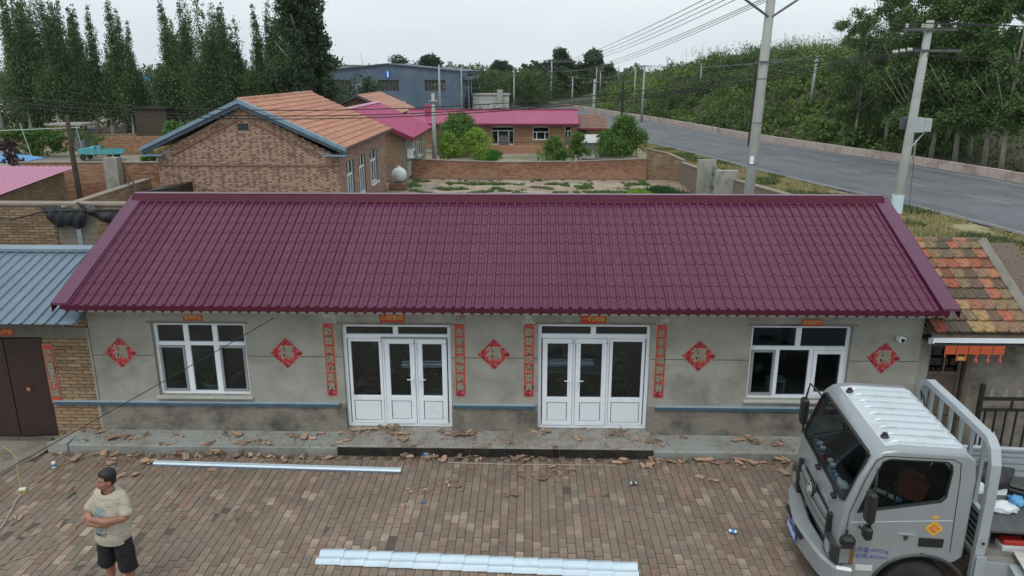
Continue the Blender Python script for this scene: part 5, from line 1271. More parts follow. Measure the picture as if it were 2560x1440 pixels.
# black posts
for (px, pb_, pt_, Y, lab) in ((1873, 365, 175, 68, 'dark timber post just left of the tall concrete pole'), (1553, 313, 200, 90, 'dark timber post left of the roadside shrubs')):
    b_ = W(px, pb_, Y); t_ = W(px, pt_, Y)
    MB().tube([(0, 0, 0), (.05, 0, (t_.z-b_.z)*.6), (0, 0, t_.z-b_.z)], [.17, .15, .10], 8).build('timber_post', mat('tarred_timber', [(.02, .018, .016), (.035, .03, .027)], 4, .8), None, loc=(b_.x, Y, b_.z), label=lab, cat='post')
# left: leaning concrete pole and rough timber pole
conc_pole(-47.0, 68, 7.3, -.06, 'leaning concrete pole among the poplar trunks at the left edge', [(6.9, 1.2, 'bar')], .30, .20)
b_ = W(196, 470, 29.5); t_ = W(184, 288, 29.5)
t = empty('timber_pole', (b_.x, 29.5, 0), label='rough dark timber pole standing at the corner of the pink lean-to roof', cat='pole')
MB().tube([(0, 0, 0), (0, 0, b_.z), (-.03, 0, (b_.z+t_.z)/2), (0, 0, t_.z)], [.11, .105, .095, .08], 9).build('trunk', mat('old_dark_timber', [(.035, .028, .022), (.07, .058, .045)], 5, .9, bump=.4), t, smooth=True)
M_wire = mat('black_wire', [(.012, .012, .013), (.02, .02, .021)], 5, .6); M_wireg = mat('grey_wire', [(.16, .17, .18), (.22, .23, .24)], 5, .5, metal=.3)
def wire(a, b_, sag, rad, m, lab, grp, n=28):
    a, b_ = Vector(a), Vector(b_); pts = []
    for i in range(n+1):
        u = i/n; p = a.lerp(b_, u); p.z -= sag*4*u*(1-u); pts.append(p-a)
    return MB().tube(pts, rad, 4).build('power_line', m, None, loc=a, label=lab, cat='wire', group=grp)
# three heavy service cables sweeping from the right pole across the whole yard
def parab(Y, p0, p1, p2, rad, lab, ext=(0, 0)):
    A, B, D = W(*p0, Y), W(*p1, Y), W(*p2, Y)
    c = np.polyfit([A.x, B.x, D.x], [A.z, B.z, D.z], 2); xa, xb = A.x-ext[0], D.x+ext[1]; pts = []
    for i in range(49):
        x = xa+(xb-xa)*i/48; pts.append(Vector((x, Y, float(np.polyval(c, x)))))
    o = pts[0].copy()
    MB().tube([p-o for p in pts], rad, 4).build('power_line', M_wire, None, loc=o, label=lab, cat='wire', group='heavy black cables sweeping across the picture')
parab(23, (0, 241, ), (900, 274), (2310, 118), .018, 'uppermost heavy black cable sweeping from the right pole over the orange roof', (5, 0))
parab(23.1, (0, 254), (900, 288), (2305, 124), .018, 'middle heavy black cable sweeping from the right pole over the orange roof', (5, 0))
parab(23.2, (0, 264), (900, 295), (2300, 130), .018, 'lowest heavy black cable sweeping from the right pole over the orange roof', (5, 0))
ptop = lambda k: Vector((6.55+.028*8.4-.8+k*.5, 22.9, 8.62))
ORD = ['first', 'second', 'third', 'fourth', 'fifth']
for k in range(4):
    a = W(1925+(-52+k*34), -58-k*3, 23); e_ = W(1345+k*20, 150, 158)
    wire(a, e_, 1.2, .016, M_wireg, ORD[k]+' from the left of the thin lines between the tall and far poles', 'thin lines in the sky')
for k in range(3):
    a = W(1945+k*40, -20-k*14, 23); e_ = W(1352+k*24, 164, 158)
    wire(a, e_, 1.6, .014, M_wireg, ORD[k]+' of the lower thin lines between the tall and far poles', 'thin lines in the sky')
for k in range(4):
    a = Vector((11.0+.29-.68+k*.45, 22.9, 7.68))
    wire(a, (a.x+14, 18.5, 7.75-k*.06), .25, .011, M_wire, ORD[k]+' line leaving the top crossarm of the right pole toward the right edge', 'lines at the right pole')
    wire(a, W(1590+k*10, 163, 100), 1.6, .012, M_wire, ORD[k]+' line from the right pole back to the wide-armed roadside pole', 'lines at the right pole')
for k in range(2):
    wire((11.3, 22.9, 6.82-k*.03), (26, 19.5, 6.9-k*.5), .3, .012, M_wire, ['upper', 'lower'][k]+' line leaving the second crossarm of the right pole', 'lines at the right pole')
wire((11.3, 23, 6.6), (15.5, 31, 0), 0, .012, M_wireg, 'thin stay wire slanting from the right pole to the ground', 'stay wires', 4)
MB().tube([(0, 0, 0), (.18, .36, -.68)], .035, 6).build('stay_insulator', M_polebark, None, loc=(12.86, 25.97, 4.15), label='grey sleeve on the stay wire of the right pole', cat='insulator')
wire((7.25, 22.9, 6.5), W(2270, 118, 23), .05, .011, M_wire, 'short line between the two big poles', 'lines at the right pole')
for k in range(3):
    wire(W(1610+k*8, 164, 100), W(1425+k*4, 193, 138), .8, .014, M_wireg, ORD[k]+' line between the wide-armed pole and the pole behind the magenta roof', 'far roadside lines')
    wire(W(1600+k*10, 164, 100), W(2010+k*14, 141, 78), .5, .014, M_wireg, ORD[k]+' line between the wide-armed pole and the leaning pole in the bushes', 'far roadside lines')
    wire(W(1362+k*14, 164, 158), W(1278+k*7, 189, 134), 1.0, .016, M_wireg, ORD[k]+' line between the far roadside pole and the pole behind the long roof', 'far roadside lines')
wire(W(1482, 205, 86), W(2020, 143, 78), .5, .013, M_wireg, 'line from the rust-topped pole to the leaning pole in the bushes', 'far roadside lines')
wire(W(1088, 240, 52), W(1482, 240, 86), .4, .012, M_wire, 'line between the pole before the green tree and the rust-topped pole', 'garden lines')
# wire running from the eave down over the yard to the lower left
a = Vector((-4.27, 12.05, 2.40)); e_ = W(0, 1178, 8.6); e2 = a+(e_-a)*1.5
wire(a, e2, .03, .0065, M_wire, 'thin black wire slanting from the eave over the left window down to the lower left', 'yard wires')
# distant wind turbines
M_turb = mat('turbine_white', [(.72, .75, .77), (.76, .79, .8)], 1, .5)
def turbine(px, py, Y, bl, ph, lab):
    hub = W(px, py, Y); t = empty('wind_turbine', (hub.x, Y, -2), label=lab, cat='wind turbine', group='distant wind turbines')
    H_ = hub.z+2
    MB().tube([(0, 0, 0), (0, 0, H_)], [2.2, 1.3], 10).build('tower', M_turb, t)
    MB().box(-1.5, 1.5, -3, 4, H_-1.5, H_+1.5).build('nacelle', M_turb, t)
    for k in range(3):
        a = ph+k*2*math.pi/3; d = Vector((math.sin(a), 0, math.cos(a))); o_ = Vector((0, -4, H_))
        MB().tube([o_, o_+d*bl*.25, o_+d*bl], [1.6, 2.2, .9], 5).build('blade', M_turb, t)
turbine(908, 160, 2300, 34, R(-10), 'distant white wind turbine over the left half of the warehouse')
turbine(1082, 154, 1900, 28, R(2), 'distant white wind turbine over the right half of the warehouse')

# ================================================================ VEGETATION
L_pop = leafmat('poplar_leaf', [(.034, .066, .026), (.066, .122, .044), (.11, .18, .065), (.20, .27, .14)], (.2, .45, .65, .85))
L_dark = leafmat('dark_leaf', [(.022, .044, .022), (.040, .075, .032), (.066, .112, .046)])
L_bright = leafmat('bright_leaf', [(.10, .19, .025), (.20, .33, .045), (.32, .46, .08)])
L_mid = leafmat('mid_leaf', [(.045, .105, .022), (.095, .19, .035), (.16, .27, .06)])
L_hill = leafmat('hill_leaf', [(.026, .048, .018), (.055, .105, .028), (.125, .205, .045), (.22, .30, .085)], (.3, .43, .55, .7), big=.045, aw=.28)
L_loc = leafmat('locust_leaf', [(.046, .092, .03), (.088, .16, .045), (.15, .225, .07)])
def trunkmesh(h, r, lean=0, limbs=5, m=None, seed=0, crown0=.4, spread=.5):
    rr = random.Random(seed); b = MB()
    pts = [Vector((lean*h*u+.08*math.sin(u*5+seed), .06*math.sin(u*4+seed*2), h*u)) for u in (0, .15, .3, .5, .7, .85, 1)]
    b.tube(pts, [r*1.25, r, r*.9, r*.7, r*.5, r*.3, r*.1], 8)
    for k in range(limbs):
        u = crown0+(1-crown0)*rr.random()*.8; p = Vector((lean*h*u, 0, h*u)); a = rr.uniform(0, 6.28); L = spread*h*(1-u)*rr.uniform(.5, 1)+.3
        d = Vector((math.cos(a), math.sin(a), 1.1)); b.tube([p, p+d*L*.5, p+d*L+Vector((0, 0, .1*L))], [r*.4, r*.22, r*.06], 5)
    return b.mesh('trunk', m or M_bark, smooth=True)
M_popbark = mat('poplar_bark', [(.30, .28, .23), (.44, .42, .36), (.2, .18, .15)], 3, .9, stretch=(1, 1, .4), bump=.3)
def poplar_proto(seed, H=13.5, narrow=1.0, spires=4):
    rr = random.Random(seed); bl = []
    w0 = 1.7*narrow
    for k in range(12): bl.append((rr.uniform(-w0, w0)*.6, rr.uniform(-w0, w0)*.6, rr.uniform(3.0, H*.46), w0*.75, w0*.75, rr.uniform(.9, 1.6)))
    for s_ in range(spires):
        x, y = rr.uniform(-w0, w0)*.8, rr.uniform(-1, 1); top = H*rr.uniform(.80, 1.0) if s_ else H; z = H*.36
        wdt = rr.uniform(.48, .72)*narrow**.5; dx = rr.uniform(-.05, .05)
        while z < top:
            f = 1-max(0, (z-H*.55)/(top-H*.55))**1.6*.75 if top > H*.55 else 1
            bl.append((x+dx*(z-5)+rr.uniform(-.12, .12), y+rr.uniform(-.1, .1), z, wdt*f, wdt*f, .75)); z += .62
    P, r = blobpts(bl, 19000, .1, .55); keep = P[:, 2] < H+.3; P, r = P[keep], r[keep]
    me = npmesh('crown', leaves(P, RNG.random(len(P))*.05+.07, .6), 4, L_pop, r)
    return trunkmesh(H*.58, .17, rr.uniform(-.015, .015), 3, seed=seed, spread=.12, m=M_popbark), me
POP = [poplar_proto(s_, 13.5, nr, sp_) for s_, nr, sp_ in ((1, 1.0, 4), (2, .8, 3), (3, 1.1, 5), (4, .7, 2), (5, 1.0, 3), (6, .55, 1))]
def tree(name, tm, cm, x, y, z, sc_, rz, lab, grp, cat='tree'):
    t = empty(name, (x, y, z), rz, label=lab, cat=cat, group=grp); t.scale = sc_ if isinstance(sc_, tuple) else (sc_, sc_, sc_)
    if tm: link('trunk', tm, t)
    link('crown', cm, t); return t
# poplar grove: (pixel x, top pixel y, distance)
front = [(18, -40, 70, 0), (60, -60, 72, 2), (98, 5, 69, 3), (132, -20, 74, 1), (158, 12, 70, 0), (238, 18, 71, 5), (205, 30, 80, 3), (270, 25, 73, 5), (290, -10, 70, 5), (314, 55, 71, 5),
         (390, -8, 70, 5), (425, 45, 73, 3), (440, -15, 76, 1), (492, -25, 70, 4), (520, 5, 72, 2), (552, 10, 70, 0), (580, 60, 74, 3), (600, 110, 71, 5),
         (622, 12, 70, 5), (655, 40, 72, 3), (690, -20, 71, 1), (722, -70, 70, 2), (748, -45, 72, 0)]
back = [(10, 20, 84, 1), (45, 0, 88, 0), (80, 50, 82, 2), (120, 40, 86, 0), (150, 95, 80, 2), (185, 120, 86, 2), (215, 105, 92, 1), (262, 110, 86, 5), (425, 90, 85, 5), (450, 80, 88, 0), (465, 60, 84, 2), (505, 60, 90, 1), (540, 70, 86, 0), (575, 95, 84, 2), (610, 140, 88, 2), (640, 110, 84, 0), (670, 90, 86, 2), (700, 60, 88, 0), (735, 40, 84, 2), (765, 20, 88, 1)]
def_l = ['narrow feathery', 'tall dense', 'slim pale-topped', 'broad dark', 'ragged many-topped', 'thin spire-like']
where = lambda px: 'at the left edge' if px < 110 else 'in the left clump' if px < 230 else 'left of the blue shed roof' if px < 350 else 'above the gable roof' if px < 560 else 'at the right end of the middle clump' if px < 640 else 'beside the warehouse'
for i, (px, py, Y, v) in enumerate(front+back):
    tp = W(px, py, Y); H_ = tp.z; s_ = H_/13.5; tm, cm = POP[v]
    tree('poplar_tree', tm, cm, tp.x, Y, 0, (s_*.95*random.uniform(.9, 1.1), s_*.95, s_), random.uniform(0, 6.28),
         f"{'tall' if py < 0 else 'medium' if py < 50 else 'short'} {def_l[v]} poplar {where(px)}, {'front' if i < len(front) else 'back'} row", 'poplars of the grove on the left')
# the big rounded tree at the right end of the grove
rr = random.Random(5); bl = []
for k in range(60):
    z = rr.uniform(1.5, 13.6); rad = 3.25*(1-max(0, (z-5)/10.5)**1.5)*(.75+.25*min(1, z/4)); a = rr.uniform(0, 6.28); q = rad*rr.uniform(.3, .85)
    bl.append((q*math.cos(a), q*math.sin(a), z, .9, .9, .95))
P, r = blobpts(bl, 34000, .2)
tp = W(745, -30, 66); tree('broad_poplar', trunkmesh(12, .3, 0, 8, seed=4), npmesh('crown', leaves(P, RNG.random(len(P))*.07+.10), 4, L_dark, r), tp.x, 66, 0, 1.0, 0, 'big broad dark tree at the right end of the grove, overlapping the warehouse corner', None)
# undergrowth at the foot of the grove
def mass(name, blobs, n, size, m, lab, cat, shell=.35):
    P, r = blobpts(blobs, n, shell); o = link(name, npmesh(name, leaves(P, RNG.random(len(P))*size*.6+size*.7), 4, m, r)); tag(o, lab, cat, kind='stuff'); return o
bl = [(random.uniform(-50, -18), random.uniform(80, 96), random.uniform(0, 5), 1.8, 1.5, random.uniform(1, 2.3)) for k in range(120)]+[(random.uniform(-60, -48), random.uniform(72, 90), random.uniform(0, 5), 1.8, 1.5, 2) for k in range(25)]
mass('grove_undergrowth', bl, 70000, .16, L_dark, 'dark undergrowth behind the pale poplar trunks', 'undergrowth')
bl = [(random.uniform(-28, -17), random.uniform(66, 72), random.uniform(0, 2.2), 1.2, 1.2, random.uniform(.8, 1.5)) for k in range(30)]
mass('grove_bushes', bl, 16000, .13, L_dark, 'bushes between the poplars and the gable house', 'undergrowth')
# far tree line
bl = []
for k in range(260):
    x = random.uniform(-230, 40); bl.append((x, random.uniform(270, 330), random.uniform(1, 7.2+2*mnoise.noise(Vector((x*.03, 0, 0)))), 4.5, 4, 2.6))
mass('far_treeline', bl, 60000, .5, L_pop, 'distant belt of trees along the horizon', 'treeline', .3)
bl = [(random.uniform(-26, -17.5), 150, random.uniform(6, 8.3), 1.5, 1.5, 1.1) for k in range(12)]
mass('trees_behind_warehouse', bl, 6000, .2, L_dark, 'dark tree tops showing over the right slope of the warehouse roof', 'trees')
bl = [(W(random.uniform(1160, 1370), 200, 165).x, random.uniform(135, 190), random.uniform(0, 5.2), 2.2, 2, 1.7) for k in range(110)]+[(W(random.uniform(1390, 1560), 200, 170).x, random.uniform(160, 200), random.uniform(0, 5.5), 2.4, 2, 1.8) for k in range(70)]
mass('roadside_bushes', bl, 62000, .2, leafmat('roadside_leaf', [(.025, .05, .018), (.06, .105, .026), (.10, .16, .04)], big=.06), 'green bushes left of the far end of the road', 'bushes')
def crown_tree(px, pyt, Y, hw, low, m, lab, n=9000, size=.16, grp=None, z0=0, cone=.6, name='tree', tr=.2, trunk=True, limbs=6):
    tp = W(px, pyt, Y); H_ = tp.z-z0; rr = random.Random(int(px)); bl = []
    for k in range(26):
        z = rr.uniform(low, H_); f = math.sin(math.pi*min(1, max(.08, (z-low*.6)/(H_-low*.6)*cone+.30))); q = hw*f*rr.uniform(.1, .75); a = rr.uniform(0, 6.28)
        s_ = hw*.34; bl.append((q*math.cos(a), q*math.sin(a), min(z, H_-s_*.8), s_, s_, s_*.85))
    P, r = blobpts(bl, n, .3); cm = npmesh('crown', leaves(P, RNG.random(len(P))*size*.5+size*.75), 4, m, r)
    return tree(name, trunkmesh(H_*.8, tr, 0, limbs, seed=int(px), crown0=.25, spread=.5) if trunk else None, cm, tp.x, Y, z0, 1, 0, lab, grp)
crown_tree(1395, 120, 168, 3.9, 2, L_dark, 'tall dark rounded tree behind the far roadside pole', 13000, .24, tr=.3)
crown_tree(1358, 155, 172, 2.4, 2, L_dark, 'smaller dark tree leaning against the left of the tall dark rounded tree', 5000, .22, tr=.3)
crown_tree(1440, 165, 166, 2.6, 2, L_dark, 'low dark tree at the right foot of the tall dark rounded tree', 5000, .22, tr=.3)
crown_tree(1481, 124, 165, 3.5, 2, L_dark, 'dense round-headed dark tree left of the hill', 13000, .24, tr=.3)
crown_tree(1250, 153, 190, 4.2, 2, L_dark, 'dark tree left of the far roadside poles on the skyline', 8000, .26, tr=.3)
crown_tree(1522, 160, 172, 2.8, 2, L_dark, 'small dark tree between the round-headed tree and the hill', 5000, .24, tr=.3)
for i, px in enumerate((1310, 1328, 1340)): crown_tree(px, (158, 150, 152)[i], 240, 1.6, 1, L_pop, ORD[i]+' thin pale poplar on the skyline left of the dark trees', 1800, .28, 'skyline poplars', tr=.2)
# the shrubby hill
bl = []; 
for k in range(9000):
    px = random.uniform(1500, 2460); Y = random.uniform(58, 150)
    x = W(px, 200, Y).x; d = far_dist(x, Y)
    if d < 1.9 or d > 62: continue
    z = hill_h(x, Y, d); s_ = random.uniform(.45, 1.2)*(1.0 if d > 6 else .8)*(1.7 if random.random() < .16 else 1)
    bl.append((x, Y, z+s_*.35, s_, s_, s_*random.uniform(.6, 1.1)))
    if len(bl) > 2600: break
mass('hill_shrubs', bl, 420000, .14, L_hill, 'dense green shrubs covering the hill beyond the road', 'shrubs', .35)
# spindly stems catching the sky along the crest
P = []; 
for k in range(900):
    px = random.uniform(1560, 2250); Y = random.uniform(95, 128); x = W(px, 200, Y).x; d = far_dist(x, Y)
    if d < 14: continue
    z = hill_h(x, Y, d)+random.uniform(1.2, 2.2); hh = random.uniform(.6, 1.8)
    for q in range(14): P.append((x+random.gauss(0, .1), Y+random.gauss(0, .1), z+hh*q/14))
P = np.array(P); o = link('hill_saplings', npmesh('hill_saplings', leaves(P, RNG.random(len(P))*.05+.06), 4, L_hill, RNG.random(len(P)))); tag(o, 'thin feathery saplings along the hill crest', 'saplings', kind='stuff')
# roadside trees on the right
def loose_proto(seed, H=12, hw=2.3, n=15000, low=2.6):
    rr = random.Random(seed); bl = []
    for k in range(34):
        z = rr.uniform(low, H); f = (.55+.45*math.sin(math.pi*min(1, (z-low)/(H-low)*.85+.1))); q = hw*f*rr.uniform(.1, 1); a = rr.uniform(0, 6.28); s_ = rr.uniform(.45, .85)
        bl.append((q*math.cos(a), q*math.sin(a), z, s_, s_, s_*.9))
    P, r = blobpts(bl, n, .15, .3); return trunkmesh(H*.85, .14, rr.uniform(-.02, .02), 10, seed=seed, crown0=.25, spread=.35), npmesh('crown', leaves(P, RNG.random(len(P))*.05+.075), 4, L_loc, r)
LOC = [loose_proto(s_) for s_ in (11, 12, 13, 14)]
rt = [(2130, 60, 74, 0), (2175, 20, 66, 1), (2215, 35, 70, 2), (2262, -20, 62, 3), (2295, -30, 66, 0), (2335, -60, 57, 1), (2362, -20, 64, 2), (2400, -80, 56, 3), (2432, -60, 60, 0), (2465, -90, 54, 1), (2500, -70, 57, 2), (2540, -90, 52, 3), (2590, -80, 50, 0),
      (2380, 20, 74, 1), (2450, 10, 72, 2), (2520, 0, 70, 3), (2300, 40, 80, 2), (2230, 70, 84, 1), (2560, 20, 78, 0), (2420, 60, 86, 3), (2490, 60, 88, 0), (2350, 60, 90, 1)]
for i, (px, py, Y, v) in enumerate(rt):
    tp = W(px, py, Y); z0 = max(0, hill_h(tp.x, Y)); s_ = (tp.z-z0)/12; tm, cm = LOC[v]
    tree('roadside_tree', tm, cm, tp.x, Y, z0-.05, (s_*1.02, s_*1.02, s_), random.uniform(0, 6.28), f"{['light feathery', 'slim leaning', 'loose pale-trunked', 'dark tall'][v]} tree beyond the barrier, {'left of' if px < 2300 else 'behind' if px < 2380 else 'right of'} the boxed utility pole, {'front' if Y < 68 else 'back'} row", 'trees beyond the road barrier')
bl = [(W(px, 200, Y).x, Y, random.uniform(.1, 1.2), .9, .9, .7) for px, Y in [(random.uniform(2080, 2330), random.uniform(62, 76)) for k in range(120)] if far_dist(W(px, 200, Y).x, Y) > 2.2]+[(x, Y, random.uniform(.2, 4.5), 1.3, 1.3, 1.1) for x, Y in [(random.uniform(30, 75), random.uniform(76, 100)) for k in range(190)]]
mass('roadside_thicket', bl, 90000, .12, leafmat('thicket_leaf', [(.018, .034, .014), (.04, .066, .022), (.075, .10, .035)], big=.08), 'dark thicket behind the right-hand roadside trees', 'undergrowth')
pts_ = []
for k in range(14000):
    i = random.randrange(8, 44); u = 1.05+random.random()**1.3*2.6; p = NEAR[i].lerp(FAR[i], u).lerp(NEAR[i+1].lerp(FAR[i+1], u), random.random())
    pts_.append((p.x, p.y, max(-.05, hill_h(p.x, p.y))))
FLOOR_PTS = pts_
# garden shrubs beyond the back wall
crown_tree(1148, 283, 60, 2.7, .7, L_mid, 'large dark green garden tree before the long magenta roof', 14000, .085, z0=0, cone=.75, name='garden_tree')
crown_tree(1122, 330, 53.5, 1.2, .5, L_bright, 'bright yellow-green shrub, left one beside the grey pole', 5000, .06, cone=.8, name='garden_shrub', tr=.06)
crown_tree(1192, 322, 54, 1.75, .7, L_bright, 'bright yellow-green shrub with a forked trunk, right of the grey pole', 8000, .065, cone=.8, name='garden_shrub', tr=.09)
crown_tree(1385, 342, 55, 1.7, .15, L_mid, 'low spreading green shrub in front of the grey door of the long house', 7000, .07, cone=.8, name='garden_shrub', tr=.06)
crown_tree(1447, 330, 55.5, 1.25, .6, L_mid, 'small round shrub between the low spreading shrub and the pale lean-to', 5000, .065, cone=.8, name='garden_shrub', tr=.07)
crown_tree(1515, 325, 57.5, 1.0, 1.0, L_mid, 'loose shrub over the roof of the pale garden lean-to', 3500, .07, cone=.8, name='garden_shrub', tr=.07)
crown_tree(1562, 288, 55, 2.1, .7, L_mid, 'biggest bright shrub at the right end of the back garden beside the road', 13000, .07, cone=.8, name='garden_shrub', tr=.1)
for (px, pt, Y, hw, lab) in ((425, 300, 52, 1.3, 'bright shrub behind the left slope of the gable roof'), (370, 378, 36, .9, 'green weed bush at the left foot of the gable house'), (455, 312, 50, 1.0, 'small shrub peeping over the blue gable edge')):
    crown_tree(px, pt, Y, hw, .3, L_mid, lab, 4500, .07, cone=.8, name='shrub', tr=.05)
bl = [(random.uniform(-41, -33), 58+random.uniform(-.5, .5), random.uniform(.4, 1.9), .7, .5, .4) for k in range(40)]
mass('pergola_vines', bl, 9000, .09, L_mid, 'vines and leaves over the pale pole frame in the far left yard', 'vines')
t = crown_tree(15, 345, 38, 1.1, 1.4, mat('bare_twig', [(.04, .03, .03), (.07, .05, .05)], 5, .9), 'bare dark twiggy tree at the left edge over the blue shelter', 900, .09, cone=.8, name='bare_tree', tr=.07, limbs=16)
# weeds and grass tufts
def tufts(name, pts, hgt, m, lab, cat, blades=9, wd=.02):
    n = len(pts)*blades; base = np.repeat(np.array(pts), blades, 0)+RNG.normal(size=(n, 3))*[.06, .06, 0]
    a = RNG.random(n)*6.28; hh = hgt*(.5+RNG.random(n)); d = np.stack([np.cos(a), np.sin(a), np.zeros(n)], 1); s_ = np.stack([-np.sin(a), np.cos(a), np.zeros(n)], 1)*wd
    tip = base+d*(hh*.5)[:, None]+np.array([0, 0, 1])*hh[:, None]
    V = np.stack([base-s_, base+s_, tip], 1).reshape(-1, 3); o = link(name, npmesh(name, V, 3, m, np.repeat(RNG.random(len(pts)), blades))); tag(o, lab, cat, kind='stuff'); return o
L_dry = leafmat('dry_grass', [(.40, .34, .17), (.30, .27, .12), (.15, .19, .06)], (.3, .6, .8), big=.25)
L_grass = leafmat('green_grass', [(.035, .075, .02), (.07, .13, .035), (.16, .17, .08)], (.3, .6, .85), big=.3)
tufts('forest_floor', FLOOR_PTS, .22, leafmat('brown_undergrowth', [(.06, .055, .03), (.10, .11, .04), (.16, .14, .08)], big=.3), 'brown-green undergrowth on the ground beyond the barrier', 'undergrowth', 8, .035)
pts = []
for k in range(42000):
    i = random.randrange(0, 60); u = random.uniform(-.58, -.03)
    a, c = NEAR[i], FAR[i]; j = random.random(); a2, c2 = NEAR[i+1], FAR[i+1]
    p = a.lerp(c, u).lerp(a2.lerp(c2, u), j)
    if p.y < 14 or p.x < 9.4: continue
    pts.append((p.x, p.y, -.03))
tufts('verge_grass', [p for p in pts if mnoise.noise(Vector((p[0]*.35, p[1]*.35, 0))) > -.4], .15, L_dry, 'dry yellow and green grass on the road verge behind the farmhouse', 'grass', 8, .022)
tufts('verge_green_grass', [p for p in pts if mnoise.noise(Vector((p[0]*.3, p[1]*.3, 8))) > .12], .20, L_grass, 'greener grass patches on the road verge', 'grass', 8, .025)
yg = MB(); yg.face([(-7.7, 35, -.045), (9, 35, -.045), (9, 46.4, -.045), (-7.7, 46.6, -.045)]); yg.build('back_yard_soil', mat('pale_bare_soil', [(.27, .215, .16), (.36, .30, .235), (.22, .165, .12)], .5, .97, bump=.4, bscale=10, detail=10, dirt=(.22, .155, .115), dscale=.4, dpos=(.45, .62)), kind='structure')
pts = [(random.uniform(-7, 7), random.uniform(37, 46.2), -.045) for k in range(12000)]
tufts('yard_weeds', [p for p in pts if mnoise.noise(Vector((p[0]*.8, p[1]*1.0, 3)))+.5*mnoise.noise(Vector((p[0]*2.5, p[1]*2.5, 3))) > .28], .10, leafmat('weed_green', [(.05, .10, .025), (.10, .18, .04), (.18, .22, .08)]), 'low weeds in patches over the bare back yard', 'weeds', 8, .03)
pts = [(random.gauss(7.5, .35)+(y_-40)*-.25, y_, -.05) for y_ in [random.uniform(37, 42) for k in range(900)]]
tufts('vegetable_bed', pts, .32, leafmat('onion_green', [(.02, .07, .02), (.04, .12, .03)]), 'dark green vegetable bed by the roadside wall', 'vegetable bed', 8, .03)
pts = [(random.gauss(6.4, .3)+(y_-40)*-.2, y_, -.05) for y_ in [random.uniform(38, 42) for k in range(500)]]
tufts('leafy_bed', pts, .14, L_bright, 'brighter low leafy bed beside the dark green one', 'vegetable bed', 8, .05)
pts = [(random.gauss(-3.05+(y_-58)*0, .28), y_, -.05) for y_ in [random.uniform(56, 61.5) for k in range(700)]]
tufts('green_patch', pts, .28, leafmat('patch_green', [(.03, .12, .01), (.05, .18, .02)]), 'narrow bright green crop strip before the long house', 'vegetable bed', 8, .03)
MB().box(-5, 5, 61.8, 62.0, -.05, .55).build('low_brick_wall', M_brick, label='low brick terrace wall before the long pink-roofed house', cat='wall')
MB().box(-8.9, 4.5, 62.0, 64.98, -.06, .02).build('terrace', M_conc_y, kind='structure')
MB().box(-7.7, -5.3, 42.2, 44.5, -.058, -.02).build('tank_slab', M_conc_y, kind='structure')
# ================================================================ LIGHT TRUCK
tk = empty('light_truck', (3.68, 7.97, 0), R(-5), label='silver cab-over light truck parked at the right, tools on its flat bed', cat='truck')
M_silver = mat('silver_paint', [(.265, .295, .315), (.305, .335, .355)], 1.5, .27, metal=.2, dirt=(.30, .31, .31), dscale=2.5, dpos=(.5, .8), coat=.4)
M_silver_lit = mat('silver_paint_lit', [(.50, .56, .60), (.56, .62, .65)], 1.5, .28, metal=.15, dirt=(.36, .38, .38), dscale=3, dpos=(.5, .8), coat=.4)  # paler copy of the silver paint, light from above put into its colour
M_rub = mat('black_rubber', [(.008, .008, .009), (.018, .018, .018)], 6, .55)
M_dkgrey = mat('dark_grey_plastic', [(.03, .032, .034), (.05, .052, .054)], 6, .5)
M_alu = mat('aluminium_frame', [(.36, .41, .44), (.43, .48, .51)], 3, .4, metal=.3, dirt=(.36, .37, .36), dpos=(.5, .8))
M_cabglass = glassmat('cab_glass', (.40, .45, .46), rough=.02, k=.55, base=.02)
CW_ = 2.0
def tp_(bm_, nm, m, par=None, **k): return bm_.build(nm, m, par or tk, **k)
outer = [(.10, .52), (.045, .80), (.03, 1.10), (.06, 1.45), (.19, 1.86), (.30, 2.12), (.40, 2.20), (.60, 2.235), (1.32, 2.22), (1.42, 2.14), (1.455, 1.9), (1.46, .88), (1.44, .86)]
arch = [(1.0+.54*math.cos(R(a)), .38+.49*math.sin(R(a))) for a in range(57, 176, 17)]
outer += arch+[(.47, .52)]
def solid(pts, y0, y1, bev=0, seg=3):
    me = MB().prism(pts, 'y', y0, y1).mesh('tmp', M_silver)
    bm = bmesh.new(); bm.from_mesh(me); bmesh.ops.remove_doubles(bm, verts=bm.verts, dist=1e-5); bmesh.ops.recalc_face_normals(bm, faces=bm.faces)
    if bev:
        ed = [e for e in bm.edges if len(e.link_faces) == 2 and any(len(f.verts) > 4 for f in e.link_faces)]
        ed = [e for e in ed if min(v.co.z for v in e.verts) > .80 or max(v.co.x for v in e.verts) < .2]
        bmesh.ops.bevel(bm, geom=ed, offset=bev, segments=seg, affect='EDGES', profile=.5, clamp_overlap=True)
    bm.to_mesh(me); bm.free(); o = bpy.data.objects.new('tmp', me); C.objects.link(o); return o
body = solid(outer, 0, CW_, .085, 4)
def inset(pts, d):
    cx = sum(p[0] for p in pts)/len(pts); return [(p[0]+(d if p[0] < cx else -d), p[1]+(d if p[1] < 1.4 else -d)) for p in pts]
inner = solid([(.12, .98), (.12, 1.42), (.26, 1.88), (.40, 2.13), (.6, 2.17), (1.32, 2.155), (1.39, 2.08), (1.40, 1.0)], .05, CW_-.05)
sw = [(.205, 1.40), (.27, 1.62), (.36, 1.93), (.41, 2.075), (.48, 2.11), (1.10, 2.11), (1.16, 2.075), (1.175, 2.0), (1.155, 1.66), (1.11, 1.60)]
sidecut = solid(sw, -.2, CW_+.2)
def wsq(s0, s1, o0, o1):
    a = Vector((.06, 1.45)); b_ = Vector((.30, 2.12)); d = (b_-a); n = Vector((-d.y, d.x)).normalized()
    return [tuple(a+d*s0+n*o0), tuple(a+d*s1+n*o0), tuple(a+d*s1+n*o1), tuple(a+d*s0+n*o1)]
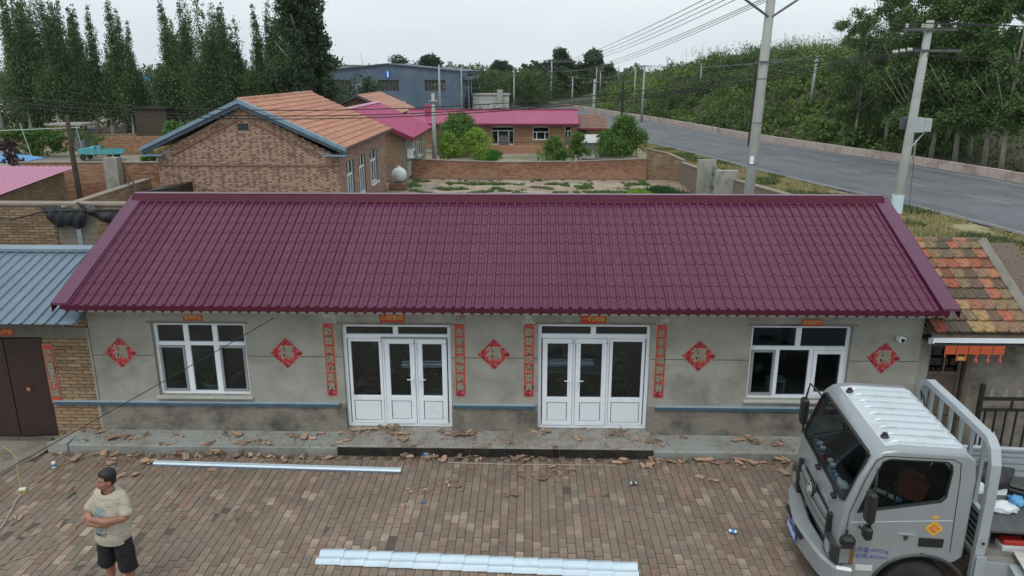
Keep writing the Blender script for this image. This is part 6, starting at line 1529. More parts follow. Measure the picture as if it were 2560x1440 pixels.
wsc = solid(wsq(.04, .975, -.25, .25), .09, CW_-.09)
rearcut = solid([(1.3, 1.55), (1.6, 1.55), (1.6, 1.98), (1.3, 1.98)], .35, 1.65)
for i, cut in enumerate((inner, sidecut, wsc, rearcut)):
    md = body.modifiers.new('b%d' % i, 'BOOLEAN'); md.object = cut; md.operation = 'DIFFERENCE'; md.solver = 'EXACT'
me = evalmesh(body, 'cab_body'); me.materials.clear(); me.materials.append(M_silver)
for o in (body, inner, sidecut, wsc, rearcut): bpy.data.objects.remove(o)
bm = bmesh.new(); bm.from_mesh(me); bmesh.ops.recalc_face_normals(bm, faces=bm.faces)
for f in bm.faces: f.smooth = True
for e in bm.edges:
    if len(e.link_faces) == 2 and e.calc_face_angle(0) > R(32): e.smooth = False
bm.to_mesh(me); bm.free()
cab = link('cab_body', me, tk)
# roof skin with pressed ribs
b = MB()
for k in range(9):
    yc = .24+k*.19; b.prism([(.50, 2.212), (.56, 2.252), (.62, 2.264), (1.26, 2.25), (1.34, 2.232), (1.36, 2.2), (.52, 2.2)], 'y', yc-.05, yc+.05)
tp_(b, 'roof_ribs', M_silver_lit, bevel=.012)
tp_(MB().prism([(.40, 2.19), (.47, 2.215), (.60, 2.2375), (1.30, 2.2245), (1.36, 2.205), (1.36, 2.18)], 'y', .14, 1.86), 'roof_skin', M_silver_lit, bevel=.004)
for yy in (.34, 1.66):
    tp_(MB().lathe([(.045, 2.20), (.05, 2.235), (.035, 2.25), (.03, 2.275), (.012, 2.285)], 12, c=(.52, yy, 0)), 'marker_lamp', M_black)
# glass and seals
def seal(pts, rad, nm='window_seal', m=None, par=None, close=True):
    return tp_(MB().tube(list(pts)+([pts[0]] if close else []), rad, 6), nm, m or M_rub, par)
q = wsq(.04, .975, .022, .03); g = MB(); ylo, yhi = .085, CW_-.085
g.face([(q[3][0], ylo, q[3][1]), (q[3][0], yhi, q[3][1]), (q[2][0], yhi, q[2][1]), (q[2][0], ylo, q[2][1])])
q2 = wsq(.04, .975, .0, .012)
tp_(g, 'windshield', M_cabglass)
a = Vector((q2[0][0]-.005, 0, q2[0][1])); c = Vector((q2[1][0]-.005, 0, q2[1][1])); Y_ = Vector((0, 1, 0))
rim = [a+Y_*.18, a+Y_*1.82, a+(c-a)*.05+Y_*1.90, a+(c-a)*.88+Y_*1.91, c+Y_*1.85, c+Y_*.15, a+(c-a)*.88+Y_*.09, a+(c-a)*.05+Y_*.10]
seal(rim, .026)
for yy, nm in ((.0, 'n'), (CW_, 'f')):
    s_ = 1 if nm == 'n' else -1
    g = MB(); g.face([(x, yy+s_*.03, z) for x, z in sw]); tp_(g, 'side_window', M_cabglass)
    seal([Vector((x, yy+s_*.006, z)) for x, z in sw], .013)
    tp_(MB().tube([(x, yy-s_*.0005, z) for x, z in [(.10, .60), (.095, 1.0), (.115, 1.38), (.24, 1.84), (.33, 2.08), (.42, 2.148), (1.17, 2.148), (1.25, 2.10), (1.27, 1.9), (1.30, .95)]], .0055, 4), 'door_seam', M_rub)
    tp_(MB().box(.60, .625, yy+s_*.034, yy+s_*.05, 1.50, 2.07), 'quarter_bar', M_rub)
    # door furniture
    tp_(MB().box(.93, 1.21, yy-s_*.012 if s_ > 0 else yy+.001, yy-.001 if s_ > 0 else yy+.012, 1.00, 1.12), 'handle_recess', M_rub, bevel=.008)
    tp_(MB().box(.68, .88, yy-.014 if s_ > 0 else yy+.001, yy-.001 if s_ > 0 else yy+.014, 1.145, 1.165), 'door_latch', M_alu)
    tp_(MB().box(.76, .80, yy-.016 if s_ > 0 else yy+.001, yy-.001 if s_ > 0 else yy+.016, 1.08, 1.144), 'door_latch', M_dkgrey)
    # wheel arch lip
    tp_(MB().tube([(1.0+.55*math.cos(R(a)), yy, .38+.50*math.sin(R(a))) for a in range(12, 172, 10)], .022, 6), 'arch_lip', M_dkgrey)
tp_(MB().prism([(.10, .40), (.10, .52), (.47, .52), (.52, .40)], 'y', .02, .10), 'side_skirt', M_rub)
tp_(MB().box(.26, .46, -.012, -.001, .62, .70), 'side_lamp', mat('clear_lens', [(.5, .5, .48), (.6, .6, .58)], 20, .15), bevel=.005)
# pressed waist line of the door, drawn in the lit silver
tp_(MB().prism([(.14, 1.26), (1.27, 1.36), (1.27, 1.372), (.14, 1.272)], 'y', -.004, -.0005), 'waist_crease', M_silver_lit)
# front: hood band, grille bars, headlamps, bumper
M_grille = mat('grille_grey', [(.22, .24, .25), (.33, .35, .36)], 60, .4, metal=.5)
tp_(MB().prism([(.018, .80), (.01, 1.02), (.03, 1.16), (.06, 1.15), (.05, .8)], 'y', .46, 1.54), 'grille_back', M_rub)
for k, (z0, z1, x) in enumerate(((.81, .89, .0), (.92, 1.0, -.006), (1.03, 1.11, .004))):
    tp_(MB().prism([(.32, x), (.60, x-.022), (1.0, x-.032), (1.40, x-.022), (1.68, x), (1.68, x+.04), (.32, x+.04)], 'z', z0, z1, r=.5), 'grille_bar', M_grille, bevel=.008)
for o in [o for o in tk.children if o.name.startswith('grille_bar')]:
    me = o.data; co = np.empty(len(me.vertices)*3, np.float32); me.vertices.foreach_get('co', co); co = co.reshape(-1, 3)[:, [1, 0, 2]].copy(); me.vertices.foreach_set('co', co.ravel())
tp_(MB().lathe([(.095, -.052), (.11, -.03), (.11, .0)], 20, c=(0, 1.0, 1.115), axis='x'), 'emblem_plate', M_rub)
e_ = MB()
for k in range(20):
    a0, a1 = 2*math.pi*k/20, 2*math.pi*(k+1)/20; e_.tube([(-.055, 1+.085*math.cos(a0), 1.115+.085*math.sin(a0)), (-.055, 1+.085*math.cos(a1), 1.115+.085*math.sin(a1))], .009, 5)
e_.tube([(-.056, .95, 1.09), (-.056, 1.0, 1.15), (-.056, 1.05, 1.11)], .013, 5); e_.tube([(-.056, .96, 1.14), (-.056, 1.0, 1.08), (-.056, 1.05, 1.13)], .011, 5)
tp_(e_, 'emblem', M_alu)
link('lettering', textmesh('Captain', .085, M_alu, .001, .003, spacing=1.05), tk, (.022, .60, 1.25), (math.pi/2-R(3), 0, -math.pi/2))
M_lens = glassmat('lamp_lens', (.8, .82, .82), rough=.05); M_amber = mat('amber', [(.5, .16, .03), (.55, .2, .04)], 3, .3); M_chrome = mat('chrome', [(.7, .72, .73), (.78, .8, .8)], 3, .35, metal=.4)
for s_, y0 in ((1, 0.0), (-1, 2.0)):
    yy = lambda v: y0+s_*v
    hb = [(-.004, .70), (.012, .96), (.26, .90), (.27, .68)]
    h = tp_(MB().prism([(-.012, yy(.30)), (-.012, yy(.05)), (.03, yy(-.012)), (.22, yy(-.014)), (.22, yy(.05)), (.05, yy(.30))][::s_], 'z', .70, .93), 'headlamp', M_dkgrey, bevel=.006)
    MB().lathe([(.02, .02), (.075, -.02), (.085, -.03)], 14, c=(.0, yy(.18), .815), axis='x').build('reflector', M_chrome, h)
    MB().prism([(.06, yy(-.022)), (.17, yy(-.024)), (.17, yy(-.010)), (.06, yy(-.010))][::s_], 'z', .72, .91).build('reflector', M_chrome, h)
    MB().prism([(.172, yy(-.024)), (.212, yy(-.025)), (.212, yy(-.010)), (.172, yy(-.010))][::s_], 'z', .72, .91).build('indicator', M_amber, h)
    MB().prism([(-.030, yy(.30)), (-.032, yy(.05)), (.01, yy(-.034)), (.215, yy(-.036)), (.215, yy(-.032)), (.012, yy(-.030)), (-.028, yy(.05)), (-.026, yy(.30))][::s_], 'z', .705, .925).build('lens', M_lens, h)
    tp_(MB().prism([(-.02, yy(.36)), (-.02, yy(.29)), (.04, yy(.28)), (.04, yy(.36))][::s_], 'z', .66, 1.18), 'lamp_trim', M_rub, bevel=.006)
bp = [(-.16, .55), (-.20, .80), (-.215, 1.0), (-.20, 1.20), (-.16, 1.45), (-.09, 1.80), (.02, 2.02), (.24, 2.06), (.24, 2.0), (.08, 1.90), (.0, 1.0), (.08, .10), (.24, 0), (.24, -.06), (.02, -.02), (-.09, .20)]
tp_(MB().prism(bp, 'z', .36, .66), 'bumper', M_silver, bevel=.03, smooth=False)
for y0 in (.62, 1.10): tp_(MB().box(-.222, -.19, y0, y0+.28, .585, .63), 'bumper_vent', M_rub)
pl = tp_(MB().box(-.232, -.224, .78, 1.22, .415, .555), 'number_plate', mat('plate_blue', [(.03, .10, .36), (.05, .14, .44)], 40, .5), bevel=.002)
for k in range(7): MB().box(-.2355, -.2325, .81+k*.055, .84+k*.055, .445+.01*(k % 2), .525-.008*(k % 3)).build('plate_mark', M_white, pl)
tp_(MB().box(-.02, .2, .2, 1.8, .26, .36), 'underguard', M_rub)
# wipers
for y0 in (.35, 1.05):
    a = Vector((.05, y0, 1.43)); tp_(MB().tube([a, a+Vector((.0, .22, .06)), a+Vector((.03, .62, .10))], .012, 5), 'wiper', M_black)
    tp_(MB().box(.0, .06, y0-.05, y0+.04, 1.38, 1.43), 'wiper_pivot', M_black, bevel=.01)
# mirrors
mr = tp_(MB().tube([(.36, -.01, 1.98), (.28, -.20, 2.02), (.27, -.24, 1.9), (.27, -.24, 1.25), (.24, -.01, 1.22)], .013, 6), 'mirror_arm', M_black)
MB().box(.19, .29, -.33, -.17, 1.44, 1.83).build('mirror_head', M_black, mr, bevel=.03)
MB().box(.20, .29, -.32, -.18, 1.22, 1.38).build('mirror_head', M_black, mr, bevel=.025)
mr2 = tp_(MB().tube([(.12, .0, 1.15), (.08, -.10, 1.15)], .012, 6), 'mirror_arm', M_black); MB().box(.0, .17, -.20, -.07, 1.02, 1.17).build('mirror_head', M_black, mr2, bevel=.04)
mr3 = tp_(MB().tube([(.30, 2.0, 1.98), (.16, 2.20, 2.10), (.14, 2.24, 1.9), (.14, 2.24, 1.3), (.2, 2.0, 1.25)], .014, 6), 'mirror_arm', M_black)
MB().box(.08, .18, 2.17, 2.33, 1.45, 1.85).build('mirror_head', M_black, mr3, bevel=.03)
# interior
tp_(MB().prism([(.13, 1.0), (.13, 1.36), (.36, 1.40), (.46, 1.30), (.46, 1.0)], 'y', .06, 1.94), 'dashboard', M_dkgrey, bevel=.02)
M_seat = mat('dark_seat', [(.02, .02, .022), (.035, .03, .03)], 6, .8)
for y0 in (.15, .80, 1.35):
    st = tp_(MB().box(.72, 1.22, y0, y0+.5, 1.02, 1.20), 'seat', M_seat, bevel=.04); MB().prism([(1.14, 1.18), (1.24, 1.85), (1.34, 1.85), (1.30, 1.18)], 'y', y0+.02, y0+.48).build('backrest', M_seat, st, bevel=.03)
tp_(MB().box(.15, 1.39, .06, 1.94, .93, .99), 'cab_floor', M_rub)
sv = MB()
for k in range(18):
    a0, a1 = 2*math.pi*k/18, 2*math.pi*(k+1)/18; f_ = lambda a: (.58+.08*math.sin(a), .42+.2*math.cos(a), 1.48+.17*math.sin(a)); sv.tube([f_(a0), f_(a1)], .014, 5)
sv.tube([(.58, .42, 1.48), (.40, .42, 1.30)], .03, 6); sv.tube([(.58, .24, 1.48), (.58, .60, 1.48)], .012, 5); tp_(sv, 'steering_wheel', M_rub)
M_bottle = glassmat('bottle_plastic', (.8, .88, .95), rough=.1)
M_cup = mat('paper_cup', [(.62, .68, .72), (.72, .76, .78)], 9, .6); M_bluecap_ = mat('blue_cap', [(.05, .18, .45), (.08, .25, .5)], 5, .5)
def on_truck(nm, x, y, z, lab, cat, grp=None, rz=0):
    M = tk.matrix_basis if False else Matrix.Translation(tk.location)@Matrix.Rotation(R(-5), 4, 'Z')
    p = M@Vector((x, y, z)); return empty(nm, p, R(-5)+rz, label=lab, cat=cat, group=grp)
for k, (y, kk) in enumerate(((1.72, 'b'), (1.60, 'c'), (1.46, 'c'), (1.12, 'c'), (1.0, 'c'), (.86, 'b'), (.76, 'b'), (.60, 'h'))):
    t = on_truck('bottle' if kk == 'b' else 'cup' if kk == 'c' else 'sun_hat', .20, y, 1.385, ORD[k] if k < 5 else ['sixth', 'seventh', 'last'][k-5], 'bottle' if kk == 'b' else 'cup' if kk == 'c' else 'cap', 'small things along the truck windshield')
    t['label'] = t['label']+{'b': ' from the far end on the dashboard, a lying water bottle', 'c': ' from the far end on the dashboard, a white cup', 'h': ' and nearest thing on the dashboard, a white and yellow cap'}[kk]
    if kk == 'b': MB().lathe([(.028, -.08), (.03, -.06), (.03, .04), (.012, .07), (.012, .09)], 10, c=(0, 0, .035), axis='y').build('bottle_body', M_cup, t, smooth=True); MB().lathe([(.031, -.03), (.031, .02)], 10, c=(0, 0, .035), axis='y').build('bottle_label', M_bluecap_, t)
    elif kk == 'c': MB().lathe([(.028, 0), (.04, .10), (.037, .10), (.03, .09)], 12).build('cup_body', M_cup, t); MB().lathe([(.0325, .03), (.0365, .065)], 12).build('cup_band', M_bluecap_, t)
    else: MB().lathe([(.08, 0), (.085, .03), (.06, .07), (.02, .085)], 12).build('crown_cap', M_cup, t, smooth=True); MB().box(-.10, -.02, -.06, .06, 0, .012).build('brim', mat('yellow_cloth', [(.4, .33, .1), (.5, .42, .15)], 5, .8), t)
t = on_truck('orange_cushion', .98, .55, 1.35, 'orange-red boxes on the truck seat seen through the near side window', 'boxes')
MB().box(-.14, .12, -.12, .14, 0, .28).build('box', mat('dull_orange', [(.30, .07, .045), (.36, .12, .08)], 4, .8), t).rotation_euler = (0, R(18), 0)
t = on_truck('white_tube', .62, .30, 1.45, 'white and blue crumpled tube behind the near side window of the truck', 'tube')
MB().tube([(-.14, 0, .10), (.0, .05, .02), (.14, .06, -.05)], [.025, .03, .035], 7).build('tube', M_cup, t); MB().tube([(.13, .06, -.05), (.2, .06, -.07)], .035, 7).build('cuff', M_bluecap_, t)
# lettering and decal on the near door
for k, s_ in enumerate(('总质量:4495kg', '栏板高:400mm')):
    link('lettering', textmesh(s_, .075, mat('faded_blue_print', [(.06, .08, .26), (.1, .12, .3)], 30, .7), .0005, 0, spacing=.95), tk, (.40, -.0025, .90-k*.085), (math.pi/2, 0, 0))
M_dec = mat('decal_red', [(.45, .07, .02), (.5, .12, .03)], 30, .6); M_decg = mat('decal_gold', [(.60, .30, .04), (.66, .38, .07)], 30, .5)
dc = tp_(MB().prism([(1.08+.085*math.cos(a)*(1+.12*math.cos(4*a)), 1.25+.085*math.sin(a)*(1+.12*math.cos(4*a))) for a in [2*math.pi*k/32 for k in range(32)]], 'y', -.003, -.0008), 'decal', M_decg)
MB().prism([(1.08, 1.19), (1.14, 1.25), (1.08, 1.31), (1.02, 1.25)], 'y', -.0045, -.0032).build('decal_centre', M_dec, dc)
MB().prism([(1.03, 1.385), (1.13, 1.385), (1.115, 1.41), (1.08, 1.42), (1.045, 1.41)], 'y', -.003, -.0008).build('decal_top', M_decg, dc); MB().box(1.072, 1.088, -.003, -.0009, 1.33, 1.384).build('decal_cord', M_decg, dc)
link('lettering', textmesh('福', .075, M_decg, .001), dc, (1.08, -.0055, 1.25), (math.pi/2, 0, 0))
# wheels and chassis
M_tyre = mat('tyre', [(.012, .012, .012), (.03, .028, .026)], 9, .8, dirt=(.06, .05, .04), dpos=(.5, .8)); M_rim = mat('steel_rim', [(.40, .42, .43), (.5, .52, .53)], 6, .4, metal=.4, dirt=(.2, .17, .14), dpos=(.5, .8))
def wheel(x, y, s_):
    w_ = tp_(MB().lathe([(.22, -.10), (.335, -.11), (.365, -.08), (.37, 0), (.365, .08), (.335, .11), (.22, .10)], 28, c=(x, y, .37), axis='y'), 'wheel', M_tyre, smooth=True)
    MB().lathe([(.222, s_*-.09), (.215, s_*-.095), (.20, s_*-.05), (.12, s_*-.07), (.09, s_*-.115), (.03, s_*-.12)], 24, c=(x, y, .37), axis='y').build('rim', M_rim, w_, smooth=True)
    for k in range(8):
        a = k*math.pi/4; MB().lathe([(.028, s_*-.072), (.028, s_*-.0725)][::1], 10, c=(x+.16*math.cos(a), y-s_*.0, .37+.16*math.sin(a)), axis='y').build('rim_hole', M_rub, w_)
        if k < 6: a = k*math.pi/3; MB().lathe([(.012, s_*-.10), (.012, s_*-.128)], 6, c=(x+.062*math.cos(a), y, .37+.062*math.sin(a)), axis='y').build('wheel_nut', M_rim, w_)
for x in (1.0, 3.9):
    wheel(x, .17, 1); wheel(x, 1.83, -1)
tp_(MB().tube([(1.0, .25, .395), (1.0, 1.75, .395)], .06, 8), 'axle', M_rub); tp_(MB().tube([(3.9, .25, .395), (3.9, 1.75, .395)], .07, 8), 'axle', M_rub)
for yy in (.55, 1.35): tp_(MB().box(.3, 5.0, yy, yy+.1, .55, .72), 'chassis_rail', M_rub)
tp_(MB().tube([(1.62, .15, .62), (1.75, .12, .45), (1.95, .1, .30)], .06, 8), 'mudguard_bar', M_dkgrey)
# bed
BX0, BX1, BZ = 1.66, 5.0, .86
tp_(MB().box(BX0, BX1, .02, 2.06, BZ-.10, BZ), 'bed_floor', mat('bed_floor_wood', [(.20, .19, .17), (.30, .29, .27)], 3, .8, stretch=(1, 8, 1)))
sb = MB(); sb.box(BX0+.05, BX1, 2.06, 2.09, BZ, BZ+.42)
for k in range(4): sb.box(BX0+.05, BX1, 2.035, 2.0599, BZ+.03+k*.10, BZ+.08+k*.10)
sb.box(BX0+.05, BX1, 2.02, 2.10, BZ+.421, BZ+.45); tp_(sb, 'far_side_board', M_alu)
tp_(MB().box(BX0, BX1, -.02, .019, BZ-.20, BZ-.02), 'bed_edge', M_alu)
tp_(MB().prism([(-.06, BZ-.03), (-.05, BZ+.0), (-.46, BZ-.10), (-.46, BZ-.13)], 'x', 1.95, 4.6), 'near_side_board', M_alu)
# headboard frame
hx = 1.62
path = [(hx, .02, BZ-.25), (hx, -.0, 1.7), (hx, .02, 2.10), (hx, .09, 2.26), (hx, .2, 2.33), (hx, 1.0, 2.34), (hx, 1.85, 2.33), (hx, 2.0, 2.26), (hx, 2.06, 2.10), (hx, 2.07, BZ)]
def rect_tube(mb, pts, wx, wn):
    """rectangular section along a path in the yz plane"""
    P = [Vector(p) for p in pts]; base = len(mb.v)
    for i, p in enumerate(P):
        d = (P[min(i+1, len(P)-1)]-P[max(i-1, 0)]).normalized(); n = Vector((0, -d.z, d.y))
        for (sx, sn) in ((-1, -1), (1, -1), (1, 1), (-1, 1)): mb.v.append(tuple(p+Vector((sx*wx/2, 0, 0))+n*sn*wn/2))
    for i in range(len(P)-1):
        for k in range(4): a = base+i*4+k; c = base+i*4+(k+1) % 4; mb.f.append((a, c, c+4, a+4)); mb.r.append(.5)
    mb.f.append((base+3, base+2, base+1, base)); e = base+(len(P)-1)*4; mb.f.append((e, e+1, e+2, e+3)); mb.r += [.5, .5]
    return mb
hb = tp_(rect_tube(MB(), path, .11, .09), 'headboard_frame', M_alu, bevel=.006)
MB().box(hx-.03, hx+.03, .05, 2.02, 1.42, 1.47).build('mid_rail', M_alu, hb); MB().box(hx-.03, hx+.03, .05, 2.02, BZ+.02, BZ+.07).build('mid_rail', M_alu, hb)
for k in range(6): yy = .30+k*.29; MB().box(hx-.02, hx+.02, yy-.025, yy+.025, 1.4701, 2.295).build('upright', M_alu, hb)
for k in range(6): MB().box(hx-.005, hx+.005, .05, 2.02, .94+k*.08, .98+k*.08).build('mesh_slat', M_dkgrey, hb)
MB().tube([(hx-.05, 1.92, 2.05), (hx-.10, 1.86, 2.20), (hx-.11, 1.74, 2.18), (hx-.10, 1.68, 2.02), (hx-.10, 1.66, 1.5)], .012, 5).build('hook_cable', M_black, hb)
MB().lathe([(.018, -.06), (.018, -.055)], 10, c=(hx, 0, 1.12), axis='y').build('bolt_hole', M_rub, hb)
MB().box(hx-.05, hx+.06, -.075, -.052, .66, .95).build('latch_plate', M_alu, hb)
tp_(MB().box(1.47, 1.54, .2, 1.8, .9, 1.5), 'air_intake', M_rub)
# load
t = on_truck('tool_cabinet', 2.55, .55, BZ, 'low open-fronted steel cabinet of tools on the truck bed', 'cabinet')
M_cabn = mat('dark_worktop', [(.045, .045, .048), (.09, .09, .09)], 6, .5, dirt=(.14, .13, .12), dpos=(.55, .8)); M_cabs = mat('greenish_steel', [(.16, .18, .15), (.24, .25, .21)], 6, .6, dirt=(.12, .09, .06), dpos=(.5, .75))
MB().box(-.80, 1.4, -.42, .42, .30, .325).build('worktop', M_cabn, t); MB().box(-.80, 1.4, .38, .42, 0, .299).build('back', M_cabs, t)
for x in (-.80, .28, 1.37): MB().box(x, x+.03, -.42, .379, 0, .299).build('side', M_cabs, t)
MB().box(-.80, 1.4, -.45, -.421, 0, .06).build('front_lip', M_cabs, t)
t = on_truck('red_toolcase', 2.12, .28, BZ+.08, 'small red plastic case lying inside the open cabinet', 'case')
MB().box(-.13, .13, -.07, .07, 0, .07).build('shell', mat('bright_red', [(.38, .02, .02), (.48, .04, .03)], 4, .4), t, bevel=.02); MB().box(-.14, .14, -.09, .09, -.08, -.001).build('white_tray', M_cup, t)
for k in range(7):
    t = on_truck('hand_tool', 2.05+k*.17, .30+random.uniform(0, .35), BZ+.03, 'dark worn tool in the open cabinet, '+['leftmost', 'second from the left', 'third from the left', 'fourth from the left', 'fifth from the left', 'sixth from the left', 'rightmost'][k]+' of the heap', 'tool', 'tools in the cabinet', random.uniform(-1, 1))
    MB().lathe([(.04, -.09), (.055, -.05), (.055, .05), (.035, .09)], 9, c=(0, 0, .05), axis='y').build('motor', M_dkgrey, t); MB().box(-.02, .02, .07, .20, .03, .07).build('grip', M_rub, t)
t = on_truck('toolbox', 2.62, .86, BZ+.327, 'black plastic toolbox with yellow clasp on the truck worktop', 'toolbox', rz=R(-32))
MB().box(-.28, .28, -.14, .14, 0, .15).build('box', M_black, t, bevel=.015); MB().box(-.285, .285, -.145, .145, .152, .21).build('lid', M_black, t, bevel=.02)
MB().box(-.05, .05, -.16, -.146, .12, .18).build('clasp', mat('yellow_clasp', [(.6, .42, .02), (.66, .5, .05)], 3, .5), t); MB().tube([(-.1, 0, .21), (-.09, 0, .25), (.09, 0, .25), (.1, 0, .21)], .012, 6).build('handle', M_dkgrey, t)
def crumple(nm, x, y, z, s_, m, lab, cat, n=2, seed=0):
    t = on_truck(nm, x, y, z, lab, cat)
    bm = bmesh.new(); bmesh.ops.create_icosphere(bm, subdivisions=3, radius=1)
    for v in bm.verts:
        nn = mnoise.noise(v.co*2.2+Vector((seed, 0, 0)))*.45+mnoise.noise(v.co*5+Vector((seed, 3, 0)))*.18
        v.co = Vector((v.co.x*s_[0], v.co.y*s_[1], max(-.3, v.co.z)*s_[2]))*(1+nn)
    zmin = min(v.co.z for v in bm.verts)
    for v in bm.verts: v.co.z -= zmin
    me = bpy.data.meshes.new(nm); bm.to_mesh(me); bm.free(); me.materials.append(m); me.polygons.foreach_set('use_smooth', [True]*len(me.polygons))
    link('fabric', me, t); return t
M_wbag = mat('white_plastic_bag', [(.58, .63, .68), (.68, .72, .75)], 5, .5); M_bbag = mat('blue_plastic_bag', [(.08, .28, .55), (.14, .4, .65)], 5, .5)
M_cloth = mat('blue_white_cloth', [(.05, .10, .25), (.45, .52, .6), (.6, .65, .7), (.12, .2, .35)], 7, .8)
crumple('white_bag', 2.12, .62, BZ+.327, (.19, .12, .07), M_wbag, 'white crumpled plastic bag beside the toolbox', 'bag', seed=1)
crumple('blue_bag', 2.38, .78, BZ+.327, (.10, .10, .07), M_bbag, 'bright blue crumpled plastic bag before the toolbox', 'bag', seed=3)
crumple('black_bag', 2.55, 1.62, BZ, (.34, .24, .26), M_black, 'large black bin bag on the truck bed near the far board', 'bag', seed=5)
crumple('black_bag', 2.02, 1.52, BZ, (.18, .2, .24), M_black, 'smaller black bag right behind the truck headboard', 'bag', seed=6)
crumple('cloth_heap', 2.16, 1.42, BZ, (.16, .24, .24), M_cloth, 'heap of blue and white cloth between the black bags', 'cloth', seed=8)
t = on_truck('white_sheet_panel', 3.0, 1.28, BZ+.12, 'pale sheet panel lying across the truck bed behind the toolbox', 'panel')
MB().box(-.8, 1.6, -.18, .18, 0, .03).build('panel', M_wbag, t); MB().box(-.8, 1.6, -.16, .16, -.12, -.001).build('support', M_alu, t)
t = on_truck('worn_board', 2.65, -.22, BZ+.015, 'paint-stained pale board lying on the lowered near side of the truck bed', 'board')
M_board = mat('stained_board', [(.46, .44, .41), (.56, .54, .50), (.34, .28, .25)], 3, .8, dirt=(.22, .14, .11), dscale=2.5, dpos=(.5, .7))
o = MB().box(-.62, 1.3, -.30, .30, .02, .035).build('board', M_board, t); o.rotation_euler = (R(12), 0, 0)
t = on_truck('lidded_jar', 2.78, -.22, BZ+.065, 'round jar with a bright red lid on the stained board', 'jar')
MB().lathe([(.10, 0), (.12, .02), (.12, .10), (.11, .12)], 18).build('jar', M_lens, t, smooth=True); MB().lathe([(.095, .005), (.11, .02), (.11, .06), (.0, .07)], 18).build('contents', mat('jar_contents', [(.3, .22, .15), (.4, .3, .2)], 9, .8), t)
MB().lathe([(.128, .12), (.13, .125), (.13, .15), (.115, .158)], 20).build('lid', mat('bright_red', [], 1) if 'bright_red' in MATS else M_redpl, t)
# ================================================================ THE MAN WITH FOLDED ARMS
def sdf_mesh(name, caps, m, vox=.011, smooth=3, ell=(), disp=0.0, seed=0, cut=None):
    """tapered capsules and ellipsoids grown together into one skin"""
    bm = bmesh.new()
    def ball(c, r, s_=(1, 1, 1), rot=None):
        M = Matrix.Translation(Vector(c))@(rot or Matrix())@Matrix.Diagonal((r*s_[0], r*s_[1], r*s_[2], 1)); bmesh.ops.create_icosphere(bm, subdivisions=3, radius=1, matrix=M)
    for chain in caps:
        for (p, r), (q, r2) in zip(chain, chain[1:]):
            p, q = Vector(p), Vector(q); L = (q-p).length; n = max(2, int(L/(min(r, r2)*.45)))
            for i in range(n+1): ball(p.lerp(q, i/n), r+(r2-r)*i/n)
    for e in ell: ball(e[0], 1, e[1], e[2] if len(e) > 2 else None)
    me = bpy.data.meshes.new(name); bm.to_mesh(me); bm.free(); o = bpy.data.objects.new('tmp', me); C.objects.link(o)
    md = o.modifiers.new('r', 'REMESH'); md.mode = 'VOXEL'; md.voxel_size = vox
    if smooth: ms = o.modifiers.new('s', 'SMOOTH'); ms.iterations = smooth; ms.factor = .5
    me2 = evalmesh(o, name); bpy.data.objects.remove(o)
    bm = bmesh.new(); bm.from_mesh(me2)
    if disp:
        bm.normal_update()
        for v in bm.verts: v.co += v.normal*disp*(mnoise.noise(v.co*9+Vector((seed, 0, 0)))+.45*mnoise.noise(Vector((v.co.x*16, v.co.y*16, v.co.z*22+v.co.x*14+seed))))
    if cut: bmesh.ops.delete(bm, geom=[v for v in bm.verts if cut(v.co)], context='VERTS')
    for f in bm.faces: f.smooth = True
    bm.to_mesh(me2); bm.free(); me2.materials.clear(); me2.materials.append(m); return me2
M_skin = mat('tanned_skin', [(.27, .125, .08), (.34, .165, .11)], 9, .55, bump=.05)
M_shirt = mat('beige_tshirt', [(.38, .34, .28), (.44, .40, .33)], 5, .92, bump=.25, bscale=14)
M_shorts = mat('black_shorts', [(.006, .006, .007), (.012, .012, .013)], 6, .9, bump=.3, bscale=12)
M_hair = mat('black_hair', [(.006, .005, .005), (.014, .012, .011)], 60, .55, bump=.5, bscale=90, stretch=(1, 1, .3))
man = empty('person', (-5.17, 8.08, 0), R(-10), label='man in a beige printed T-shirt and black shorts standing with folded arms, looking left', cat='person')
HC = Vector((-.01, -.035, 1.665)); HR = Matrix.Rotation(R(-28), 4, 'Z')@Matrix.Rotation(R(-5), 4, 'X')
def hd(p): return HC+(HR.to_3x3()@Vector(p))
caps = [
    [((0, .0, 1.42), .085), ((-.005, -.015, 1.54), .072)],
    [((.175, .01, 1.42), .052), ((.25, -.05, 1.235), .050), ((.24, -.10, 1.225), .048), ((.10, -.255, 1.25), .042), ((-.05, -.305, 1.285), .032)],
    [((-.175, .01, 1.42), .052), ((-.255, -.06, 1.22), .050), ((-.245, -.10, 1.20), .048), ((-.12, -.245, 1.185), .043), ((.04, -.275, 1.205), .034)],
    [((.11, .0, .88), .088), ((.165, -.01, .50), .068), ((.165, .02, .47), .066), ((.17, .035, .32), .060), ((.175, .03, .09), .040), ((.18, -.12, .035), .032)],
    [((-.09, .0, .88), .088), ((-.12, -.01, .50), .068), ((-.12, .02, .47), .066), ((-.125, .035, .32), .060), ((-.13, .03, .09), .040), ((-.14, -.12, .035), .032)],
    [((0, 0, .95), .13), ((0, 0, 1.36), .12)],
]
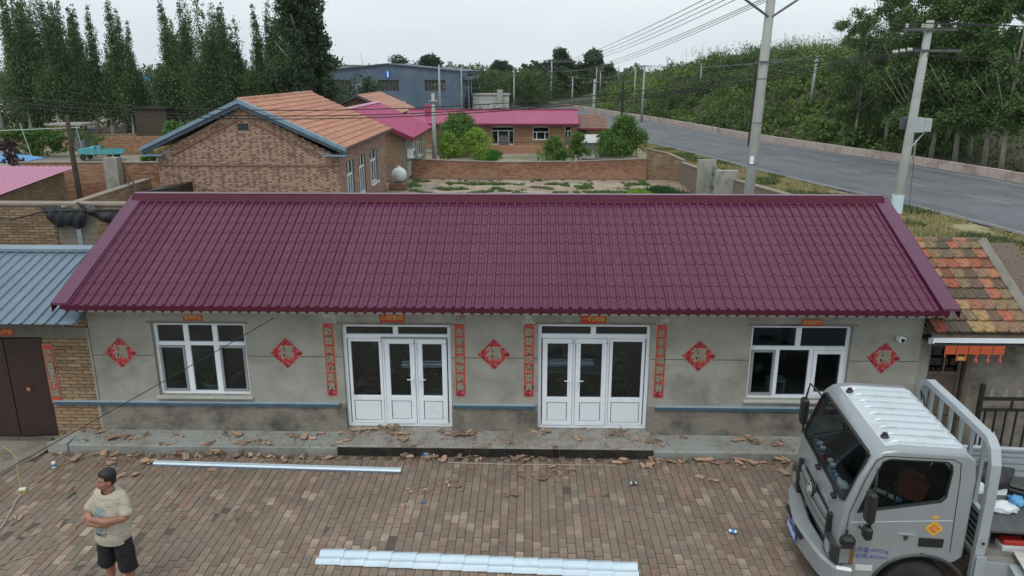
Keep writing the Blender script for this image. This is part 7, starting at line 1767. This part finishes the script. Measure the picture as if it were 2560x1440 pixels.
# hands: palm and five bent fingers
def hand(w_, d, up, s_=1.0):
    w_, d, up = Vector(w_), Vector(d).normalized(), Vector(up).normalized(); side = d.cross(up).normalized()
    out_ = [[(w_, .030), (w_+d*.05, .032), (w_+d*.085, .028)]]
    for k, L in enumerate((.062, .072, .068, .052)):
        o_ = side*(.030-.020*k); a = w_+d*.085+o_; b_ = a+d*L*.5-up*.004; c_ = b_+d*L*.40-up*.026
        out_.append([(a, .0105), (b_, .0098), (c_, .0085)])
    a = w_+d*.02+side*.03; out_.append([(a, .013), (a+d*.035+side*.02, .0115), (a+d*.065+side*.018-up*.008, .0095)])
    return out_
caps += hand((-.05, -.305, 1.285), (-1, .28, .10), (0, -1, .25)); caps += hand((.04, -.275, 1.205), (1, .35, .12), (0, -1, .1))
ell = [(hd((0, 0, .012)), (.083, .100, .112), HR), (hd((0, -.022, -.045)), (.068, .078, .075), HR), (hd((0, -.055, -.088)), (.033, .030, .026), HR),
       (hd((0, -.104, -.012)), (.013, .019, .030), HR), (hd((0, -.112, -.030)), (.019, .013, .011), HR), (hd((.036, -.074, -.028)), (.03, .025, .028), HR), (hd((-.036, -.074, -.028)), (.03, .025, .028), HR),
       (hd((0, -.088, .030)), (.055, .014, .012), HR), (hd((.083, .005, -.01)), (.010, .020, .032), HR), (hd((-.083, .005, -.01)), (.010, .020, .032), HR), (hd((0, -.095, -.060)), (.024, .010, .007), HR), (hd((0, -.093, -.071)), (.020, .010, .007), HR)]
link('body', sdf_mesh('body', caps, M_skin, .0085, 2, ell), man)
hl = [(hd((0, .010, .062)), (.099, .114, .100), HR), (hd((0, .045, .0)), (.085, .075, .085), HR), (hd((0, -.055, .105)), (.062, .045, .030), HR)]
cutf = lambda co: (lambda q: (q.y < -.062 and q.z < .074) or q.z < -.045 or (q.y < -.01 and q.z < .02))(HR.to_3x3().transposed()@(co-HC))
link('hair', sdf_mesh('hair', [], M_hair, .008, 1, hl, disp=.007, cut=cutf), man)
for s_ in (-1, 1):
    bm_ = MB().lathe([(.002, -.008), (.012, -.006), (.013, 0), (.012, .004)], 10, axis='y'); o = bm_.build('eye', mat('eye_dark', [(.02, .015, .012), (.05, .04, .035)], 9, .3), man); o.location = hd((s_*.032, -.0905, .008)); o.rotation_euler = HR.to_euler(); o.scale = (1, .5, .42)
    o = MB().box(-.020, .020, -.004, .004, -.0035, .0035).build('eyebrow', M_hair, man, bevel=.002); o.location = hd((s_*.034, -.0985, .034)); o.rotation_euler = HR.to_euler(); o.rotation_euler.y += s_*-.12
o = MB().box(-.022, .022, -.003, .003, -.002, .002).build('mouth', mat('lip', [(.17, .06, .05), (.2, .075, .06)], 5, .5), man, bevel=.001); o.location = hd((0, -.1045, -.0655)); o.rotation_euler = HR.to_euler()
man.rotation_euler = (0, R(4.5), R(-10)); man.scale = (.93, .96, 1)
# T-shirt
sc_ = [[((.15, .01, 1.435), .082), ((.20, -.01, 1.36), .080), ((.245, -.045, 1.28), .076)], [((-.15, .01, 1.435), .082), ((-.20, -.01, 1.36), .080), ((-.25, -.055, 1.27), .076)]]
se = []
for k in range(17):
    z = .855+k*.038; u = k/16; rx = .215+.014*math.sin(u*3.1)-.045*max(0, u-.86)*6*.3; ry = .172+.026*math.sin(max(0, 1-u)*2.6)-.05*max(0, u-.6)
    se.append(((.005, -.012+.01*u, z), (rx+.012*(1-u), ry, .075)))
se += [((0, .01, 1.445), (.16, .105, .065)), ((0, .0, 1.48), (.10, .085, .04))]
msh = sdf_mesh('tshirt', sc_, M_shirt, .0095, 3, se, disp=.016, seed=4, cut=lambda c: c.z < .835+.05*max(0, c.x) or (c-Vector((0, -.035, 1.53))).length < .078 or (c.x > .17 and (c-Vector((.255, -.06, 1.23))).length < .060) or (c.x < -.17 and (c-Vector((-.26, -.07, 1.22))).length < .060))
shirt = link('tshirt', msh, man)
ss = [[((.11, 0, .90), .115), ((.15, -.005, .70), .122), ((.185, -.005, .46), .118)], [((-.09, 0, .90), .115), ((-.12, -.005, .70), .120), ((-.135, -.005, .44), .112)]]
link('shorts', sdf_mesh('shorts', ss, M_shorts, .0105, 3, [((.01, 0, .93), (.19, .145, .10))], disp=.014, seed=9, cut=lambda c: c.z < .46+.02*math.sin(c.x*20)), man)
for s_ in (-.135, .175):
    MB().prism([(s_-.05, .06), (s_-.055, -.13), (s_-.03, -.20), (s_+.03, -.20), (s_+.055, -.13), (s_+.05, .06)][::-1], 'z', 0, .035).build('sandal', M_black, man, bevel=.008)
# print on the chest, laid on the cloth
from mathutils.bvhtree import BVHTree
bv = BVHTree.FromPolygons([v.co.copy() for v in msh.vertices], [tuple(p.vertices) for p in msh.polygons])
def lay(me, dx, dz, off=.003, sz=1.0):
    for v in me.vertices:
        x, z = v.co.x*sz+dx, v.co.y*sz+dz; h = bv.ray_cast(Vector((x, -1, z)), Vector((0, 1, 0)))
        v.co = Vector((x, (h[0].y if h[0] else -.17)-off, z))
M_print = mat('turquoise_print', [(.38, .34, .28), (.22, .36, .36), (.10, .26, .28), (.42, .44, .40), (.05, .10, .11)], 22, .9, pos=(.25, .38, .5, .62, .78))
gme = bpy.data.meshes.new('print'); n = 18; vs = []; fs = []
for i in range(n+1):
    for j in range(n+1): vs.append((-.5+i/n, -.5+j/n, 0))
for i in range(n):
    for j in range(n):
        cx, cz = (i+.5)/n-.5, (j+.5)/n-.5
        if abs(cx)+.25*mnoise.noise(Vector((cx*4, cz*5, 0))) < .40: a = i*(n+1)+j; fs.append((a, a+n+1, a+n+2, a+1))
gme.from_pydata([(v[0]*.22, v[1]*.36, 0) for v in vs], [], fs); gme.materials.append(M_print); lay(gme, -.035, 1.20, .004); link('shirt_print', gme, shirt)
tm_ = textmesh('OMEPT', .062, M_inkd, .0012, spacing=1.1); lay(tm_, -.035, 1.005, .005); link('lettering', tm_, shirt)

# ================================================================ DEBRIS AND SMALL THINGS ON THE YARD
M_frag = mat('broken_tile', [(.42, .26, .175), (.48, .33, .235), (.36, .215, .14), (.11, .09, .065), (.19, .145, .10), (.46, .30, .21), (.08, .065, .048)], 14, .93, attr='rnd', attrmix=.9, bump=.4, bscale=60)
def fragment(seed):
    rr = random.Random(seed); nx, ny = rr.randint(4, 9), rr.randint(2, 4); cs = .027; dark = rr.random()
    keep = set((i, j) for i in range(nx) for j in range(ny))
    for (ex, sx) in ((0, 1), (nx-1, -1)):
        if rr.random() < .75:
            jj = rr.choice((0, ny-1)); keep.discard((ex, jj))
            if rr.random() < .4: keep.discard((ex+sx, jj))
    keep = keep or {(0, 0)}
    jit = {(i, j): (rr.uniform(-.006, .006), rr.uniform(-.002, .002)) for i in range(nx+1) for j in range(ny+1)}
    def P(i, j, t):
        x = (i-nx/2)*cs+jit[(i, j)][0]; y = (j-ny/2)*cs+jit[(i, j)][1]; return (x, y, .006*math.cos(y*75)+.007+t)
    b = MB()
    for (i, j) in keep:
        b.face([P(i, j, .013), P(i+1, j, .013), P(i+1, j+1, .013), P(i, j+1, .013)], dark)
        b.face([P(i, j+1, 0), P(i+1, j+1, 0), P(i+1, j, 0), P(i, j, 0)], dark)
        for (di, dj, a, c) in ((-1, 0, (i, j+1), (i, j)), (1, 0, (i+1, j), (i+1, j+1)), (0, -1, (i, j), (i+1, j)), (0, 1, (i+1, j+1), (i, j+1))):
            if (i+di, j+dj) not in keep: b.face([P(*a, 0), P(*c, 0), P(*c, .013), P(*a, .013)], min(1, dark*.4+.05))
    return b.mesh('tile_fragment', M_frag), dark
FR = [fragment(s_) for s_ in range(24)]
apronz = lambda x, y: ((.170+(y-11.795)*.122 if y > 11.765 else 0) if -3.285 < x < 2.155 else (.118+(y-11.85)*.153 if y > 11.815 else 0)) if -8.0 < x < 6.7 else 0.0
spots = [(215, 1075, 2), (235, 1080, 2), (275, 1097, 4), (215, 1100, 1), (330, 1097, 2), (375, 1090, 1), (415, 1108, 1), (440, 1090, 1), (510, 1107, 1), (562, 1090, 3), (605, 1106, 3), (655, 1106, 2), (730, 1092, 1), (778, 1095, 2), (795, 1090, 1), (832, 1112, 1),
    (865, 1085, 1), (880, 1092, 1), (905, 1090, 4), (870, 1107, 1), (965, 1084, 5), (990, 1094, 4), (1015, 1110, 2), (1103, 1087, 1), (1150, 1097, 5), (1182, 1095, 2), (1225, 1116, 1), (1270, 1112, 1), (1277, 1084, 3), (1330, 1095, 1), (1362, 1092, 3), (1435, 1100, 1), (1462, 1081, 1), (1547, 1097, 4), (1628, 1112, 2), (1642, 1104, 1),
    (1700, 1098, 1), (1670, 1110, 1), (1850, 1105, 2), (1890, 1108, 4), (1942, 1112, 3), (1865, 1094, 1),
    (150, 1133, 1), (195, 1142, 3), (258, 1132, 1), (290, 1137, 2), (282, 1157, 4), (355, 1140, 2), (365, 1157, 4), (398, 1160, 1), (450, 1132, 3), (500, 1139, 2), (542, 1137, 4), (590, 1137, 3), (650, 1140, 2), (712, 1147, 3), (755, 1140, 2), (822, 1150, 3),
    (535, 1170, 1), (330, 1190, 2), (1012, 1140, 3), (1065, 1143, 2), (1088, 1150, 2), (1178, 1143, 3), (1202, 1145, 1), (1265, 1143, 1), (1297, 1144, 2), (1316, 1150, 4), (1355, 1143, 1), (1405, 1145, 1), (1475, 1147, 1), (1552, 1152, 3), (1622, 1165, 2), (1645, 1152, 3), (1700, 1152, 3), (1745, 1150, 2), (1780, 1154, 2), (1843, 1158, 3), (1860, 1166, 1), (1895, 1156, 2), (1922, 1155, 1), (1960, 1152, 4), (1967, 1182, 1),
    (1320, 1188, 2), (1345, 1192, 2), (1378, 1190, 1), (1392, 1172, 2), (1405, 1180, 3), (1318, 1198, 1), (1028, 1228, 1), (1063, 1223, 1), (1138, 1214, 3), (1133, 1200, 1), (1007, 1262, 1), (1270, 1237, 2), (1750, 1192, 1), (1782, 1198, 2), (1660, 1196, 1), (172, 1227, 1), (38, 1293, 1), (452, 1290, 1)]
def near_what(px, y, z):
    zone = [(250, 'by the brick pier'), (420, 'near the left window'), (640, 'below the left window'), (860, 'left of the left door'), (1130, 'before the left door'), (1345, 'between the doors'), (1625, 'before the right door'), (1800, 'right of the right door'), (3000, 'near the truck front')]
    w_ = next(n for lim, n in zone if px < lim)
    if z > 0: return 'on the concrete '+w_
    return ('at the step edge '+w_) if y > 11.35 else 'out on the bricks '+w_
nf = 0
for (px, py, n) in spots:
    for k in range(n+1+(n > 1)+(n > 3)):
        q = Gd(px+random.gauss(0, 13)*(k > 0), py+random.gauss(0, 3)*(k > 0)+2, .13 if py < 1120 else 0)
        z = apronz(q.x, q.y)
        if z == 0 and py < 1120: z = 0 if q.x < -8 else .13
        me, dk = FR[random.randrange(24)]; s_ = random.choice((.45, .6, .75, .85, 1.0))*random.uniform(.85, 1.1)
        col = 'orange' if not (.42 < dk < .70 or dk > .86) else 'dark brown'
        o = link('tile_fragment', me, None, (q.x, q.y, z+.004+(.009*k if n > 1 else 0)), (random.uniform(-.16, .16) if k else .02, random.uniform(-.16, .16) if k else 0, random.uniform(0, 6.28)), (s_, s_, s_))
        o.location.z += .006 if k else 0
        w_ = near_what(px, q.y, z); tag(o, f"{'small' if s_ < .9 else 'large'} {col} {'flat' if k == 0 else 'tilted'} broken tile piece {w_}", 'tile fragment', 'broken clay tiles fallen along the house front'); nf += 1
# fine crumbs
P = []
for (px, py, n) in spots:
    q = Gd(px, py, .13 if py < 1120 else 0); z = apronz(q.x, q.y)
    for k in range(30*n): P.append((q.x+random.gauss(0, .2), q.y+random.gauss(0, .11), z+.006))
for k in range(900):
    x = random.uniform(-3.2, 2.1); y = random.uniform(11.8, 12.25); P.append((x, y, .2))
for k in range(2600): P.append((random.uniform(-7.9, 4.2), 11.75-abs(random.gauss(0, .28)), 0))
P = np.array(P); P[:, 2] = [apronz(a, b_)+.008 for a, b_ in P[:, :2]]
o = link('tile_crumbs', npmesh('tile_crumbs', leaves(P, RNG.random(len(P))**2*.016+.004, .2, .8), 4, M_frag, RNG.random(len(P)))); tag(o, 'fine crumbs of broken clay tile and dust along the house front', 'rubble', kind='stuff')
# metal flashings on the ground
M_flash = mat('pale_blue_metal', [(.50, .62, .70), (.60, .70, .76)], 2, .38, metal=.25, dirt=(.40, .48, .53), dscale=3, dpos=(.55, .8)); M_flashd = mat('blue_grey_flange', [(.13, .18, .26), (.18, .24, .32)], 3, .5)
a, c = Gd(385, 1157, .03), Gd(1003, 1176, .03); d = (c-a); L = d.length; ang = math.atan2(d.y, d.x)
t = empty('flashing_strip', a, ang, label='long narrow pale blue metal flashing lying on the bricks before the apron', cat='metal strip')
for k in range(4):
    x0, x1 = L*k/4, L*(k+1)/4
    MB().prism([(-.045, -.02), (-.045, .004), (-.02, .022), (.045, .026), (.05, .012), (.05, -.02)], 'x', x0, x1-.002).build('strip', M_flash, t)
MB().prism([(-.054, -.026), (-.054, .0), (-.0455, .0), (-.0455, -.026)], 'x', 0, L).build('edge', M_flashd, t)
a, c = Gd(797, 1388, .03), Gd(1594, 1424, .03); d = (c-a); L = d.length; ang = math.atan2(d.y, d.x)
t = empty('ridge_flashing', a, ang, label='long stepped pale blue metal ridge sheet lying across the front of the brick yard', cat='metal sheet')
ns = 13; pr = [(-.165, .0), (-.145, .030), (-.11, .048), (-.07, .040), (-.05, .006), (-.03, .0), (.005, .0), (.02, .006), (.04, .034), (.075, .048), (.115, .034), (.14, .004), (.175, .0)]
for k in range(ns):
    x0, x1 = L*k/ns, L*(k+1)/ns; b = MB(); m_ = len(pr)
    for (x, dz) in ((x0, .0), (x1+.004, .016)):
        for (y, z) in pr: b.v.append((x, y, z+dz-.02))
    for (x, dz) in ((x0, -.006), (x1+.004, .004)):
        for (y, z) in pr: b.v.append((x, y, z+dz-.02))
    for j in range(m_-1): b.f += [(j, j+1, m_+j+1, m_+j), (2*m_+j+1, 2*m_+j, 3*m_+j, 3*m_+j+1), (m_+j, m_+j+1, 3*m_+j+1, 3*m_+j)]; b.r += [.5]*3
    o = b.build('ridge_section', M_flash, t)
    for y in (-.02, .025): MB().lathe([(.006, 0), (.006, .006)], 6, c=(x1-.03, y, -.012)).build('screw', M_flashd, o)
# can, bottle, tins, rod, cords
def lying(nm, px, py, r, h, m, lab, cat, rz=0, stand=False, band=None):
    q = Gd(px, py, 0); z = apronz(q.x, q.y); t = empty(nm, (q.x, q.y, z+.003), rz, label=lab, cat=cat)
    if stand: MB().lathe([(r*.85, 0), (r, .01), (r, h-.012), (r*.8, h)], 14).build('shell', m, t); MB().lathe([(r+.0006, h*.3), (r+.0006, h*.7)], 14).build('band', band or M_bluecap_, t)
    else: MB().lathe([(r*.85, -h/2), (r, -h/2+.01), (r, h/2-.012), (r*.8, h/2)], 14, c=(0, 0, r), axis='x').build('shell', m, t); MB().lathe([(r+.0006, -h*.2), (r+.0006, h*.2)], 14, c=(0, 0, r), axis='x').build('band', band or M_bluecap_, t)
lying('drink_can', 136, 1170, .034, .115, M_cup, 'upright white and blue drink can on the bricks at the left', 'can', stand=True)
lying('drink_can', 1583, 1213, .033, .115, M_steel, 'silver can lying on the bricks before the right door', 'can', R(8), band=M_dkgrey)
lying('drink_can', 1832, 1334, .033, .12, M_steel, 'crushed silver can lying on the bricks left of the truck bumper', 'can', R(-20), band=M_bluecap_)
lying('tin_lid', 1058, 1257, .03, .05, mat('purple_grey', [(.12, .11, .16), (.2, .19, .24)], 6, .5), 'small dark purple can stub in the middle of the brick yard', 'can', stand=True)
t = empty('water_bottle', (*Gd(1068, 1140, 0).xy, .004), R(-10), label='clear plastic water bottle lying against the black riser', cat='bottle')
MB().lathe([(.028, -.10), (.033, -.09), (.033, .05), (.014, .085), (.014, .11)], 12, c=(0, 0, .034), axis='x').build('bottle_body', M_bottle, t, smooth=True); MB().lathe([(.0335, -.05), (.0335, .02)], 12, c=(0, 0, .034), axis='x').build('bottle_label', M_bluecap_, t); MB().lathe([(.016, .111), (.016, .13)], 10, c=(0, 0, .034), axis='x').build('bottle_cap', M_cup, t)
t = empty('metal_offcut', (*Gd(178, 1240, 0).xy, .003), R(85), label='short dark green metal offcut on the bricks left of the man', cat='offcut'); MB().box(-.09, .09, -.022, .022, 0, .02).build('channel', mat('dark_green_metal', [(.04, .07, .06), (.08, .11, .10)], 5, .5), t, bevel=.003)
def cord(pxs, rad, m, nm, lab, z=.012):
    pts = arc([tuple(Gd(x, y, z).xy) for x, y in pxs], 8); o_ = pts[0].copy(); o_.z = z
    b = MB().tube([p-Vector((o_.x, o_.y, 0)) for p in pts], rad, 5).build(nm, m, None, loc=o_, label=lab, cat='cord'); return b
M_cordw = mat('white_cord', [(.45, .43, .41), (.55, .53, .5)], 5, .6); M_cordy = mat('tan_cord', [(.30, .21, .09), (.38, .28, .13)], 5, .7); M_cordg = mat('yellow_green_cord', [(.34, .36, .08), (.42, .42, .12)], 5, .6)
cord([(-60, 1390), (0, 1322), (25, 1280), (38, 1255), (52, 1236)], .008, M_cordw, 'extension_lead', 'white cord coming from the left edge to the plug on the bricks')
cord([(56, 1228), (90, 1208), (130, 1180), (160, 1160), (215, 1140), (250, 1132)], .009, M_cordy, 'tan_cord', 'tan cord running from the plug up to the apron')
cord([(-60, 1430), (0, 1412), (60, 1390), (130, 1365), (180, 1335), (192, 1315), (225, 1292), (262, 1270)], .007, M_cordy, 'tan_cord', 'tan cord snaking behind the man from the left edge')
cord([(1120, 1156), (1250, 1160), (1400, 1162), (1540, 1163)], .004, M_cordw, 'grey_cord', 'thin straight cord stretched over the bricks before the landing')
t = empty('plug_block', (*Gd(57, 1226, 0).xy, .006), R(15), label='white and yellow plug block where the cords meet at the left', cat='plug')
MB().box(-.05, .05, -.03, .03, .0, .035).build('socket', M_cup, t, bevel=.006); MB().box(-.03, .07, -.065, -.031, 0, .03).build('plug', M_cordg, t, bevel=.006)
a = Gd(53, 1224, 0)
MB().tube([(0, 0, 0), (-.02, .02, .28), (-.01, .05, .5), (-.10, .08, .62), (-.25, .12, .68)], [.007, .007, .006, .005, .004], 5).build('yellow_cord', M_cordg, None, loc=(a.x, a.y, .01), label='thin yellow-green stalk standing up from the plug block at the left', cat='stalk')

# ================================================================ thin humid air
hz = MB().box(-1400, 1400, -50, 3000, -1.2, 140)
hm = bpy.data.materials.new('air'); hm.use_nodes = True; t_ = hm.node_tree; t_.nodes.clear()
o_ = _n(t_, 'ShaderNodeOutputMaterial'); pv = _n(t_, 'ShaderNodeVolumePrincipled'); pv.inputs['Density'].default_value = .00012; pv.inputs['Color'].default_value = (.86, .93, 1, 1); pv.inputs['Anisotropy'].default_value = .2
t_.links.new(pv.outputs[0], o_.inputs['Volume'])
hz.build('haze', hm, kind='stuff')
